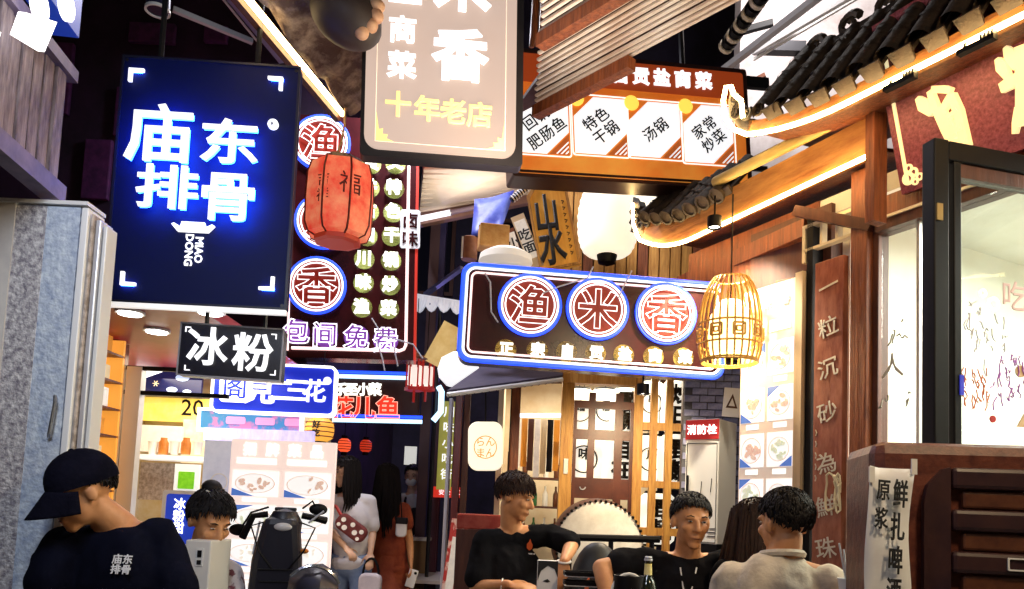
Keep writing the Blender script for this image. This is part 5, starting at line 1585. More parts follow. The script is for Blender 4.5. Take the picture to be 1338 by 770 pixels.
PAPER = mat('glowing lantern paper', (0.85, 0.8, 0.7), 0.7, emit=(1.0, 0.90, 0.70), es=0.98, emit2=(1.0, 0.86, 0.62), scale=3)


def paper_lantern(name, label, px, pyb, y, R, H, group=None, m=PAPER):
    q = P(px, pyb, y)
    t = thing(name, label, 'lantern', q, group)
    n = 13
    pr = [(R * 0.42, 0.0)]
    for i in range(n + 1):
        a_ = pi * (i / n)
        z = H * (0.5 - 0.5 * cos(a_))
        r = R * (0.42 + 0.58 * sin(a_) ** 0.62)
        pr.append((r + 0.004, z + 0.002))
        if i < n:
            zm = H * (0.5 - 0.5 * cos(pi * (i + 0.5) / n))
            pr.append((R * (0.42 + 0.58 * sin(pi * (i + 0.5) / n) ** 0.62) - R * 0.012, zm))
    MB().lathe(pr, 28).build('shade', m, t, smooth=True, ang=80)
    MB().lathe([(0, -0.10 * R / 0.27), (R * 0.28, -0.07 * R / 0.27), (R * 0.36, 0.02), (0, 0.006)], 20).build('base_ring', BLACK, t, smooth=True)
    MB().lathe([(0, H + 0.05), (R * 0.36, H + 0.05), (R * 0.44, H - 0.005), (0, H - 0.006)], 20).build('top_ring', BLACK, t, smooth=True)
    MB().tube([(0, 0, H + 0.05), (0, 0, H + 0.5)], 0.008, 5).build('cord', BLACK, t)
    return t


paper_lantern('paper_lantern', 'largest white paper lantern glowing above the wide neon sign', 793, 334, 6.0, 0.245, 0.56)
paper_lantern('paper_lantern', 'white paper lantern half hidden behind the tip of the lower eave', 845, 305, 6.5, 0.22, 0.42)
# timber shopfront above the neon sign: honey boards between the lanterns
t = thing('timber_fascia', 'honey coloured timber boarding behind the white paper lanterns', 'fascia', Vector((0, 6.9, 0)))
x0, x1 = P(735, 300, 6.9).x, P(935, 300, 6.9).x
z0, z1 = P(800, 380, 6.9).z, P(800, 232, 6.9).z
n = 14
for k in range(n):
    MB().bx(x0 + (x1 - x0) * k / n, x0 + (x1 - x0) * (k + 1) / n - 0.012, random.uniform(0, 0.015), 0.06, z0, z1).build('board', [WOOD_GOLD, WOOD_GOLD, WOOD_RED, WOOD_GOLD, WOOD_GOLD][k % 5], t)
MB().bx(x0, x1, 0.062, 0.09, z0, z1).build('backing', WOOD_DARK, t)
MB().bx(x0 - 0.1, x1 + 0.3, -0.06, 0.06, z1 + 0.002, z1 + 0.10).build('head_beam', WOOD_DARK, t)

# ---- left eave with rope light, rough ridge end
A3 = PZ(450, 152, 3.2)
B3 = PZ(322, -4, 3.2)
d = B3 - A3
LM = Matrix.Translation(A3) @ Matrix.Rotation(atan2(d.y, d.x), 4, 'Z')
t = thing('left_eave', 'rough dark eave with a glowing rope light above the red lantern', 'roof eave', LM)
L3 = d.length + 1.0
inv = LM.inverted()
sg = 1.0 if (inv @ PZ(470, 40, 3.2)).y > 0 else -1.0
GNARL = mat('gnarled brown plaster', (0.10, 0.06, 0.045), 0.7, col2=(0.42, 0.33, 0.25), scale=9, detail=8, lo=0.42, hi=0.68, bump=0.6)
MB().tube([(0.02, 0, 0.0), (L3 * 0.4, 0, 0.0), (L3, 0, 0.0)], 0.014, 8).build('led_rope', mat('warm led rope left', (0.9, 0.85, 0.7), 0.4, emit=(1.0, 0.70, 0.32), es=18), t, smooth=True)
rr = random.Random(5)
vs, fs = [], []
NX, NY = 26, 12
for i in range(NX + 1):
    for j in range(NY + 1):
        x = L3 * i / NX
        y = sg * (0.02 + 0.30 * j / NY)
        z = 0.02 + 0.10 * (j / NY) + 0.035 * noise.noise(Vector((x * 7, y * 16, 0.3))) + 0.03 * abs(noise.noise(Vector((x * 16, y * 5, 2.3))))
        vs.append((x, y, z))
        if i and j:
            o_ = i * (NY + 1) + j
            fs.append((o_ - NY - 2, o_ - NY - 1, o_, o_ - 1))
o = MB().add(vs, fs).build('rough_soffit', GNARL, t, smooth=True, ang=80)
o.modifiers.new('thickness', 'SOLIDIFY').thickness = 0.03
MB().bx(0, L3, -sg * 0.05 if sg > 0 else 0.02, -0.02 if sg > 0 else 0.05, -0.03, 0.05).build('fascia', WOOD_DARK, t)
tl3 = MB().tube([(0, 0, 0), (0, sg * 0.5, 0.2)], 0.055, 10).mesh('tile', TILE, True)
for k in range(12):
    o = link('tile', tl3, t)
    o.location = (0.06 + 0.13 * k, sg * 0.28, 0.20)
# round ridge end disc
q = P(452, 22, 3.0)
t = thing('ridge_end', 'dark rounded ridge end with pale rim behind the peach lightbox', 'roof ornament', q)
MB().ell((0, 0, 0), (0.16, 0.14, 0.11), 18, 12, Matrix.Rotation(0.5, 3, 'Y')).build('boss', mat('black brown clay', (0.02, 0.012, 0.012), 0.6), t, smooth=True)
for k in range(4):
    g_ = -0.95 + 0.36 * k
    MB().ell((0.135 * cos(g_), -0.05, 0.115 * sin(g_)), (0.035, 0.03, 0.030), 10, 8, Matrix.Rotation(-g_, 3, 'Y')).build('rim_lobe', mat('lit clay', (0.34, 0.15, 0.08), 0.6, col2=(0.5, 0.32, 0.2), scale=12), t, smooth=True)

# ---- red ribbed lantern
q = P(441, 313, 3.75)
t = thing('red_lantern', 'large red ribbed lantern with the character 福 hanging beside the blue signboard', 'lantern', Matrix.Translation(q) @ Matrix.Rotation(0.12, 4, 'Z'))
REDP = mat('red lantern silk', (0.45, 0.03, 0.015), 0.55, col2=(0.60, 0.10, 0.03), scale=11, emit=(0.95, 0.06, 0.035), es=0.62, emit2=(1.0, 0.34, 0.17), lo=0.35, hi=0.65, bump=0.3, bscale=26)
H = 0.385
pr = [(0.115, 0.0), (0.150, 0.015), (0.168, 0.06), (0.172, 0.19), (0.169, 0.31), (0.152, 0.37), (0.112, H)]
MB().lathe(pr, 8, Matrix.Rotation(pi / 8, 4, 'Z')).build('shade', REDP, t, smooth=True, ang=25)
DKRIB = mat('dark red rib', (0.14, 0.015, 0.01), 0.5)
rme = MB().tube([(r * 1.0, 0, z) for r, z in pr], 0.0055, 5).mesh('rib', DKRIB, True)
for k in range(8):
    o = link('rib', rme, t)
    o.rotation_euler = (0, 0, 2 * pi * k / 8 + pi / 8)
MB().lathe([(0.09, -0.025), (0.118, -0.02), (0.120, 0.004), (0.0, 0.004)], 8, Matrix.Rotation(pi / 8, 4, 'Z')).build('base_ring', mat('dull red trim', (0.3, 0.02, 0.015), 0.5, emit=(0.8, 0.08, 0.03), es=0.25), t)
MB().lathe([(0.0, H), (0.116, H), (0.10, H + 0.025), (0.0, H + 0.03)], 8, Matrix.Rotation(pi / 8, 4, 'Z')).build('top_ring', WOOD_DARK, t)
MB().tube([(-0.04, 0, H + 0.02), (-0.01, 0, H + 0.12), (0.0, 0, H + 0.22), (-0.01, 0.0, H + 0.5)], 0.006, 5).build('cord', mat('tan cord', (0.4, 0.25, 0.12), 0.7), t)
fm = Matrix.Rotation(0.10, 4, 'Z')
c_ = put('福', t, 0.066, 0.27, 0.115, mat('dark red ink', (0.13, 0.015, 0.01), 0.6), 0, 0.004, 0.004)
c_.matrix_local = Matrix.Rotation(0.40, 4, 'Z') @ Matrix.Translation((0.0, -0.163, 0.235)) @ Matrix.Diagonal((0.115, 0.115, 0.115, 1))
for k, cc in enumerate('吉祥'):
    c_ = put(cc, t, 0, 0, 0.07, mat('dark red ink'), 0, 0.004, 0.004)
    c_.matrix_local = Matrix.Rotation(-0.42, 4, 'Z') @ Matrix.Translation((0.0, -0.163, 0.245 - 0.08 * k)) @ Matrix.Diagonal((0.07, 0.07, 0.07, 1))
# ================================================================== RAMEN FRONT AND TABLE AREA
Y0 = 6.0


def Q(px, py, y=Y0):
    p = P(px, py, y)
    return p.x, p.z


rf = thing('lantern_restaurant', 'timber fronted restaurant with lattice doors and calligraphy lanterns behind the seated men', 'restaurant', Vector((0.75, Y0, 0)))


def fb_(name, m, px0, px1, y0, y1, z0, z1, parent=rf, **k):
    a, b = Q(px0, 600)[0] - 0.75, Q(px1, 600)[0] - 0.75
    return MB().bx(a, b, y0, y1, z0, z1).build(name, m, parent, **k)


zl = Q(780, 500)[1]            # lintel underside
zL2 = Q(780, 486)[1]
ROOMW = mat('warm room paint', (0.70, 0.60, 0.45), 0.7, col2=(0.6, 0.45, 0.28), scale=3)
fb_('back_wall', ROOMW, 655, 915, 1.7, 1.8, 0, 2.6)
fb_('side_wall', ROOMW, 648, 655, 0.06, 1.8, 0, 2.6)
fb_('ceiling', WOOD_DARK, 600, 960, 0.06, 1.8, 2.5, 2.6)
lamp('AREA', (0.75, Y0 + 0.75, 2.42), 52, (1, 0.88, 0.66), 1.2, (0.75, Y0 + 0.75, 0), sy=0.9)
fb_('door_frame', WOOD_RED, 664, 677, -0.05, 0.05, 0, zl)
fb_('lintel', WOOD_RED, 662, 731, -0.045, 0.045, zl + 0.001, zl + 0.06)
fb_('door_frame', WOOD_GOLD, 731, 747, -0.05, 0.05, 0, zL2)
fb_('lintel', WOOD_GOLD, 731.5, 826, -0.06, 0.04, zl - 0.02, zl + 0.07)
MB().box((Q(739, 600)[0] - 0.75, -0.055, Q(739, 610)[1]), (0.035, 0.012, 0.12)).build('switch_plate', WHITEPOST, rf, bevel=0.004)
# dark lattice door leaf
z56, z57, z62, z65 = Q(780, 562)[1], Q(780, 575)[1], Q(780, 625)[1], Q(780, 652)[1]
DRED = mat('dark red lacquer', (0.06, 0.010, 0.007), 0.4, col2=(0.12, 0.024, 0.012), scale=6)
dl = MB().ring(rrect(Q(826, 600)[0] - Q(748, 600)[0], zl - 0.3, cx=(Q(787, 600)[0] - 0.75), cz=0.3 + (zl - 0.3) / 2 - 0.15), rrect(Q(822, 600)[0] - Q(752, 600)[0], zl - 0.42, cx=(Q(787, 600)[0] - 0.75), cz=0.3 + (zl - 0.3) / 2 - 0.15), -0.02, 0.02).build('lattice_door', DRED, rf)
fb_('muntin', DRED, 767, 776, -0.015, 0.015, z62, zl - 0.08, dl)
fb_('muntin', DRED, 802, 812, -0.015, 0.015, 0.3, zl - 0.08, dl)
fb_('muntin', DRED, 752, 822, -0.013, 0.013, z57, z56, dl)
fb_('muntin', DRED, 752, 822, -0.012, 0.017, z65, z62, dl)
pu = MB().tube([(Q(784, 0)[0] - 0.75 + 0.022 * cos(a), -0.02, z65 + 0.09 + 0.022 * sin(a)) for a in [pi + pi * k / 8 for k in range(9)]], 0.005, 5).build('ring_pull', STEEL, dl, smooth=True)
# honey lattice screen
for (a, b) in ((826, 838), (848, 857), (868, 877)):
    fb_('lattice_bar', WOOD_GOLD, a, b, -0.03, 0.02, 0.0, zL2 - 0.01)
fb_('lattice_bar', WOOD_DARK, 889, 902, -0.035, 0.02, 0.0, zL2)
for (a, b) in ((563, 553), (638, 629), (700, 690)):
    fb_('lattice_rail', WOOD_GOLD, 838.5, 888, -0.022, 0.012, Q(860, a)[1], Q(860, b)[1])
fb_('head_beam', WOOD_RED, 600, 905, -0.02, 0.08, zL2 + 0.002, zL2 + 0.16)
# white cylindrical lanterns with calligraphy hanging behind the lattice
LN = mat('white lit lantern skin', (0.85, 0.82, 0.74), 0.6, emit=(1.0, 0.93, 0.78), es=0.85)


def drum_lantern(px, py, y, R, H, chars, lab, ring=False, grp=None):
    x, z = Q(px, py, y)
    t = thing('calligraphy_lantern', lab, 'lantern', Vector((x, y, z - H / 2)), grp)
    pr = [(R * 0.7, 0), (R * 0.92, H * 0.08), (R, H * 0.3), (R, H * 0.7), (R * 0.92, H * 0.92), (R * 0.7, H)]
    MB().lathe(pr, 20).build('shade', LN, t, smooth=True, ang=60)
    MB().lathe([(0, -0.02), (R * 0.66, -0.02), (R * 0.7, 0.006), (0, 0.006)], 16).build('base_ring', BLACK, t)
    MB().lathe([(0, H + 0.02), (R * 0.66, H + 0.02), (R * 0.7, H - 0.006), (0, H - 0.006)], 16).build('top_ring', BLACK, t)
    MB().tube([(0, 0, H), (0, 0, 2.5 - (z - H / 2))], 0.004, 4).build('cord', BLACK, t)
    if ring:
        MB().ring(circ(R * 0.62, 24, 0, H / 2), circ(R * 0.56, 24, 0, H / 2), -R - 0.004, -R * 0.75).build('ring_mark', INK, t)
        for k, c in enumerate(chars):
            put(c, t, 0, H / 2 + R * 0.24 - R * 0.48 * k, R * 0.55, INK, -R - 0.004, 0.02, 0.25)
    else:
        for k, c in enumerate(chars):
            put(c, t, 0, H * 0.70 - H * 0.40 * k, min(R * 1.3, H * 0.42), INK, -R - 0.004, 0.03, 0.25)


for (px, py, y, R, H, ch, lab, ring) in (
        (756, 540, 6.6, 0.15, 0.40, '麺', 'upper ringed lantern behind the dark lattice door, next to the honey door frame', True),
        (790, 540, 6.75, 0.15, 0.40, '酒', 'upper ringed lantern behind the middle of the dark lattice door', True),
        (818, 541, 6.5, 0.14, 0.42, '歌舞', 'upper lantern with two big characters behind the edge of the dark lattice door', False),
        (760, 602, 6.6, 0.19, 0.40, '味', 'lower lantern with a ring mark behind the dark lattice door', True),
        (808, 602, 6.7, 0.19, 0.42, '自在', 'lower calligraphy lantern behind the edge of the dark lattice door', False),
        (848, 530, 6.7, 0.15, 0.40, '串', 'upper lantern behind the first gap of the honey lattice', True),
        (884, 532, 6.45, 0.13, 0.44, '炒日', 'upper lantern with bold black characters behind the honey lattice', False),
        (846, 602, 6.7, 0.17, 0.42, '鳥', 'middle lantern with a ring mark behind the honey lattice', True),
        (882, 603, 6.45, 0.15, 0.44, '野麺', 'middle lantern with bold black characters behind the honey lattice', False),
        (858, 678, 6.45, 0.16, 0.42, '野麺', 'lowest lantern with bold black characters behind the honey lattice', False)):
    drum_lantern(px, py, y, R, H, ch, lab, ring)
# noren strips, tube lamp and shelf goods inside the left doorway
t = thing('noren_curtain', 'split shop curtain of orange and white strips inside the open doorway', 'curtain', Vector((Q(705, 560)[0], Y0 + 0.5, 0)))
zt_, zb_ = Q(705, 548, 6.5)[1], Q(705, 610, 6.5)[1]
for k in range(7):
    MB().bx(-0.19 + 0.055 * k, -0.14 + 0.055 * k, random.uniform(-.01, .01), 0.012, zb_ - random.uniform(0, .12), zt_).build('strip', [PALE, mat('orange cloth', (0.6, 0.25, 0.03), 0.8), WOOD_DARK, PALE, mat('cream cloth', (0.7, 0.6, 0.4), 0.8), BLACK, mat('orange cloth')][k], t)
o = MB().tube([P(676, 543, 6.4), P(733, 543, 6.4)], 0.016, 8).build('tube_lamp', mat('blue white tube', (0.7, 0.75, 0.9), 0.4, emit=(0.7, 0.8, 1.0), es=2.0), smooth=True)
tag(o, 'thin bluish white tube lamp across the open doorway', 'tube lamp')
t = thing('bottle_shelf', 'dark shelf of small bottles and jars in the open doorway', 'shelf', Vector((Q(706, 640, 7.2)[0], 7.2, 0)))
for k, z in enumerate((0.95, 1.25, 1.52)):
    MB().bx(-0.3, 0.3, 0, 0.16, z - 0.02, z).build('board', WOOD_DARK, t)
for sx in (-0.31, 0.31):
    MB().bx(sx - 0.01, sx + 0.01, 0, 0.16, 0, 1.75).build('side_panel', WOOD_DARK, t)
bt = MB().lathe([(0.024, 0), (0.026, 0.01), (0.026, 0.11), (0.010, 0.15), (0.010, 0.19), (0, 0.192)], 10)
bms = [bt.mesh('bottle', m, True) for m in (mat('white ceramic', (0.75, 0.74, 0.7), 0.3), mat('brown bottle', (0.10, 0.03, 0.01), 0.2), mat('green bottle', (0.03, 0.12, 0.04), 0.2))]
for k in range(18):
    o = link('shelf_bottle', bms[(k * 7) % 3])
    o.location = (t.location.x - 0.25 + 0.1 * (k % 6), 7.27, (0.95, 1.25, 1.52)[k // 6])
    c = (k * 7) % 3
    tag(o, '%s small %s bottle on the %s board of the doorway shelf' % (['left hand', 'right hand'][(k % 6) // 3], ['white ceramic', 'brown', 'green'][c], ['lowest', 'middle', 'top'][k // 6]), 'bottle', ['white bottles on the doorway shelf', 'brown bottles on the doorway shelf', 'green bottles on the doorway shelf'][c])

# ---- dark ribbed awning under the wide neon sign
q = [P(584, 516, 5.0), P(735, 496, 5.3), P(735, 478, 6.0), P(640, 476, 6.0)]
t = thing('ribbed_awning', 'dark indigo ribbed awning just below the wide neon sign', 'awning', q[0])
q = [v - q[0] for v in q]
AWN = mat('indigo canvas', (0.03, 0.028, 0.08), 0.6, col2=(0.06, 0.05, 0.11), scale=5)
up_ = Vector((0, 0, 0.03))
MB().add([*q, *[v + up_ for v in q]], [(0, 1, 2, 3), (4, 5, 6, 7), (0, 1, 5, 4), (1, 2, 6, 5), (2, 3, 7, 6), (3, 0, 4, 7)]).build('sheet', AWN, t)
for k in range(16):
    f_ = (k + 0.5) / 16
    MB().tube([q[0].lerp(q[1], f_) - up_ * 0.3, q[3].lerp(q[2], f_) - up_ * 0.3], 0.012, 5).build('rib', AWN, t)
MB().tube([q[0], q[1]], 0.016, 6).build('front_bar', STEEL, t)
# white lamp globe left of the sign
o = MB().lathe([(0, 0), (0.09, 0.01), (0.15, 0.07), (0.165, 0.14), (0.14, 0.22), (0.06, 0.27), (0, 0.275)], 20, Matrix.Translation(P(598, 506, 5.9))).build('globe_lamp', mat('pale globe', (0.8, 0.8, 0.82), 0.4, emit=(0.95, 0.97, 1.0), es=0.85), smooth=True)
tag(o, 'pale round globe lamp tucked behind the lower corner of the wide neon sign', 'lamp')
# ---- dark posts of the alley corner
for k, (a, b, y, m, lab, pyt) in enumerate(((592, 601, 5.7, mat('maroon post', (0.10, 0.012, 0.012), 0.35), 'slim maroon post below the ribbed awning', 512), (603, 611, 5.75, WOOD_DARK, 'dark brown post just beside the slim maroon one', 512),
                                            (583, 588, 5.9, STEEL, 'thin steel pole beside the maroon post', 520), (561, 577, 7.6, mat('night maroon post', (0.07, 0.015, 0.03), 0.4), 'broad dark maroon post at the alley end', 500))):
    x0, x1 = P(a, 600, y).x, P(b, 600, y).x
    o = MB().bx(x0, x1, y, y + 0.1, 0, P(a, pyt, y).z).build('alley_post', m, bevel=0.006)
    tag(o, lab, 'post')
# ---- white oval lantern sign
M, w_, h_ = rect((612, 552), (657, 552), (657, 615), (612, 615), 5.6, 0)
t = thing('white_lantern_sign', 'white rounded lantern sign with an orange round emblem under the awning', 'sign', M)
MB().prism(rrect(w_, h_, 0.07, 6), -0.05, 0.05).build('shade', PAPER, t, bevel=0.01)
ORI = mat('orange ink', (0.6, 0.25, 0.05), 0.5, emit=(1, 0.55, 0.15), es=0.5)
MB().ring(circ(0.085, 24, 0, -0.01), circ(0.078, 24, 0, -0.01), -0.055, -0.0505).build('ring_mark', ORI, t)
for k, c in enumerate('らん'):
    put(c, t, -0.035 + 0.07 * k, 0.03, 0.075, ORI, -0.055, 0.01, 0.004)
for k, c in enumerate('まん'):
    put(c, t, -0.035 + 0.07 * k, -0.05, 0.075, ORI, -0.055, 0.01, 0.004)
MB().tube([(0, 0, h_ / 2), (0, 0, h_ / 2 + 0.3)], 0.006, 5).build('cord', BLACK, t)
# red glowing box sign and small ones behind man
M, w_, h_ = rect((573, 636), (605, 637), (605, 651), (573, 650), 7.4, 0)
t = thing('red_exit_plate', 'small red lit plate with white marks on the dark alley wall', 'sign', M)
MB().bx(-w_ / 2 - .05, w_ / 2, 0, 0.04, -h_ / 2, h_ / 2).build('plate', mat('red lit plate', (0.4, 0.02, 0.02), 0.4, emit=(0.9, 0.04, 0.02), es=0.6), t)
for k in range(4):
    put('安全出口'[k], t, -0.09 + 0.06 * k, 0, 0.055, LETTER, -0.006, 0.01, 0.004)
# chair backs, red standing sign and menu stand left of man in black
t = thing('red_leaflet_stand', 'leaning red and white printed stand beside the maroon post', 'stand', Matrix.Translation(P(588, 760, 5.2)) @ Matrix.Rotation(-0.5, 4, 'Z') @ Matrix.Rotation(0.12, 4, 'Y'))
MB().bx(-0.06, 0.06, 0, 0.03, -0.62, 0.42).build('panel', mat('red print', (0.42, 0.02, 0.02), 0.5, col2=(0.7, 0.6, 0.55), scale=9, lo=0.5, hi=0.56, emit=(0.5, 0.05, 0.04), es=0.15), t)
MB().bx(-0.03, 0.03, -0.004, 0, -0.4, 0.3).build('white_band', PALE, t)
x, z = Q(663, 640, 5.9)
t = thing('red_lamp_box', 'small red lit box with a pale square behind the seated man in black', 'lamp box', Vector((x, 5.9, z)))
MB().bx(-0.06, 0.05, 0, 0.08, -0.07, 0.09).build('box', mat('red lit plate'), t)
MB().ring(rrect(0.06, 0.05, 0, cx=0.0, cz=-0.02), rrect(0.04, 0.03, 0, cx=0.0, cz=-0.02), -0.006, -0.001).build('square_mark', PAPER, t)
MB().tube([(0, 0.04, 0.09), (0, 0.04, 0.9)], 0.006, 4).build('cord', BLACK, t)

# ---- big drum
q = P(783, 712, 5.3)
t = thing('taiko_drum', 'large white skinned drum with a studded black rim behind the table', 'drum', q)
R_ = 0.30
MB().lathe([(0, -0.002), (R_ * 0.97, 0.0), (R_, 0.012), (R_ * 1.08, 0.2), (R_, 0.42), (0, 0.42)], 36, Matrix.Rotation(-pi / 2, 4, 'X')).build('body', WOOD_DARK, t, smooth=True)
MB().lathe([(0, 0.012), (R_ * 0.9, 0.012), (R_ * 0.985, 0.0)], 36, Matrix.Rotation(pi / 2, 4, 'X')).build('skin', mat('drum skin', (0.80, 0.78, 0.76), 0.7, col2=(0.64, 0.61, 0.59), scale=12, emit=None), t, smooth=True)
sm_ = MB().ell((0, 0, 0), (0.011, 0.011, 0.011), 8, 6).mesh('stud', BLACK, True)
for k in range(52):
    o = link('stud', sm_, t)
    g_ = 2 * pi * k / 52
    o.location = (R_ * cos(g_), -0.006, R_ * sin(g_))
MB().bx(-0.3, 0.3, 0.05, 0.35, -q.z, -R_ * 0.9).build('stand', WOOD_DARK, t)
# rail in front of it
t = thing('black_rail', 'black handrail with uprights in front of the white drum', 'rail', P(785, 704, 4.3))
a_ = P(735, 702, 4.3) - P(785, 704, 4.3)
b_ = P(862, 705, 4.3) - P(785, 704, 4.3)
MB().tube([a_, b_], 0.02, 8).build('bar', BLACK, t)
for f_ in (0.08, 0.5, 0.92):
    v = a_.lerp(b_, f_)
    MB().tube([v, (v.x, v.y, -P(785, 704, 4.3).z)], 0.014, 6).build('upright', BLACK, t)

# ---- alley lanterns, small
RLN = mat('small red lantern glow', (0.6, 0.08, 0.03), 0.5, emit=(1.0, 0.10, 0.03), es=1.1)


def small_lantern(name, px, py, y, R, H, lab, m, chars=None, grp=None):
    q = P(px, py, y)
    t = thing(name, lab, 'lantern', q - Vector((0, 0, H / 2)), grp)
    MB().lathe([(R * 0.5, 0), (R * 0.9, H * 0.15), (R, H * 0.4), (R, H * 0.6), (R * 0.9, H * 0.85), (R * 0.5, H)], 14).build('shade', m, t, smooth=True, ang=70)
    for k in range(4):
        z = H * (0.2 + 0.2 * k)
        MB().tube([(R * 1.01 * cos(2 * pi * j / 14), R * 1.01 * sin(2 * pi * j / 14), z) for j in range(14)], 0.004, 4, True).build('hoop', DKRIB, t)
    MB().lathe([(0, -0.03), (R * 0.5, -0.03), (R * 0.5, 0.004), (0, 0.004)], 10).build('base_ring', BLACK, t)
    MB().lathe([(0, H + 0.03), (R * 0.5, H + 0.03), (R * 0.5, H - 0.004), (0, H - 0.004)], 10).build('top_ring', BLACK, t)
    MB().tube([(0, 0, H), (0, 0, H + 0.5)], 0.004, 4).build('cord', BLACK, t)
    if chars:
        for k, c in enumerate(chars):
            put(c, t, 0, H * 0.68 - H * 0.36 * k, H * 0.34, INK, -R - 0.006, 0.03, 0.1)
    return t


small_lantern('alley_lantern', 450, 582, 7.5, 0.065, 0.13, 'small red lantern glowing above the woman in the white shirt', RLN)
small_lantern('alley_lantern', 478, 583, 7.6, 0.06, 0.12, 'dimmer small red lantern in the dark alley, nearer the woman with long hair', mat('dim red lantern', (0.5, 0.05, 0.02), 0.5, emit=(1.0, 0.06, 0.02), es=0.5))
small_lantern('amber_lantern', 418, 562, 5.6, 0.105, 0.17, 'amber lantern with black writing at the corner of the rounded blue sign', mat('amber lantern', (0.6, 0.3, 0.05), 0.5, emit=(1.0, 0.45, 0.06), es=0.9), '好吃')
# palace lantern pair right of neon board
for k, (px, lab) in enumerate(((541, 'red palace lantern with white panes beside the tall neon board'), (556, 'second red palace lantern just beyond the one at the neon board'))):
    q = P(px, 508, 6.6 + 0.35 * k)
    t = thing('palace_lantern', lab, 'lantern', q)
    s = 1.0
    for j in range(6):
        g_ = 2 * pi * j / 6
        g2 = 2 * pi * (j + 1) / 6
        MB().tube([(0.07 * cos(g_), 0.07 * sin(g_), 0), (0.07 * cos(g_), 0.07 * sin(g_), 0.27)], 0.008, 5).build('post', mat('red frame', (0.4, 0.02, 0.02), 0.4, emit=(0.7, 0.03, 0.02), es=0.25), t)
        a_, b_ = Vector((0.064 * cos(g_), 0.064 * sin(g_), 0)), Vector((0.064 * cos(g2), 0.064 * sin(g2), 0))
        MB().add([a_.lerp(b_, .15) + Vector((0, 0, .03)), a_.lerp(b_, .85) + Vector((0, 0, .03)), a_.lerp(b_, .85) + Vector((0, 0, .20)), a_.lerp(b_, .15) + Vector((0, 0, .20))], [(0, 1, 2, 3)]).build('pane', mat('pinkish pane', (0.8, 0.7, 0.65), 0.5, emit=(1, 0.80, 0.72), es=0.9), t)
    MB().lathe([(0, -0.02), (0.085, -0.02), (0.085, 0.008), (0, 0.008)], 6).build('base_ring', mat('red frame'), t)
    MB().lathe([(0, 0.33), (0.03, 0.31), (0.11, 0.265), (0.085, 0.255), (0, 0.255)], 6).build('roof', WOOD_RED, t)
    MB().tube([(0, 0, 0.32), (0, 0, 0.8)], 0.005, 4).build('cord', BLACK, t)
    MB().tube([(0, 0, -0.02), (0, 0, -0.12)], 0.012, 5).build('tassel', mat('red frame'), t)
# dim yellow shop poster wall at alley side
t = thing('yellow_banner', 'dim yellow vertical banner at the alley side behind the thin steel pole', 'banner', P(578, 640, 7.3))
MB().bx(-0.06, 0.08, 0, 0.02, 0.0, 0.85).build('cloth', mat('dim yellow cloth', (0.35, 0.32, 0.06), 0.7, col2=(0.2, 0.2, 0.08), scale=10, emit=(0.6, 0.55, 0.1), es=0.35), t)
for k in range(5):
    put('川味小吃街'[k], t, 0.03, 0.75 - 0.15 * k, 0.11, LETTER, -0.008, 0.01, 0.004)
MB().tube([(-0.06, 0.01, 0.85), (0.08, 0.01, 0.85)], 0.008, 5).build('rod', BLACK, t)
# blue roof edge and white cloth right of neon board
t = thing('white_parasol', 'folded white scalloped parasol edge behind the tall neon board', 'parasol', P(572, 400, 7.0))
vs, fs = [], []
for i in range(17):
    f_ = i / 16
    z = -0.05 - 0.06 * abs(sin(f_ * pi * 4))
    vs += [(-0.22 + 0.46 * f_, -0.1 * sin(f_ * pi), z + 0.03), (-0.20 + 0.42 * f_, 0.0, 0.11 - 0.05 * f_)]
    if i:
        fs.append((2 * i - 2, 2 * i, 2 * i + 1, 2 * i - 1))
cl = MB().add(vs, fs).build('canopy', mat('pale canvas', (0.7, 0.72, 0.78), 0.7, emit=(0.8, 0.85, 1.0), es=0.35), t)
cl.modifiers.new('thickness', 'SOLIDIFY').thickness = 0.01
MB().tube([(0.02, 0.05, 0.10), (0.02, 0.05, -P(572, 400, 7.0).z)], 0.018, 8).build('pole', DARKMETAL, t)
o = MB().beam(P(556, 385, 7.2), P(604, 350, 6.8), 0.05, 0.03).build('blue_strut', mat('blue steel'))
tag(o, 'bluish strut in the dark gap above the white parasol', 'strut')
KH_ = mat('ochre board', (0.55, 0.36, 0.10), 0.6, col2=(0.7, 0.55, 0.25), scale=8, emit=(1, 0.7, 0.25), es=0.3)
a_ = P(582, 452, 6.8)
o = MB().bx(-0.12, 0.10, 0, 0.03, -0.2, 0.2).build('ochre_board', KH_)
o.matrix_world = Matrix.Translation(a_) @ Matrix.Rotation(0.45, 4, 'Y')
tag(o, 'tilted ochre board between the parasol and the palace lanterns', 'board')
# hanging bits on the right of parasol: drainage hood
# ---- table with things
tb = thing('dining_table', 'dark dining table between the seated men, carrying the beer bottle', 'table', Vector((0.60, 3.0, 0)))
MB().bx(-0.52, 0.42, -0.22, 0.22, 0.76, 0.80).build('tabletop', WOOD_DARK, tb, bevel=0.006)
for sx in (-0.47, 0.37):
    for sy in (-0.17, 0.17):
        MB().bx(sx - 0.025, sx + 0.025, sy - 0.025, sy + 0.025, 0, 0.759).build('leg', WOOD_DARK, tb)
ZTAB = 0.80
tc = copy_tree(tb)
tc.location = (0.16, 3.52, 0)
tc['label'] = 'dark dining table before the seated man in a black t-shirt, carrying a white carton'


def ontable(px, y):
    return Vector((P(px, 740, y).x, y, ZTAB))


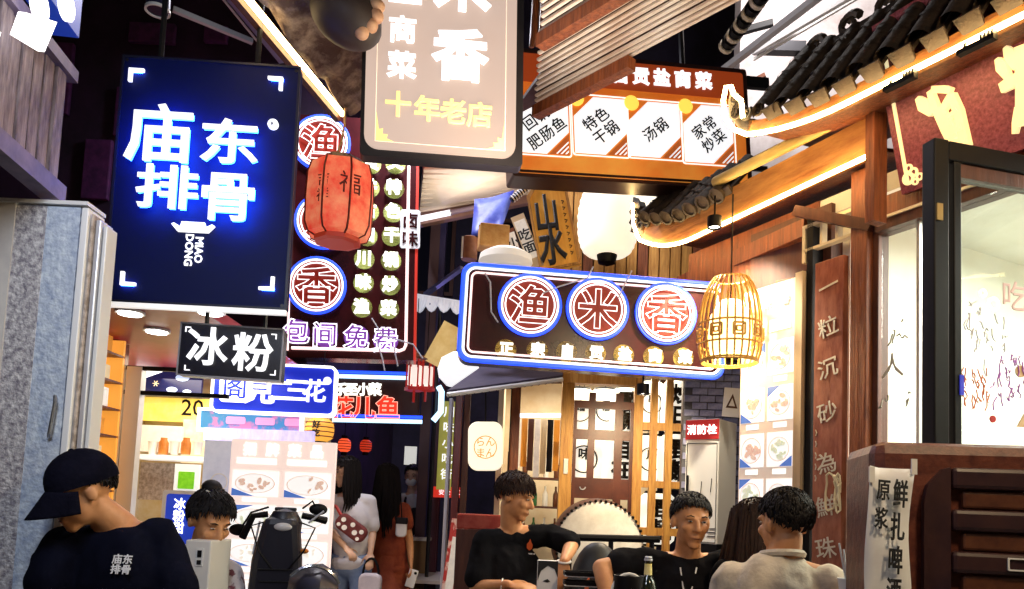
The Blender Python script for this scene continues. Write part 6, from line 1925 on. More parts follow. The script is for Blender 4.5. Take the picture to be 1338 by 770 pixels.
q = ontable(847, 2.95)
t = thing('beer_bottle', 'dark beer bottle with a yellow neck label on the table', 'bottle', q)
GB = mat('dark bottle glass', (0.012, 0.02, 0.012), 0.08, spec=0.7, coat=0.5)
kz = (P(847, 729, 2.95).z - ZTAB) / 0.27
MB().lathe([(0, 0), (0.031, 0), (0.034, 0.008), (0.034, 0.145), (0.029, 0.170), (0.0145, 0.195), (0.0125, 0.255), (0.015, 0.257), (0.015, 0.270), (0, 0.271)], 20, Matrix.Scale(kz, 4, (0, 0, 1))).build('glass', GB, t, smooth=True)
MB().lathe([(0.0155, 0.198 * kz), (0.0138, 0.245 * kz)], 20).build('neck_label', mat('yellow foil', (0.7, 0.55, 0.12), 0.4, col2=(0.8, 0.72, 0.4), scale=30), t, smooth=True)
MB().lathe([(0.0346, 0.045 * kz), (0.0346, 0.125 * kz)], 20).build('label', mat('white label', (0.75, 0.75, 0.7), 0.5), t, smooth=True)
MB().lathe([(0, 0.276 * kz), (0.0125, 0.276 * kz), (0.0165, 0.262 * kz), (0.0162, 0.258 * kz)], 16).build('cap', STEEL, t, smooth=True)
# cup with straw, right
q = Vector((P(1110, 760, 2.5).x, 2.5, 0))
sd_ = thing('side_table', 'dark small table carrying the white paper cup, beside the beer poster', 'table', q)
zc_ = P(1110, 757, 2.5).z - 0.085
MB().bx(-0.1, 0.16, -0.12, 0.2, zc_ - 0.03, zc_).build('tabletop', WOOD_DARK, sd_)
for sx in (-0.07, 0.13):
    for sy in (-0.09, 0.17):
        MB().bx(sx - 0.012, sx + 0.012, sy - 0.012, sy + 0.012, 0, zc_ - 0.031).build('leg', WOOD_DARK, sd_)
t = thing('paper_cup', 'white paper cup with two straws beside the beer poster', 'cup', q + Vector((0, 0, zc_)))
MB().lathe([(0, 0.002), (0.026, 0), (0.036, 0.085), (0.0375, 0.083), (0.0375, 0.087), (0.035, 0.087), (0.025, 0.006), (0, 0.006)], 20).build('cup', mat('white paper cup', (0.8, 0.79, 0.76), 0.6), t, smooth=True)
for (dx, l) in ((-0.035, 0.20), (-0.02, 0.18)):
    MB().tube([(0.0, 0.0, 0.02), (dx, 0, l)], 0.003, 6).build('straw', WHITEPOST, t, smooth=True)
# amber drink glass behind it
t = thing('amber_glass', 'small amber drink glass right of the paper cup', 'glass', q + Vector((0.075, 0.03, zc_)))
MB().lathe([(0, 0), (0.022, 0), (0.026, 0.075), (0.024, 0.075), (0.02, 0.004), (0, 0.004)], 16).build('tumbler', mat('amber glass', (0.6, 0.25, 0.03), 0.1, emit=(1, 0.35, 0.03), es=0.12), t, smooth=True)
# white carton with printed face marks, tray, ladle bowl on the table
q = ontable(716, 3.45)
t = thing('white_carton', 'white printed carton with a dark hair shape on the table before the man in black', 'carton', q)
hc = P(716, 733, 3.45).z - ZTAB
MB().bx(-0.045, 0.045, 0, 0.06, 0, hc).build('box', mat('white carton', (0.78, 0.78, 0.78), 0.5), t, bevel=0.003)
MB().prism([(-0.045, hc), (-0.045, hc * 0.5), (-0.03, hc * 0.75), (0.0, hc * 0.88), (0.03, hc * 0.8), (0.045, hc * 0.6), (0.045, hc)], -0.003, -0.0005).build('print', INK, t)
MB().prism([(-0.02, hc * 0.5), (0.0, hc * 0.47), (0.012, hc * 0.5), (0.0, hc * 0.56)], -0.003, -0.0005).build('print', INK, t)
MB().prism(rrect(0.03, 0.008, 0.003, cx=0.01, cz=hc * 0.2), -0.003, -0.0005).build('print', mat('red print'), t)
q = ontable(755, 3.40)
t = thing('white_tray', 'stack of white trays on the table beside the printed carton', 'tray', q)
for k in range(4):
    MB().bx(-0.06, 0.09, -0.05, 0.06, 0.002 + 0.04 * k, 0.010 + 0.04 * k).build('tray', [WHITEPOST, STEEL][k % 2], t, bevel=0.003)
    MB().ring(rrect(0.15, 0.11, 0.01), rrect(0.14, 0.10, 0.008), 0, 0.018, Matrix.Translation((0.015, 0.005, 0.006 + 0.04 * k)) @ Matrix.Rotation(pi / 2, 4, 'X') @ Matrix.Translation((0, -0.0, 0))).build('rim', BLACK, t)
q = ontable(822, 2.95)
t = thing('sauce_pot', 'round pot of red sauce with a pale handle beside the beer bottle', 'pot', q)
zz_ = P(822, 752, 2.95).z - ZTAB
MB().lathe([(0, 0), (0.05, 0), (0.062, zz_ * 0.5), (0.058, zz_), (0.052, zz_), (0.054, zz_ * 0.85), (0, zz_ * 0.85)], 20).build('body', BLACK, t, smooth=True)
MB().lathe([(0, zz_ * 0.87), (0.053, zz_ * 0.87)], 20).build('sauce', mat('chilli red', (0.4, 0.03, 0.01), 0.3), t)
MB().tube([(-0.065 + 0.0 * k, 0, 0) if False else (0.065 * cos(a), -0.01, zz_ * 0.6 + 0.075 * sin(a)) for k, a in enumerate([pi * j / 10 for j in range(11)])], 0.006, 6).build('handle', WHITEPOST, t, smooth=True)

# ---- scooter
q = P(378, 640, 3.3)
SX, SY = q.x, 3.3
t = thing('scooter', 'dark electric scooter with two round mirrors parked before the food photo board', 'scooter', Matrix.Translation((SX, SY, 0)) @ Matrix.Rotation(radians(12), 4, 'Z'))
NAVY = mat('navy black plastic', (0.008, 0.008, 0.018), 0.4)
# the scooter faces the camera: -y is forward
def sc(px, py, y=0.0):
    p = P(px, py, SY + y)
    return Vector((p.x - SX, y, p.z))


hb = sc(372, 682)
MB().lathe([(0.03, -0.06), (0.085, -0.05), (0.09, 0.0), (0.06, 0.05), (0.0, 0.065)], 14, Matrix.Translation(hb) @ Matrix.Diagonal((0.82, 0.7, 0.9, 1))).build('handlebar_cover', NAVY, t, smooth=True)
MB().prism([(hb.x - 0.08, hb.z + 0.02), (hb.x - 0.12, hb.z - 0.16), (hb.x - 0.15, 0.42), (hb.x + 0.10, 0.42), (hb.x + 0.08, hb.z - 0.16), (hb.x + 0.06, hb.z + 0.02)], -0.07, 0.10).build('front_shield', NAVY, t, bevel=0.03)
for s, p1 in ((-1, sc(318, 712)), (1, sc(424, 690))):
    MB().tube([hb + Vector((0.07 * s, 0, 0.03)), hb + Vector((0.13 * s, 0.0, 0.02)), Vector((p1.x, 0.02, p1.z + 0.03))], [0.014, 0.014, 0.017], 8).build('grip', BLACK, t, smooth=True)
MB().tube([hb + Vector((-0.1, -0.02, 0.0)), sc(330, 724, -0.03)], 0.005, 5).build('brake_lever', STEEL, t)
MB().tube([hb + Vector((0.1, -0.02, 0.0)), sc(420, 668, -0.03)], 0.005, 5).build('brake_lever', STEEL, t)
for p1, nm in ((sc(318, 692, 0.05), 0), (sc(418, 666, 0.05), 1)):
    base = hb + Vector((-0.07 if nm == 0 else 0.07, 0.01, 0.06))
    mr = MB().ell(p1, (0.040, 0.014, 0.026), 14, 9).build('mirror', BLACK, t, smooth=True)
    MB().tube([base, base.lerp(p1, 0.6) + Vector((0, 0, 0.035)), p1 + Vector((0, 0, -0.01))], 0.005, 5).build('stalk', BLACK, mr, smooth=True)
hl = MB().ell(hb + Vector((0, -0.065, -0.02)), (0.04, 0.014, 0.018), 14, 9).build('headlight', mat('clear lamp', (0.5, 0.5, 0.55), 0.1, coat=0.6), t, smooth=True)
for k in (-1, 1):
    MB().ell(hb + Vector((0.09 * k, -0.03, -0.12)), (0.02, 0.02, 0.012), 8, 6).build('indicator', mat('amber lens', (0.5, 0.15, 0.01), 0.3), t, smooth=True)
for s in (-1, 1):
    MB().tube([hb + Vector((0.07 * s, -0.03, 0.0)), hb + Vector((0.13 * s, -0.05, -0.02)), hb + Vector((0.09 * s, -0.08, -0.12)), hb + Vector((0.03 * s, -0.07, -0.2))], 0.004, 5).build('brake_cable', BLACK, t, smooth=True)
MB().bx(hb.x - 0.045, hb.x + 0.045, 0.0, 0.05, hb.z + 0.045, hb.z + 0.062).build('gauge', DARKMETAL, t, bevel=0.006)
for k_ in range(3):
    MB().bx(hb.x - 0.09 + 0.01 * k_, hb.x + 0.05 - 0.01 * k_, -0.076, -0.070, hb.z - 0.20 - 0.05 * k_, hb.z - 0.195 - 0.05 * k_).build('panel_seam', DARKMETAL, t)
fc = sc(388, 772, -0.28)
WR = 0.20
fz = fc.z
MB().lathe([(0.0, -0.10), (0.09, -0.09), (0.135, -0.03), (0.14, 0.03), (0.10, 0.09), (0.0, 0.10)], 18, Matrix.Translation((fc.x, -0.28, fz - 0.02)) @ Matrix.Rotation(pi / 2, 4, 'Y') @ Matrix.Diagonal((0.9, 1.6, 1, 1))).build('front_mudguard', NAVY, t, smooth=True)
MB().tube([(fc.x + 0.112 * cos(a), -0.40, fz - 0.02 + 0.125 * sin(a)) for a in [0.5 + 1.9 * j / 14 for j in range(15)]], 0.007, 5).build('chrome_trim', mat('chrome', (0.7, 0.7, 0.72), 0.12, 0.9), t, smooth=True)
wl = MB().ell((0, 0, 0), (0.001, 0.001, 0.001), 4, 3)
tw = MB().tube([(fc.x + 0.01, -0.26 + 0.21 * cos(2 * pi * j / 20), 0.25 + 0.21 * sin(2 * pi * j / 20)) for j in range(20)], 0.05, 8, True).build('wheel', mat('tyre rubber', (0.015, 0.015, 0.015), 0.8), t, smooth=True)
MB().tube([(fc.x - 0.03, -0.26, 0.25), (fc.x + 0.05, -0.26, 0.25)], 0.13, 16).build('rim', STEEL, tw, smooth=True)
tw = MB().tube([(fc.x + 0.01, 0.95 + 0.21 * cos(2 * pi * j / 20), 0.26 + 0.21 * sin(2 * pi * j / 20)) for j in range(20)], 0.05, 8, True).build('wheel', mat('tyre rubber'), t, smooth=True)
MB().tube([(fc.x - 0.03, 0.95, 0.26), (fc.x + 0.05, 0.95, 0.26)], 0.13, 16).build('rim', STEEL, tw, smooth=True)
MB().bx(hb.x - 0.12, hb.x + 0.12, 0.10, 0.75, 0.30, 0.36).build('footboard', NAVY, t, bevel=0.02)
MB().bx(hb.x - 0.13, hb.x + 0.13, 0.5, 1.15, 0.36, 0.66).build('body', NAVY, t, bevel=0.05)
MB().bx(hb.x - 0.13, hb.x + 0.13, 0.48, 1.15, 0.66, 0.76).build('saddle', mat('black vinyl', (0.012, 0.012, 0.012), 0.5), t, bevel=0.04)
# white box the stooping woman stands behind
q = P(258, 706, 3.0)
t = thing('white_till_box', 'white upright machine case with a small dark slot beside the woman with a bun', 'machine', Vector((q.x, 3.0, 0)))
x0, x1 = P(240, 740, 3.0).x - q.x, P(274, 740, 3.0).x - q.x
MB().bx(x0, x1, 0, 0.22, 0, P(258, 706, 3.0).z).build('case', mat('off white plastic', (0.70, 0.69, 0.67), 0.45), t, bevel=0.006)
zs = P(262, 728, 3.0).z
MB().bx(0.0, 0.028, -0.004, 0.0, zs - 0.035, zs + 0.035).build('slot', WHITEPOST, t)
MB().bx(0.006, 0.022, -0.008, -0.004, zs + 0.0, zs + 0.026).build('screen', BLACK, t)
MB().bx(0.006, 0.022, -0.008, -0.004, zs - 0.028, zs - 0.012).build('screen', DARKMETAL, t)
for k in range(9):
    MB().bx(x0 + 0.004, x0 + 0.014, -0.004, 0.0, zs - 0.06 - 0.018 * k, zs - 0.052 - 0.018 * k).build('vent_slot', BLACK, t)
# ================================================================== PEOPLE
def frame(fwd, up=(0, 0, 1)):
    """3x3 with x = the figure's left seen from the front (image right), -y = forward, z = up"""
    f = Vector(fwd).normalized()
    u = Vector(up)
    y = -f
    x = y.cross(u).normalized()
    z = x.cross(y).normalized()
    return Matrix(((x.x, y.x, z.x), (x.y, y.y, z.y), (x.z, y.z, z.z)))


def capsule(b, p, q, r0, r1, n=10):
    p, q = Vector(p), Vector(q)
    d = (q - p)
    if d.length < 1e-5:
        return
    u = d.normalized()
    pts, rs = [], []
    for k in range(5):
        a = pi / 2 * (1 - k / 4)
        pts.append(p - u * r0 * sin(a))
        rs.append(max(r0 * cos(a), 0.0008))
    for k in range(1, 5):
        a = pi / 2 * k / 4
        pts.append(q + u * r1 * sin(a))
        rs.append(max(r1 * cos(a), 0.0008))
    pts.insert(5, q)
    rs.insert(5, r1)
    b.tube(pts, rs, n)


def remesh(b, name, m, parent, vox, smooth_it=4, origin=None):
    me = b.mesh(name, None)
    o = bpy.data.objects.new(name, me)
    COL.objects.link(o)
    r = o.modifiers.new('r', 'REMESH')
    r.mode = 'VOXEL'
    r.voxel_size = vox
    s = o.modifiers.new('s', 'SMOOTH')
    s.factor = 0.5
    s.iterations = smooth_it
    dg = bpy.context.evaluated_depsgraph_get()
    out = bpy.data.meshes.new_from_object(o.evaluated_get(dg))
    bpy.data.objects.remove(o)
    bpy.data.meshes.remove(me)
    out.materials.clear()
    out.materials.append(m)
    out.polygons.foreach_set('use_smooth', [True] * len(out.polygons))
    return link(name, out, parent)


def hand(b, w_, d, nrm, curl=0.5, side=1, k=1.0):
    """palm and five fingers; w_ wrist, d direction of the fingers, nrm back of the hand, side=+1 thumb towards d x nrm"""
    d = Vector(d).normalized()
    nrm = Vector(nrm)
    nrm = (nrm - d * nrm.dot(d)).normalized()
    s = d.cross(nrm) * side
    w_ = Vector(w_)
    M = Matrix(((s.x, nrm.x, d.x), (s.y, nrm.y, d.y), (s.z, nrm.z, d.z)))
    b.ell(w_ + d * 0.045 * k, (0.040 * k, 0.015 * k, 0.052 * k), 12, 8, M)
    for i, (off, ln) in enumerate(((0.029, 0.070), (0.010, 0.080), (-0.010, 0.074), (-0.028, 0.058))):
        p = w_ + d * 0.085 * k + s * off * k
        a = 0.0
        for j, fr in enumerate((0.45, 0.32, 0.23)):
            a += curl * (0.7 + 0.12 * i) * (0.6 if j == 0 else 1)
            v = d * cos(a) - nrm * sin(a) + s * off * 0.9
            q = p + v.normalized() * ln * fr * k
            capsule(b, p, q, (0.0092 - 0.0008 * j) * k, (0.0086 - 0.0008 * j) * k, 8)
            p = q
    p = w_ + d * 0.022 * k + s * 0.030 * k
    q = p + (d * 0.6 + s * 0.7 - nrm * 0.25).normalized() * 0.038 * k
    capsule(b, p, q, 0.012 * k, 0.0105 * k, 8)
    capsule(b, q, q + (d * 0.9 + s * 0.25 - nrm * 0.3).normalized() * 0.030 * k, 0.0100 * k, 0.0088 * k, 8)


def head_shape(b, H, c, k=1.0, female=False):
    def E(x, y, z, rx, ry, rz):
        b.ell(c + H @ (Vector((x, y, z)) * k), (rx * k, ry * k, rz * k), 18, 12, H)
    E(0, 0.012, 0.035, 0.075, 0.093, 0.082)
    E(0, -0.022, -0.028, 0.060 if not female else 0.056, 0.064, 0.078)
    E(0, -0.015, -0.06, 0.052 if not female else 0.046, 0.056, 0.045)
    E(0, -0.062, -0.096, 0.026, 0.022, 0.020)
    E(0.029, -0.075, 0.022, 0.026, 0.014, 0.0085)
    E(-0.029, -0.075, 0.022, 0.026, 0.014, 0.0085)
    E(0.036, -0.060, -0.022, 0.024, 0.022, 0.022)
    E(-0.036, -0.060, -0.022, 0.024, 0.022, 0.022)
    E(0, -0.084, -0.060, 0.023, 0.010, 0.0065)
    E(0, -0.082, -0.071, 0.020, 0.010, 0.0075)
    capsule(b, c + H @ (Vector((0, -0.084, 0.012)) * k), c + H @ (Vector((0, -0.103, -0.028)) * k), 0.009 * k, 0.0135 * k)
    for s in (-1, 1):
        E(s * 0.011, -0.093, -0.032, 0.009, 0.011, 0.008)
        E(s * 0.077, 0.012, -0.006, 0.011, 0.020, 0.031)


def face_parts(t, H, c, k=1.0, loc=Vector((0, 0, 0)), closed=False):
    for s in (-1, 1):
        p = c + H @ (Vector((s * 0.030, -0.0805, 0.006)) * k) - loc
        ey = MB().ell(p, (0.0115 * k, 0.006 * k, (0.0025 if closed else 0.0042) * k), 10, 7, H).build('eye', mat('eye white', (0.34, 0.30, 0.27), 0.35), t, smooth=True)
        p2 = c + H @ (Vector((s * 0.030, -0.0862, 0.006)) * k) - loc
        MB().ell(p2, (0.0055 * k, 0.003 * k, (0.0022 if closed else 0.0042) * k), 8, 6, H).build('iris', INK, ey, smooth=True)
        a_ = c + H @ (Vector((s * 0.016, -0.0905, 0.026)) * k) - loc
        m_ = c + H @ (Vector((s * 0.031, -0.0900, 0.031)) * k) - loc
        e_ = c + H @ (Vector((s * 0.046, -0.0800, 0.026)) * k) - loc
        MB().tube([a_, m_, e_], [0.0022 * k, 0.003 * k, 0.0016 * k], 5).build('eyebrow', HAIRM, t, smooth=True)
    MB().ell(c + H @ (Vector((0, -0.0895, -0.0655)) * k) - loc, (0.020 * k, 0.005 * k, 0.0022 * k), 10, 6, H).build('mouth', mat('lip line', (0.16, 0.04, 0.03), 0.5), t, smooth=True)


HAIRM = mat('black hair', (0.006, 0.005, 0.006), 0.6, spec=0.22, col2=(0.010, 0.008, 0.008), scale=60, stretch=(1, 1, 0.2))
HAIRB = mat('dark brown hair', (0.012, 0.005, 0.004), 0.6, spec=0.25, col2=(0.025, 0.009, 0.006), scale=60)
SKIN = mat('warm skin', (0.60, 0.29, 0.13), 0.5, col2=(0.50, 0.21, 0.085), scale=10, bump=0.05)
SKIN2 = mat('fair skin', (0.62, 0.40, 0.28), 0.5, col2=(0.55, 0.32, 0.2), scale=10)
TEE = mat('black cotton', (0.005, 0.005, 0.006), 0.95, spec=0.06, col2=(0.011, 0.011, 0.014), scale=4, bump=0.5, bscale=9)
TEEN = mat('navy cotton', (0.003, 0.0035, 0.009), 0.95, spec=0.06, col2=(0.005, 0.006, 0.016), scale=4, bump=0.5, bscale=9)


def hair(t, H, c, k, m, loc, style='short', seed=1, tuft=170, length=0.03, parting=None):
    rr = random.Random(seed)
    C = Vector((0, 0.014, 0.036))
    R = Vector((0.081, 0.100, 0.088))
    vs, fs = [], []
    NU, NV = 30, 16

    def thr(d):
        tt = (1 - d.y) / 2
        z = -0.72 + 1.22 * tt
        if style == 'bowl':
            z = -0.60 + 0.90 * tt
        return z
    idx = {}
    for i in range(NV + 1):
        for j in range(NU):
            th = pi * i / NV
            g_ = 2 * pi * j / NU
            d = Vector((sin(th) * cos(g_), sin(th) * sin(g_), cos(th)))
            if d.z < thr(d) - 0.12:
                continue
            q = 1.0 + 0.03 * noise.noise(d * 5 + Vector((seed, 0, 0)))
            idx[(i, j)] = len(vs)
            vs.append(c + H @ ((C + Vector((d.x * R.x, d.y * R.y, d.z * R.z)) * q) * k) - loc)
    for i in range(NV):
        for j in range(NU):
            q = [(i, j), (i + 1, j), (i + 1, (j + 1) % NU), (i, (j + 1) % NU)]
            if all(x in idx for x in q):
                fs.append([idx[x] for x in q])
    b = MB().add(vs, fs)
    # locks lying over the cap
    n = 0
    while n < tuft * 4:
        d = Vector((rr.gauss(0, 1), rr.gauss(0, 1), rr.gauss(0, 1))).normalized()
        if d.z < thr(d):
            continue
        n += 1
        p = C + Vector((d.x * R.x, d.y * R.y, d.z * R.z)) * 1.0
        flow = Vector((d.x * 0.4, d.y * 0.5 - 0.15, -0.8 if d.z < 0.75 else -0.1)) + Vector((rr.uniform(-.35, .35), rr.uniform(-.35, .35), rr.uniform(-.1, .2)))
        flow = (flow - d * flow.dot(d)).normalized()
        L = length * 0.62 * rr.uniform(0.6, 1.35)
        p1 = p + flow * L * 0.5 + d * 0.0045
        p2 = p + flow * L + d * rr.uniform(-0.003, 0.005)
        b.tube([c + H @ (x * k) - loc for x in (p - flow * L * 0.3, p + d * 0.004, p1, p2)], [0.0015 * k, 0.0034 * k, 0.0030 * k, 0.0006 * k], 4)
    o = b.build('hair', m, t, smooth=True, ang=70)
    return o


def long_hair(t, H, c, k, m, loc, drop, seed=1, n=110, back=True, spread=1.0):
    rr = random.Random(seed)
    b = MB()
    for i in range(n):
        g_ = rr.uniform(-0.55, pi + 0.55) if back else rr.uniform(0, 2 * pi)
        d = Vector((cos(g_), sin(g_), rr.uniform(-0.1, 0.75))).normalized()
        p = c + H @ ((Vector((0, 0.014, 0.036)) + Vector((d.x * 0.082, d.y * 0.100, d.z * 0.09))) * k) - loc
        h_ = H @ Vector((d.x, d.y, 0))
        h_.z = 0
        L = drop * rr.uniform(0.85, 1.05)
        pts = [p + Vector((0, 0, 0.01)), p + h_ * 0.018 + Vector((0, 0, -L * 0.3)), p + h_ * 0.02 * spread + Vector((rr.uniform(-.012, .012), 0, -L * 0.65)), p + h_ * 0.005 + Vector((rr.uniform(-.025, .025), rr.uniform(-.02, .02), -L))]
        b.tube(pts, [0.012 * k, 0.014 * k, 0.012 * k, 0.003], 5)
    return b.build('hair', m, t, smooth=True, ang=70)


def person(label, J, skin=SKIN, shirt=TEE, trousers=None, sleeve=0.62, k=1.0, vox=0.009, female=False, arm_r=0.040, name='person', shirt_len=1.0, chest=(0.165, 0.105), belly=(0.145, 0.11), curls=(0.6, 0.6), skirt=None, hand_n=None):
    """J holds world joints: head, fwd, headup, neck, chest, pelvis, shL, elL, wrL, shR ... hipL, knL, anL ..., tors (torso forward)"""
    V = {a: (Vector(b) if a not in ('x',) else b) for a, b in J.items()}
    loc = Vector((V['pelvis'].x, V['pelvis'].y, 0))
    t = thing(name, label, 'person', loc)
    H = frame(V['fwd'], V.get('headup', Vector((0, 0, 1))))
    hc = V['head']
    b = MB()
    o_ = lambda p: p - loc
    head_shape(b, H, o_(hc), k, female)
    capsule(b, o_(hc + H @ Vector((0, 0.018, -0.055)) * k), o_(V['neck']), 0.052 * k * (0.88 if female else 1), 0.058 * k * (0.88 if female else 1), 14)
    T = frame(V['tors'], (V['neck'] - V['pelvis']).normalized())
    # trunk
    b.ell(o_(V['chest']), (chest[0], chest[1], 0.19), 18, 12, T)
    b.ell(o_(V['chest'].lerp(V['pelvis'], 0.55)), (belly[0], belly[1], 0.18), 18, 12, T)
    b.ell(o_(V['pelvis']), (0.16, 0.115, 0.13), 18, 12, T)
    for s in 'LR':
        capsule(b, o_(V['neck'] - Vector((0, 0, 0.03))), o_(V['sh' + s]), 0.055, 0.055)
        capsule(b, o_(V['sh' + s]), o_(V['el' + s]), arm_r * 1.22, arm_r, 12)
        w_ = V['wr' + s]
        mid = V['el' + s].lerp(w_, 0.3)
        capsule(b, o_(V['el' + s]), o_(mid), arm_r * 0.98, arm_r * 1.02, 12)
        capsule(b, o_(mid), o_(w_), arm_r * 1.0, arm_r * 0.66, 12)
        d = (w_ - V['el' + s]).normalized()
        hd = V.get('hd' + s, d)
        nr = V.get('hn' + s, Vector((0, -0.3, 1)))
        hand(b, o_(w_), hd, nr, curls[0 if s == 'L' else 1], 1 if s == 'L' else -1, k * (0.95 if female else 1.0))
        capsule(b, o_(V['hip' + s]), o_(V['kn' + s]), 0.085, 0.058, 12)
        capsule(b, o_(V['kn' + s]), o_(V['an' + s]), 0.056, 0.040, 12)
        ft = Vector((V['tors'].x, V['tors'].y, 0)).normalized()
        capsule(b, o_(V['an' + s] + Vector((0, 0, -0.03)) - ft * 0.03), o_(V['an' + s] + Vector((0, 0, -0.05)) + ft * 0.14), 0.042, 0.034)
    body = remesh(b, 'body', skin, t, vox, 3)
    # shirt
    b = MB()
    g_ = 0.016
    b.ell(o_(V['chest']), (chest[0] + g_, chest[1] + g_, 0.195), 20, 14, T)
    b.ell(o_(V['chest'].lerp(V['pelvis'], 0.5)), (belly[0] + g_ + 0.01, belly[1] + g_ + 0.008, 0.19), 20, 14, T)
    if shirt_len > 0.9:
        b.ell(o_(V['pelvis']), (0.16 + g_, 0.115 + g_, 0.10), 18, 12, T)
    for s in 'LR':
        capsule(b, o_(V['neck'] - Vector((0, 0, 0.045))), o_(V['sh' + s]), 0.058, 0.062)
        e_ = V['sh' + s].lerp(V['el' + s], sleeve)
        capsule(b, o_(V['sh' + s]), o_(e_), arm_r * 1.28 + 0.016, arm_r * 1.22 + 0.020, 14)
    sh = remesh(b, 'shirt', shirt, t, max(vox, 0.009), 5)
    rr = Vector((label.__len__() * 0.37, 0, 0))
    for v in sh.data.vertices:
        n_ = noise.noise(v.co * 9 + rr) * 0.008 - abs(noise.noise(Vector((v.co.x * 12 + v.co.z * 7, v.co.y * 12, v.co.z * 9 - v.co.x * 5)) + rr)) * 0.016 + 0.006
        if vox > 0.0105:
            n_ *= 0.35
        v.co += v.normal * n_
    if trousers is not None:
        b = MB()
        b.ell(o_(V['pelvis']), (0.17, 0.125, 0.13), 18, 12, T)
        for s in 'LR':
            capsule(b, o_(V['hip' + s]), o_(V['kn' + s]), 0.098, 0.074, 12)
            capsule(b, o_(V['kn' + s]), o_(V['an' + s]), 0.072, 0.060, 12)
        remesh(b, 'trousers', trousers, t, 0.014, 4)
    return t, H, hc, loc, V


def seated(hipz, pel, fw):
    """hips, knees and ankles for a figure on a stool"""
    f = Vector((fw[0], fw[1], 0)).normalized()
    r = Vector((-f.y, f.x, 0))
    d = {}
    for s, sg_ in (('L', 1), ('R', -1)):
        h_ = Vector(pel) + r * 0.09 * sg_
        d['hip' + s] = h_
        d['kn' + s] = h_ + f * 0.40 + r * 0.06 * sg_ + Vector((0, 0, 0.02))
        d['an' + s] = Vector((d['kn' + s].x, d['kn' + s].y, 0.09)) - f * 0.03
    return d


def standing(pel, fw, spread=0.09):
    f = Vector((fw[0], fw[1], 0)).normalized()
    r = Vector((-f.y, f.x, 0))
    d = {}
    for s, sg_ in (('L', 1), ('R', -1)):
        h_ = Vector(pel) + r * 0.085 * sg_
        d['hip' + s] = h_
        d['kn' + s] = Vector((h_.x, h_.y, 0.48)) + r * 0.02 * sg_ + f * 0.02 * sg_
        d['an' + s] = Vector((h_.x, h_.y, 0.09)) + r * 0.03 * sg_ + f * 0.05 * sg_
    return d


DENIM = mat('blue denim', (0.12, 0.20, 0.42), 0.8, col2=(0.25, 0.36, 0.58), scale=7)
DARKT = mat('dark trousers', (0.015, 0.015, 0.02), 0.8)


def logo(t, M, chars, s, m, cols=2, gap=1.0):
    for k_, c in enumerate(chars):
        o = link('lettering', glyph(c, m, 0.03, 0.004), t)
        o.matrix_local = M @ Matrix.Translation(((k_ % cols - (cols - 1) / 2) * s * gap, 0, -(k_ // cols) * s * 1.02)) @ Matrix.Diagonal((s, s, s, 1))


def surf(sh, loc, px, py, lift=0.004):
    """matrix on the shirt surface where a sight line meets it"""
    o = CAM - loc
    d = ray(px, py).normalized()
    hit, p, n, i = sh.ray_cast(o, d)
    if not hit:
        return None
    n = n.normalized()
    n = (n + Vector((0, -0.6, 0))).normalized()
    x = Vector((0, 0, 1)).cross(n) * 1.0
    x.normalize()
    z = n.cross(x).normalized()
    y = -n
    p = p + n * lift
    return Matrix(((x.x, y.x, z.x, p.x), (x.y, y.y, z.y, p.y), (x.z, y.z, z.z, p.z), (0, 0, 0, 1)))


def kid(t, nm):
    return [o for o in t.children if o.name.split('.')[0] == nm][0]


PRINTW = mat('white screen print', (0.75, 0.75, 0.78), 0.6)

# ---- 1 man in cap, stooping
hd = P(108, 644, 2.34)
J = dict(head=hd, fwd=(-0.78, -0.62, -0.42), headup=(-0.2, -0.15, 0.95), neck=P(158, 690, 2.44), chest=P(152, 762, 2.44), pelvis=Vector((P(170, 700, 2.7).x, 2.75, 0.80)),
         tors=(-0.28, -0.96, -0.15), shR=P(84, 716, 2.40), elR=P(62, 772, 2.34), wrR=P(66, 850, 2.22), shL=P(207, 704, 2.46), elL=P(236, 800, 2.42), wrL=P(190, 860, 2.22))
J.update(standing((P(170, 700, 2.7).x, 2.75, 0.80), (-0.2, -1, 0)))
t, H, hc, loc, V = person('man in a black cap and navy printed t-shirt stooping at the stall', J, shirt=TEEN, trousers=DARKT, sleeve=0.78, vox=0.008, k=0.93, chest=(0.138, 0.10))
face_parts(t, H, hc, 0.93, loc, closed=True)
hair(t, H, hc, 0.92, HAIRM, loc, 'short', 2, 90, 0.02)
# cap: crown and brim in head space
cb = MB()
vs, fs = [], []
C, R_ = Vector((0, 0.012, 0.036)) * 0.93, Vector((0.092, 0.112, 0.104)) * 0.93
NU, NV = 32, 9
for i in range(NV + 1):
    th = (pi / 2 + 0.16) * i / NV
    for j in range(NU):
        g_ = 2 * pi * j / NU
        d = Vector((sin(th) * cos(g_), sin(th) * sin(g_), cos(th)))
        vs.append(hc + H @ (C + Vector((d.x * R_.x, d.y * R_.y, d.z * R_.z + 0.004))) - loc)
        if i:
            j2 = (j + 1) % NU
            fs.append(((i - 1) * NU + j, i * NU + j, i * NU + j2, (i - 1) * NU + j2))
cap = MB().add(vs, fs).build('cap', mat('black twill', (0.0025, 0.0025, 0.006), 0.95, spec=0.06, col2=(0.006, 0.006, 0.014), scale=7, bump=0.3, bscale=60), t, smooth=True, ang=70)
vs, fs = [], []
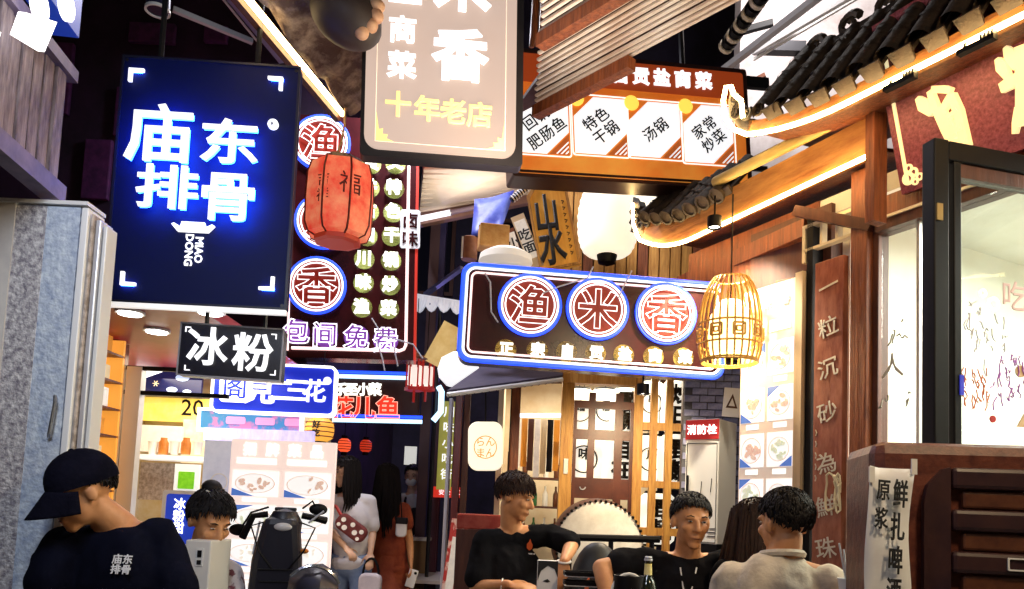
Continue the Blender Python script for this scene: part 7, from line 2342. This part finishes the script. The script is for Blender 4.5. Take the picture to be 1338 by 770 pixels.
for i in range(9):
    for j in range(17):
        a_ = -1.25 + 2.5 * j / 16
        r = 1.0 + 0.72 * (i / 8) * (0.35 + 0.65 * cos(a_ * 0.9))
        x, y = 0.091 * sin(a_) * (1 + 0.1 * i / 8), -0.112 * cos(a_) * r
        z = 0.012 - 0.065 * (i / 8) - 0.035 * (x / 0.1) ** 2 + 0.018
        vs.append(hc + H @ ((Vector((0, 0.012, 0.01)) + Vector((x, y, z))) * 0.93) - loc)
        if i and j:
            q_ = i * 17 + j
            fs.append((q_ - 18, q_ - 17, q_, q_ - 1))
br = MB().add(vs, fs).build('brim', mat('black twill'), cap, smooth=True, ang=70)
br.modifiers.new('thickness', 'SOLIDIFY').thickness = 0.004
MB().ell(hc + H @ (C + Vector((0, 0, 0.0995))) - loc, (0.008, 0.008, 0.005), 10, 6, H).build('button', mat('black twill'), cap, smooth=True)
m_ = surf(cap, loc, 53, 636, 0.003)
if m_:
    logo(t, m_, '庙东排骨', 0.022, PRINTW)
m_ = surf(kid(t, 'shirt'), loc, 161, 731, 0.006)
if m_:
    logo(t, m_, '庙东排骨', 0.030, PRINTW)

# ---- 2 woman with bun behind the white case
hd = P(275, 682, 3.15)
J = dict(head=hd, fwd=(0.72, -0.62, -0.38), headup=(0.12, -0.1, 0.95), neck=P(258, 738, 3.28), chest=P(256, 800, 3.32), pelvis=Vector((P(250, 800, 3.4).x, 3.5, 0.78)),
         tors=(0.45, -0.9, -0.1), shR=P(212, 752, 3.30), elR=P(205, 830, 3.25), wrR=P(240, 880, 3.1), shL=P(296, 752, 3.34), elL=P(305, 820, 3.22), wrL=P(290, 880, 3.08))
J.update(standing((P(250, 800, 3.4).x, 3.5, 0.78), (0.4, -1, 0)))
t, H, hc, loc, V = person('woman with black hair in a bun looking down behind the white machine case', J, skin=SKIN, shirt=mat('pale patterned cotton', (0.5, 0.48, 0.5), 0.85, col2=(0.12, 0.03, 0.04), scale=16, lo=0.5, hi=0.56, bump=0.4, bscale=9), trousers=DARKT, sleeve=0.8, vox=0.010, female=True, chest=(0.145, 0.095), belly=(0.125, 0.095))
face_parts(t, H, hc, 1.0, loc, closed=True)
h_ = hair(t, H, hc, 1.06, HAIRM, loc, 'short', 5, 190, 0.05)
MB().ell(hc + H @ Vector((0, 0.06, 0.125)) - loc, (0.042, 0.042, 0.034), 14, 10, H).build('bun', HAIRM, h_, smooth=True)
MB().ell(hc + H @ Vector((-0.035, 0.02, 0.125)) - loc, (0.012, 0.008, 0.006), 8, 6, H).build('hair_clip', WHITEPOST, h_, smooth=True)

# ---- 3 woman in white t-shirt
y = 6.0
hd = P(452, 617, y)
G_ = 0
J = dict(head=hd, fwd=(-0.75, -0.6, -0.15), neck=P(456, 646, y + 0.02), chest=P(459, 682, y + 0.03), pelvis=P(458, 735, y + 0.05), tors=(-0.35, -0.94, 0),
         shR=P(432, 656, y), elR=P(430, 692, y - 0.02), wrR=P(452, 716, y - 0.17), shL=P(482, 656, y + 0.06), elL=P(487, 693, y + 0.06), wrL=P(484, 724, y - 0.08))
J.update(standing(P(458, 735, y + 0.05), (-0.3, -1, 0)))
WTEE = mat('white cotton', (0.74, 0.74, 0.76), 0.85, col2=(0.62, 0.62, 0.68), scale=5, bump=0.5, bscale=8)
t, H, hc, loc, V = person('woman in a white t-shirt and jeans carrying a pale handbag in the alley', J, skin=SKIN2, shirt=WTEE, trousers=DENIM, sleeve=0.85, vox=0.011, female=True, chest=(0.14, 0.095), belly=(0.13, 0.095), arm_r=0.034, curls=(0.9, 0.9))
face_parts(t, H, hc, 1.0, loc)
hair(t, H, hc, 1.02, HAIRM, loc, 'bowl', 8, 120, 0.05)
long_hair(t, H, hc, 1.0, HAIRM, loc, 0.36, 3, 90, True)
wr = V['wrL']
b_ = thing('handbag', 'pale lavender handbag held by the woman in the white t-shirt', 'handbag', wr + Vector((0.02, -0.05, -0.30)))
MB().prism(rrect(0.17, 0.16, 0.05, cz=0.08), -0.045, 0.045).build('bag', mat('pale lavender leather', (0.5, 0.48, 0.58), 0.5, col2=(0.65, 0.62, 0.7), scale=9), b_, bevel=0.02)
MB().tube([(-0.06 * cos(a), 0, 0.14 + 0.13 * sin(a)) for a in [pi * k / 10 for k in range(11)]], 0.010, 6).build('handle', BLACK, b_, smooth=True)
q = P(459, 690, y - 0.16)
b_ = thing('chest_bag', 'brown polka dot bag worn across the white t-shirt', 'bag', Matrix.Translation(q) @ Matrix.Rotation(0.6, 4, 'Y'))
MB().prism(rrect(0.26, 0.13, 0.05), -0.02, 0.04).build('pouch', mat('brown cloth', (0.16, 0.03, 0.03), 0.7), b_, bevel=0.015)
for (dx, dz, r) in ((-0.08, 0.02, .018), (-0.04, -0.025, .02), (0.0, 0.03, .018), (0.045, -0.01, .02), (0.085, 0.025, .017), (-0.09, -0.03, .014), (0.09, -0.035, .014)):
    MB().prism(circ(r, 12, dx, dz), -0.026, -0.0355).build('dot', PALE, b_)
MB().tube([(-0.12, 0.0, 0.03), (-0.2, 0.06, 0.05), (-0.27, 0.12, 0.03)], 0.014, 6).build('strap', mat('red strap', (0.4, 0.03, 0.02), 0.6), b_)

# ---- 4 woman in brown dress, seen from behind
y = 6.5
hd = P(507, 626, y)
J = dict(head=hd, fwd=(0.25, 0.95, -0.1), neck=P(507, 655, y), chest=P(507, 690, y), pelvis=P(508, 745, y), tors=(0.1, 1, 0),
         shL=P(486, 666, y), elL=P(482, 702, y + 0.03), wrL=P(490, 735, y + 0.1), shR=P(528, 666, y), elR=P(535, 704, y), wrR=P(537, 735, y - 0.08), hnR=(1, 0, 0), hnL=(-1, 0, 0))
J.update(standing(P(508, 745, y), (0.1, 1, 0)))
DRESS = mat('rust brown dress cloth', (0.20, 0.03, 0.012), 0.8, col2=(0.30, 0.06, 0.02), scale=9, bump=0.6, bscale=10)
t, H, hc, loc, V = person('woman with very long black hair in a rust brown dress, seen from behind', J, skin=SKIN, shirt=DRESS, sleeve=0.5, vox=0.012, female=True, chest=(0.14, 0.095), belly=(0.13, 0.095), arm_r=0.034)
hair(t, H, hc, 1.04, HAIRM, loc, 'bowl', 9, 120, 0.06)
long_hair(t, H, hc, 1.06, HAIRM, loc, 0.56, 4, 150, False, 1.4)
pz = V['pelvis']
pr = [(0.135, pz.z + 0.16), (0.16, pz.z + 0.02), (0.19, pz.z - 0.2), (0.23, 0.45), (0.27, 0.22)]
vs, fs = [], []
for i, (r, z) in enumerate(pr):
    for j in range(40):
        g_ = 2 * pi * j / 40
        rr_ = r * (1 + 0.07 * sin(g_ * 9 + 0.6) * i / 4)
        vs.append((rr_ * cos(g_), rr_ * 0.8 * sin(g_), z))
        if i:
            j2 = (j + 1) % 40
            fs.append(((i - 1) * 40 + j, (i - 1) * 40 + j2, i * 40 + j2, i * 40 + j))
MB().add(vs, fs).build('skirt', DRESS, t, smooth=True, ang=80)
b_ = thing('phone', 'white phone in the hand of the woman in the rust brown dress', 'phone', Matrix.Translation(V['wrR'] + Vector((0.0, -0.045, -0.20))) @ Matrix.Rotation(0.25, 4, 'Y'))
MB().bx(-0.038, 0.038, -0.005, 0.005, 0, 0.15).build('case', WHITEPOST, b_, bevel=0.004)
MB().prism(circ(0.012, 14, 0.018, 0.125), -0.008, -0.005).build('camera_lens', BLACK, b_)
q = P(524, 690, y - 0.2)
b_ = thing('shoulder_pouch', 'small black and white pouch hanging at the back of the rust brown dress', 'pouch', q)
MB().prism(rrect(0.09, 0.15, 0.03), 0.0, 0.04).build('pouch', WHITEPOST, b_, bevel=0.01)
MB().bx(-0.05, 0.05, -0.006, 0.045, 0.03, 0.085).build('flap', BLACK, b_, bevel=0.01)
MB().tube([(0, 0.02, 0.07), (-0.03, 0.08, 0.3)], 0.006, 5).build('strap', BLACK, b_)

# ---- 5 woman with mask
y = 7.8
hd = P(539, 623, y)
pel = P(545, 722, y)
J = dict(head=hd, fwd=(-0.1, -1, -0.05), neck=P(538, 645, y), chest=P(541, 668, y), pelvis=pel, tors=(0.05, -1, 0),
         shR=P(525, 652, y), elR=P(523, 682, y), wrR=P(528, 706, y - 0.1), shL=P(552, 652, y), elL=P(551, 683, y), wrL=P(548, 705, y - 0.1))
J.update(standing(pel, (0, -1, 0)))
t, H, hc, loc, V = person('woman in a white face mask and dark apron far down the alley', J, skin=SKIN2, shirt=WTEE, trousers=DARKT, sleeve=0.6, vox=0.012, female=True, chest=(0.125, 0.09), belly=(0.115, 0.09), arm_r=0.03)
face_parts(t, H, hc, 1.0, loc)
hair(t, H, hc, 1.02, HAIRM, loc, 'short', 12, 90, 0.03)
MB().ell(hc + H @ Vector((0, -0.058, -0.052)) - loc, (0.058, 0.048, 0.045), 14, 10, H).build('mask', mat('white mask cloth', (0.8, 0.8, 0.82), 0.8), t, smooth=True)
AP = mat('dark apron', (0.02, 0.012, 0.02), 0.8)
ch = V['chest'] - loc
MB().ell(ch + Vector((0, -0.045, -0.12)), (0.115, 0.085, 0.22), 16, 10).build('apron', AP, t, smooth=True)
for s in (-1, 1):
    MB().tube([ch + Vector((0.07 * s, -0.105, 0.02)), ch + Vector((0.085 * s, -0.09, 0.10)), ch + Vector((0.08 * s, -0.02, 0.155))], 0.014, 6).build('strap', AP, t, smooth=True)
o = thing('white_counter', 'narrow white counter in front of the masked woman', 'counter', Vector((P(545, 700, 7.5).x, 7.45, 0)))
MB().bx(-0.14, 0.14, -0.08, 0.1, P(545, 702, 7.5).z - 0.03, P(545, 702, 7.5).z).build('top', WHITEPOST, o, bevel=0.004)
MB().bx(-0.11, 0.11, -0.05, 0.08, 0, P(545, 702, 7.5).z - 0.031).build('body', mat('tan board', (0.25, 0.16, 0.08), 0.6), o)
q = P(535, 605, 8.3)
o = MB().bx(q.x - 0.06, q.x + 0.07, 8.3, 8.33, q.z - 0.02, q.z + 0.18).build('white_notice', mat('dim white notice', (0.7, 0.7, 0.66), 0.6, emit=(1, 1, 0.92), es=0.5))
tag(o, 'white notice on the dark wall above the masked woman', 'notice')

# ---- 6 man in black t-shirt, seated, looking right
y = 4.0
hd = P(674, 650, y)
J = dict(head=hd, fwd=(0.90, -0.38, -0.22), headup=(0.08, 0, 1), neck=P(668, 692, y + 0.05), chest=P(664, 752, y + 0.06), pelvis=Vector((P(658, 800, y + 0.1).x, y + 0.12, 0.58)),
         tors=(0.30, -0.95, -0.05), shR=P(634, 708, y + 0.02), elR=P(622, 768, y - 0.06), wrR=P(664, 764, y - 0.22), shL=P(722, 700, y + 0.06), elL=P(747, 712, y - 0.05), wrL=P(737, 734, y - 0.20),
         hdR=(0.9, -0.25, -0.05), hnR=(0.1, -0.5, 0.9), hdL=(-0.1, -0.35, -0.9), hnL=(0.1, -0.9, 0.35))
J.update(seated(0.6, (P(658, 800, y + 0.1).x, y + 0.12, 0.58), (0.2, -1, 0)))
t, H, hc, loc, V = person('seated man in a black t-shirt turning his head towards the drum', J, shirt=TEE, trousers=DARKT, sleeve=0.80, vox=0.0075, curls=(0.55, 0.45), arm_r=0.037)
face_parts(t, H, hc, 1.0, loc)
hair(t, H, hc, 1.06, HAIRB, loc, 'bowl', 21, 230, 0.055)
m_ = surf(kid(t, 'shirt'), loc, 692, 712, 0.005)
if m_:
    o = MB().prism([(0, -0.03), (0.014, -0.018), (0.016, 0.0), (0.008, 0.018), (0.002, 0.035), (-0.004, 0.018), (-0.014, 0.006), (-0.014, -0.016)], -0.002, 0.0).build('flame_print', mat('flame print', (0.6, 0.10, 0.02), 0.6), t)
    o.matrix_local = m_
    for k_, (dx, w__) in enumerate(((-0.016, 0.006), (0.006, 0.022), (0.026, 0.008))):
        o = MB().bx(dx - w__ / 2, dx + w__ / 2, -0.002, 0, -0.05, -0.044).build('print_mark', PRINTW, t)
        o.matrix_local = m_
w_ = V['wrL']
MB().tube([w_ - loc + Vector((0.032 * cos(a), 0.032 * sin(a) * 0.9, 0.006 * sin(a))) for a in [2 * pi * k / 16 for k in range(16)]], 0.006, 6, True).build('bracelet', WHITEPOST, t, smooth=True)
w_ = V['wrR'].lerp(V['elR'], 0.2)
MB().tube([w_ - loc + Vector((0.004 * sin(a), 0.031 * cos(a), 0.031 * sin(a))) for a in [2 * pi * k / 16 for k in range(16)]], 0.004, 6, True).build('bracelet', WHITEPOST, t, smooth=True)

# ---- 7 man in black zip shirt facing the camera
y = 3.35
hd = P(903, 682, y)
J = dict(head=hd, fwd=(0.08, -1, -0.06), headup=(0.03, 0, 1), neck=P(898, 730, y + 0.05), chest=P(892, 782, y + 0.05), pelvis=Vector((P(890, 820, y).x, y + 0.1, 0.56)),
         tors=(0.0, -1, -0.05), shR=P(842, 734, y + 0.04), elR=P(786, 742, y - 0.02), wrR=P(800, 800, y - 0.16), shL=P(944, 738, y + 0.06), elL=P(962, 800, y - 0.02), wrL=P(930, 830, y - 0.2))
J.update(seated(0.6, (P(890, 820, y).x, y + 0.1, 0.56), (0, -1, 0)))
t, H, hc, loc, V = person('seated man in a black half zip shirt facing the camera with one elbow out', J, shirt=TEE, trousers=DARKT, sleeve=0.56, vox=0.0075, curls=(0.5, 0.5), arm_r=0.040)
face_parts(t, H, hc, 1.0, loc)
hair(t, H, hc, 1.03, HAIRM, loc, 'short', 31, 240, 0.03)
# open collar with zip edges
sh = kid(t, 'shirt')
for (pts) in (((886, 722), (889, 742), (893, 772)), ((916, 722), (910, 742), (903, 772))):
    pp = []
    for a_, b_ in pts:
        m_ = surf(sh, loc, a_, b_, 0.004)
        if m_:
            pp.append(m_.translation.copy())
    if len(pp) > 1:
        MB().tube(pp, 0.0035, 5).build('zip_edge', STEEL, t, smooth=True)
vv = []
for a_, b_ in ((886, 718), (916, 718), (908, 738), (900, 752), (892, 738)):
    m_ = surf(sh, loc, a_, b_, 0.0025)
    if m_:
        vv.append(m_.translation.copy())
if len(vv) == 5:
    c_ = sum(vv, Vector()) / 5
    MB().add(vv + [c_], [(0, 1, 5), (1, 2, 5), (2, 3, 5), (3, 4, 5), (4, 0, 5)]).build('open_collar', SKIN, t)

# ---- 8 man in grey shirt, back of the head
y = 2.72
hd = P(1024, 685, y)
J = dict(head=hd, fwd=(-0.35, 0.93, -0.05), neck=P(1022, 733, y), chest=P(1016, 792, y), pelvis=Vector((P(1016, 820, y).x, y + 0.02, 0.58)),
         tors=(-0.15, 1, 0), shL=P(956, 760, y + 0.03), elL=P(940, 830, y + 0.12), wrL=P(960, 850, y + 0.3), shR=P(1082, 762, y - 0.02), elR=P(1098, 830, y + 0.06), wrR=P(1060, 850, y + 0.28))
J.update(seated(0.6, (P(1016, 820, y).x, y + 0.02, 0.58), (-0.1, 1, 0)))
GREYS = mat('oatmeal linen', (0.66, 0.58, 0.45), 0.85, col2=(0.42, 0.36, 0.29), scale=8, lo=0.42, hi=0.62, bump=0.7, bscale=12)
t, H, hc, loc, V = person('man in an oatmeal shirt seen from behind beside the couplet plaque', J, shirt=GREYS, trousers=DARKT, sleeve=0.9, vox=0.0075, arm_r=0.042)
face_parts(t, H, hc, 1.0, loc)
hair(t, H, hc, 1.03, HAIRM, loc, 'short', 41, 260, 0.028)
nk = V['neck'] - loc
MB().tube([nk + Vector((0.068 * cos(a), 0.072 * sin(a), 0.022 - 0.012 * sin(a))) for a in [2 * pi * k / 24 for k in range(24)]], 0.013, 6, True).build('collar', GREYS, t, smooth=True)

# ---- 9 woman with long hair behind him
y = 3.25
hd = P(984, 692, y)
J = dict(head=hd, fwd=(-0.45, 0.85, -0.1), neck=P(984, 730, y), chest=P(980, 780, y), pelvis=Vector((P(980, 820, y).x, y, 0.58)),
         tors=(-0.4, 0.9, 0), shL=P(950, 752, y), elL=P(944, 810, y + 0.08), wrL=P(960, 830, y + 0.25), shR=P(1022, 752, y), elR=P(1030, 812, y + 0.05), wrR=P(1010, 830, y + 0.2))
J.update(seated(0.6, (P(980, 820, y).x, y, 0.58), (-0.3, 1, 0)))
t, H, hc, loc, V = person('long haired woman in black, mostly hidden behind the man in the oatmeal shirt', J, shirt=TEE, trousers=DARKT, sleeve=0.9, vox=0.010, female=True, chest=(0.14, 0.095), belly=(0.125, 0.095))
face_parts(t, H, hc, 1.0, loc)
hair(t, H, hc, 1.04, HAIRB, loc, 'bowl', 51, 120, 0.06)
long_hair(t, H, hc, 1.05, HAIRB, loc, 0.34, 6, 110, False, 1.6)

# black backpack on the chair between the two men
q = P(772, 735, 3.75)
t = thing('black_backpack', 'black backpack with a small orange emblem between the two seated men', 'backpack', Vector((q.x, 3.75, 0.60)))
zt_ = P(790, 714, 3.75).z - 0.60
b = MB()
b.ell((0.03, 0, zt_ * 0.55), (0.13, 0.09, zt_ * 0.5), 18, 12)
b.ell((-0.04, -0.02, zt_ * 0.38), (0.10, 0.08, zt_ * 0.4), 18, 12)
remesh(b, 'bag', mat('black nylon', (0.01, 0.01, 0.012), 0.5), t, 0.012, 4)
MB().prism([(-0.03, zt_ * 0.5), (-0.018, zt_ * 0.55), (-0.015, zt_ * 0.68), (-0.03, zt_ * 0.64), (-0.036, zt_ * 0.56)], -0.112, -0.096).build('emblem', mat('flame print'), t)
t = thing('black_stool', 'black stool carrying the black backpack', 'stool', Vector((q.x, 3.75, 0)))
MB().bx(-0.15, 0.17, -0.13, 0.13, 0.56, 0.60).build('seat', BLACK, t, bevel=0.01)
for sx in (-0.12, 0.14):
    for sy in (-0.1, 0.1):
        MB().bx(sx - 0.015, sx + 0.015, sy - 0.015, sy + 0.015, 0, 0.56).build('leg', BLACK, t)
# black chair with white edged back, left of the man in black
q = P(632, 690, 4.5)
t = thing('red_chair', 'dark chair with a red top rail behind the seated man in black', 'chair', Vector((q.x, 4.5, 0)))
zt_ = P(628, 672, 4.5).z
MB().bx(-0.16, 0.12, 0, 0.03, zt_ - 0.09, zt_).build('top_rail', mat('red vinyl', (0.25, 0.02, 0.015), 0.4, col2=(0.4, 0.08, 0.05), scale=12), t, bevel=0.008)
MB().bx(-0.16, 0.12, 0.004, 0.026, 0.55, zt_ - 0.092).build('backrest', WOOD_DARK, t)
MB().bx(-0.18, 0.14, -0.35, 0.03, 0.45, 0.50).build('seat', BLACK, t, bevel=0.01)
for sx in (-0.16, 0.12):
    for sy in (-0.32, 0.01):
        MB().bx(sx - 0.015, sx + 0.015, sy - 0.015, sy + 0.015, 0, 0.45).build('leg', BLACK, t)
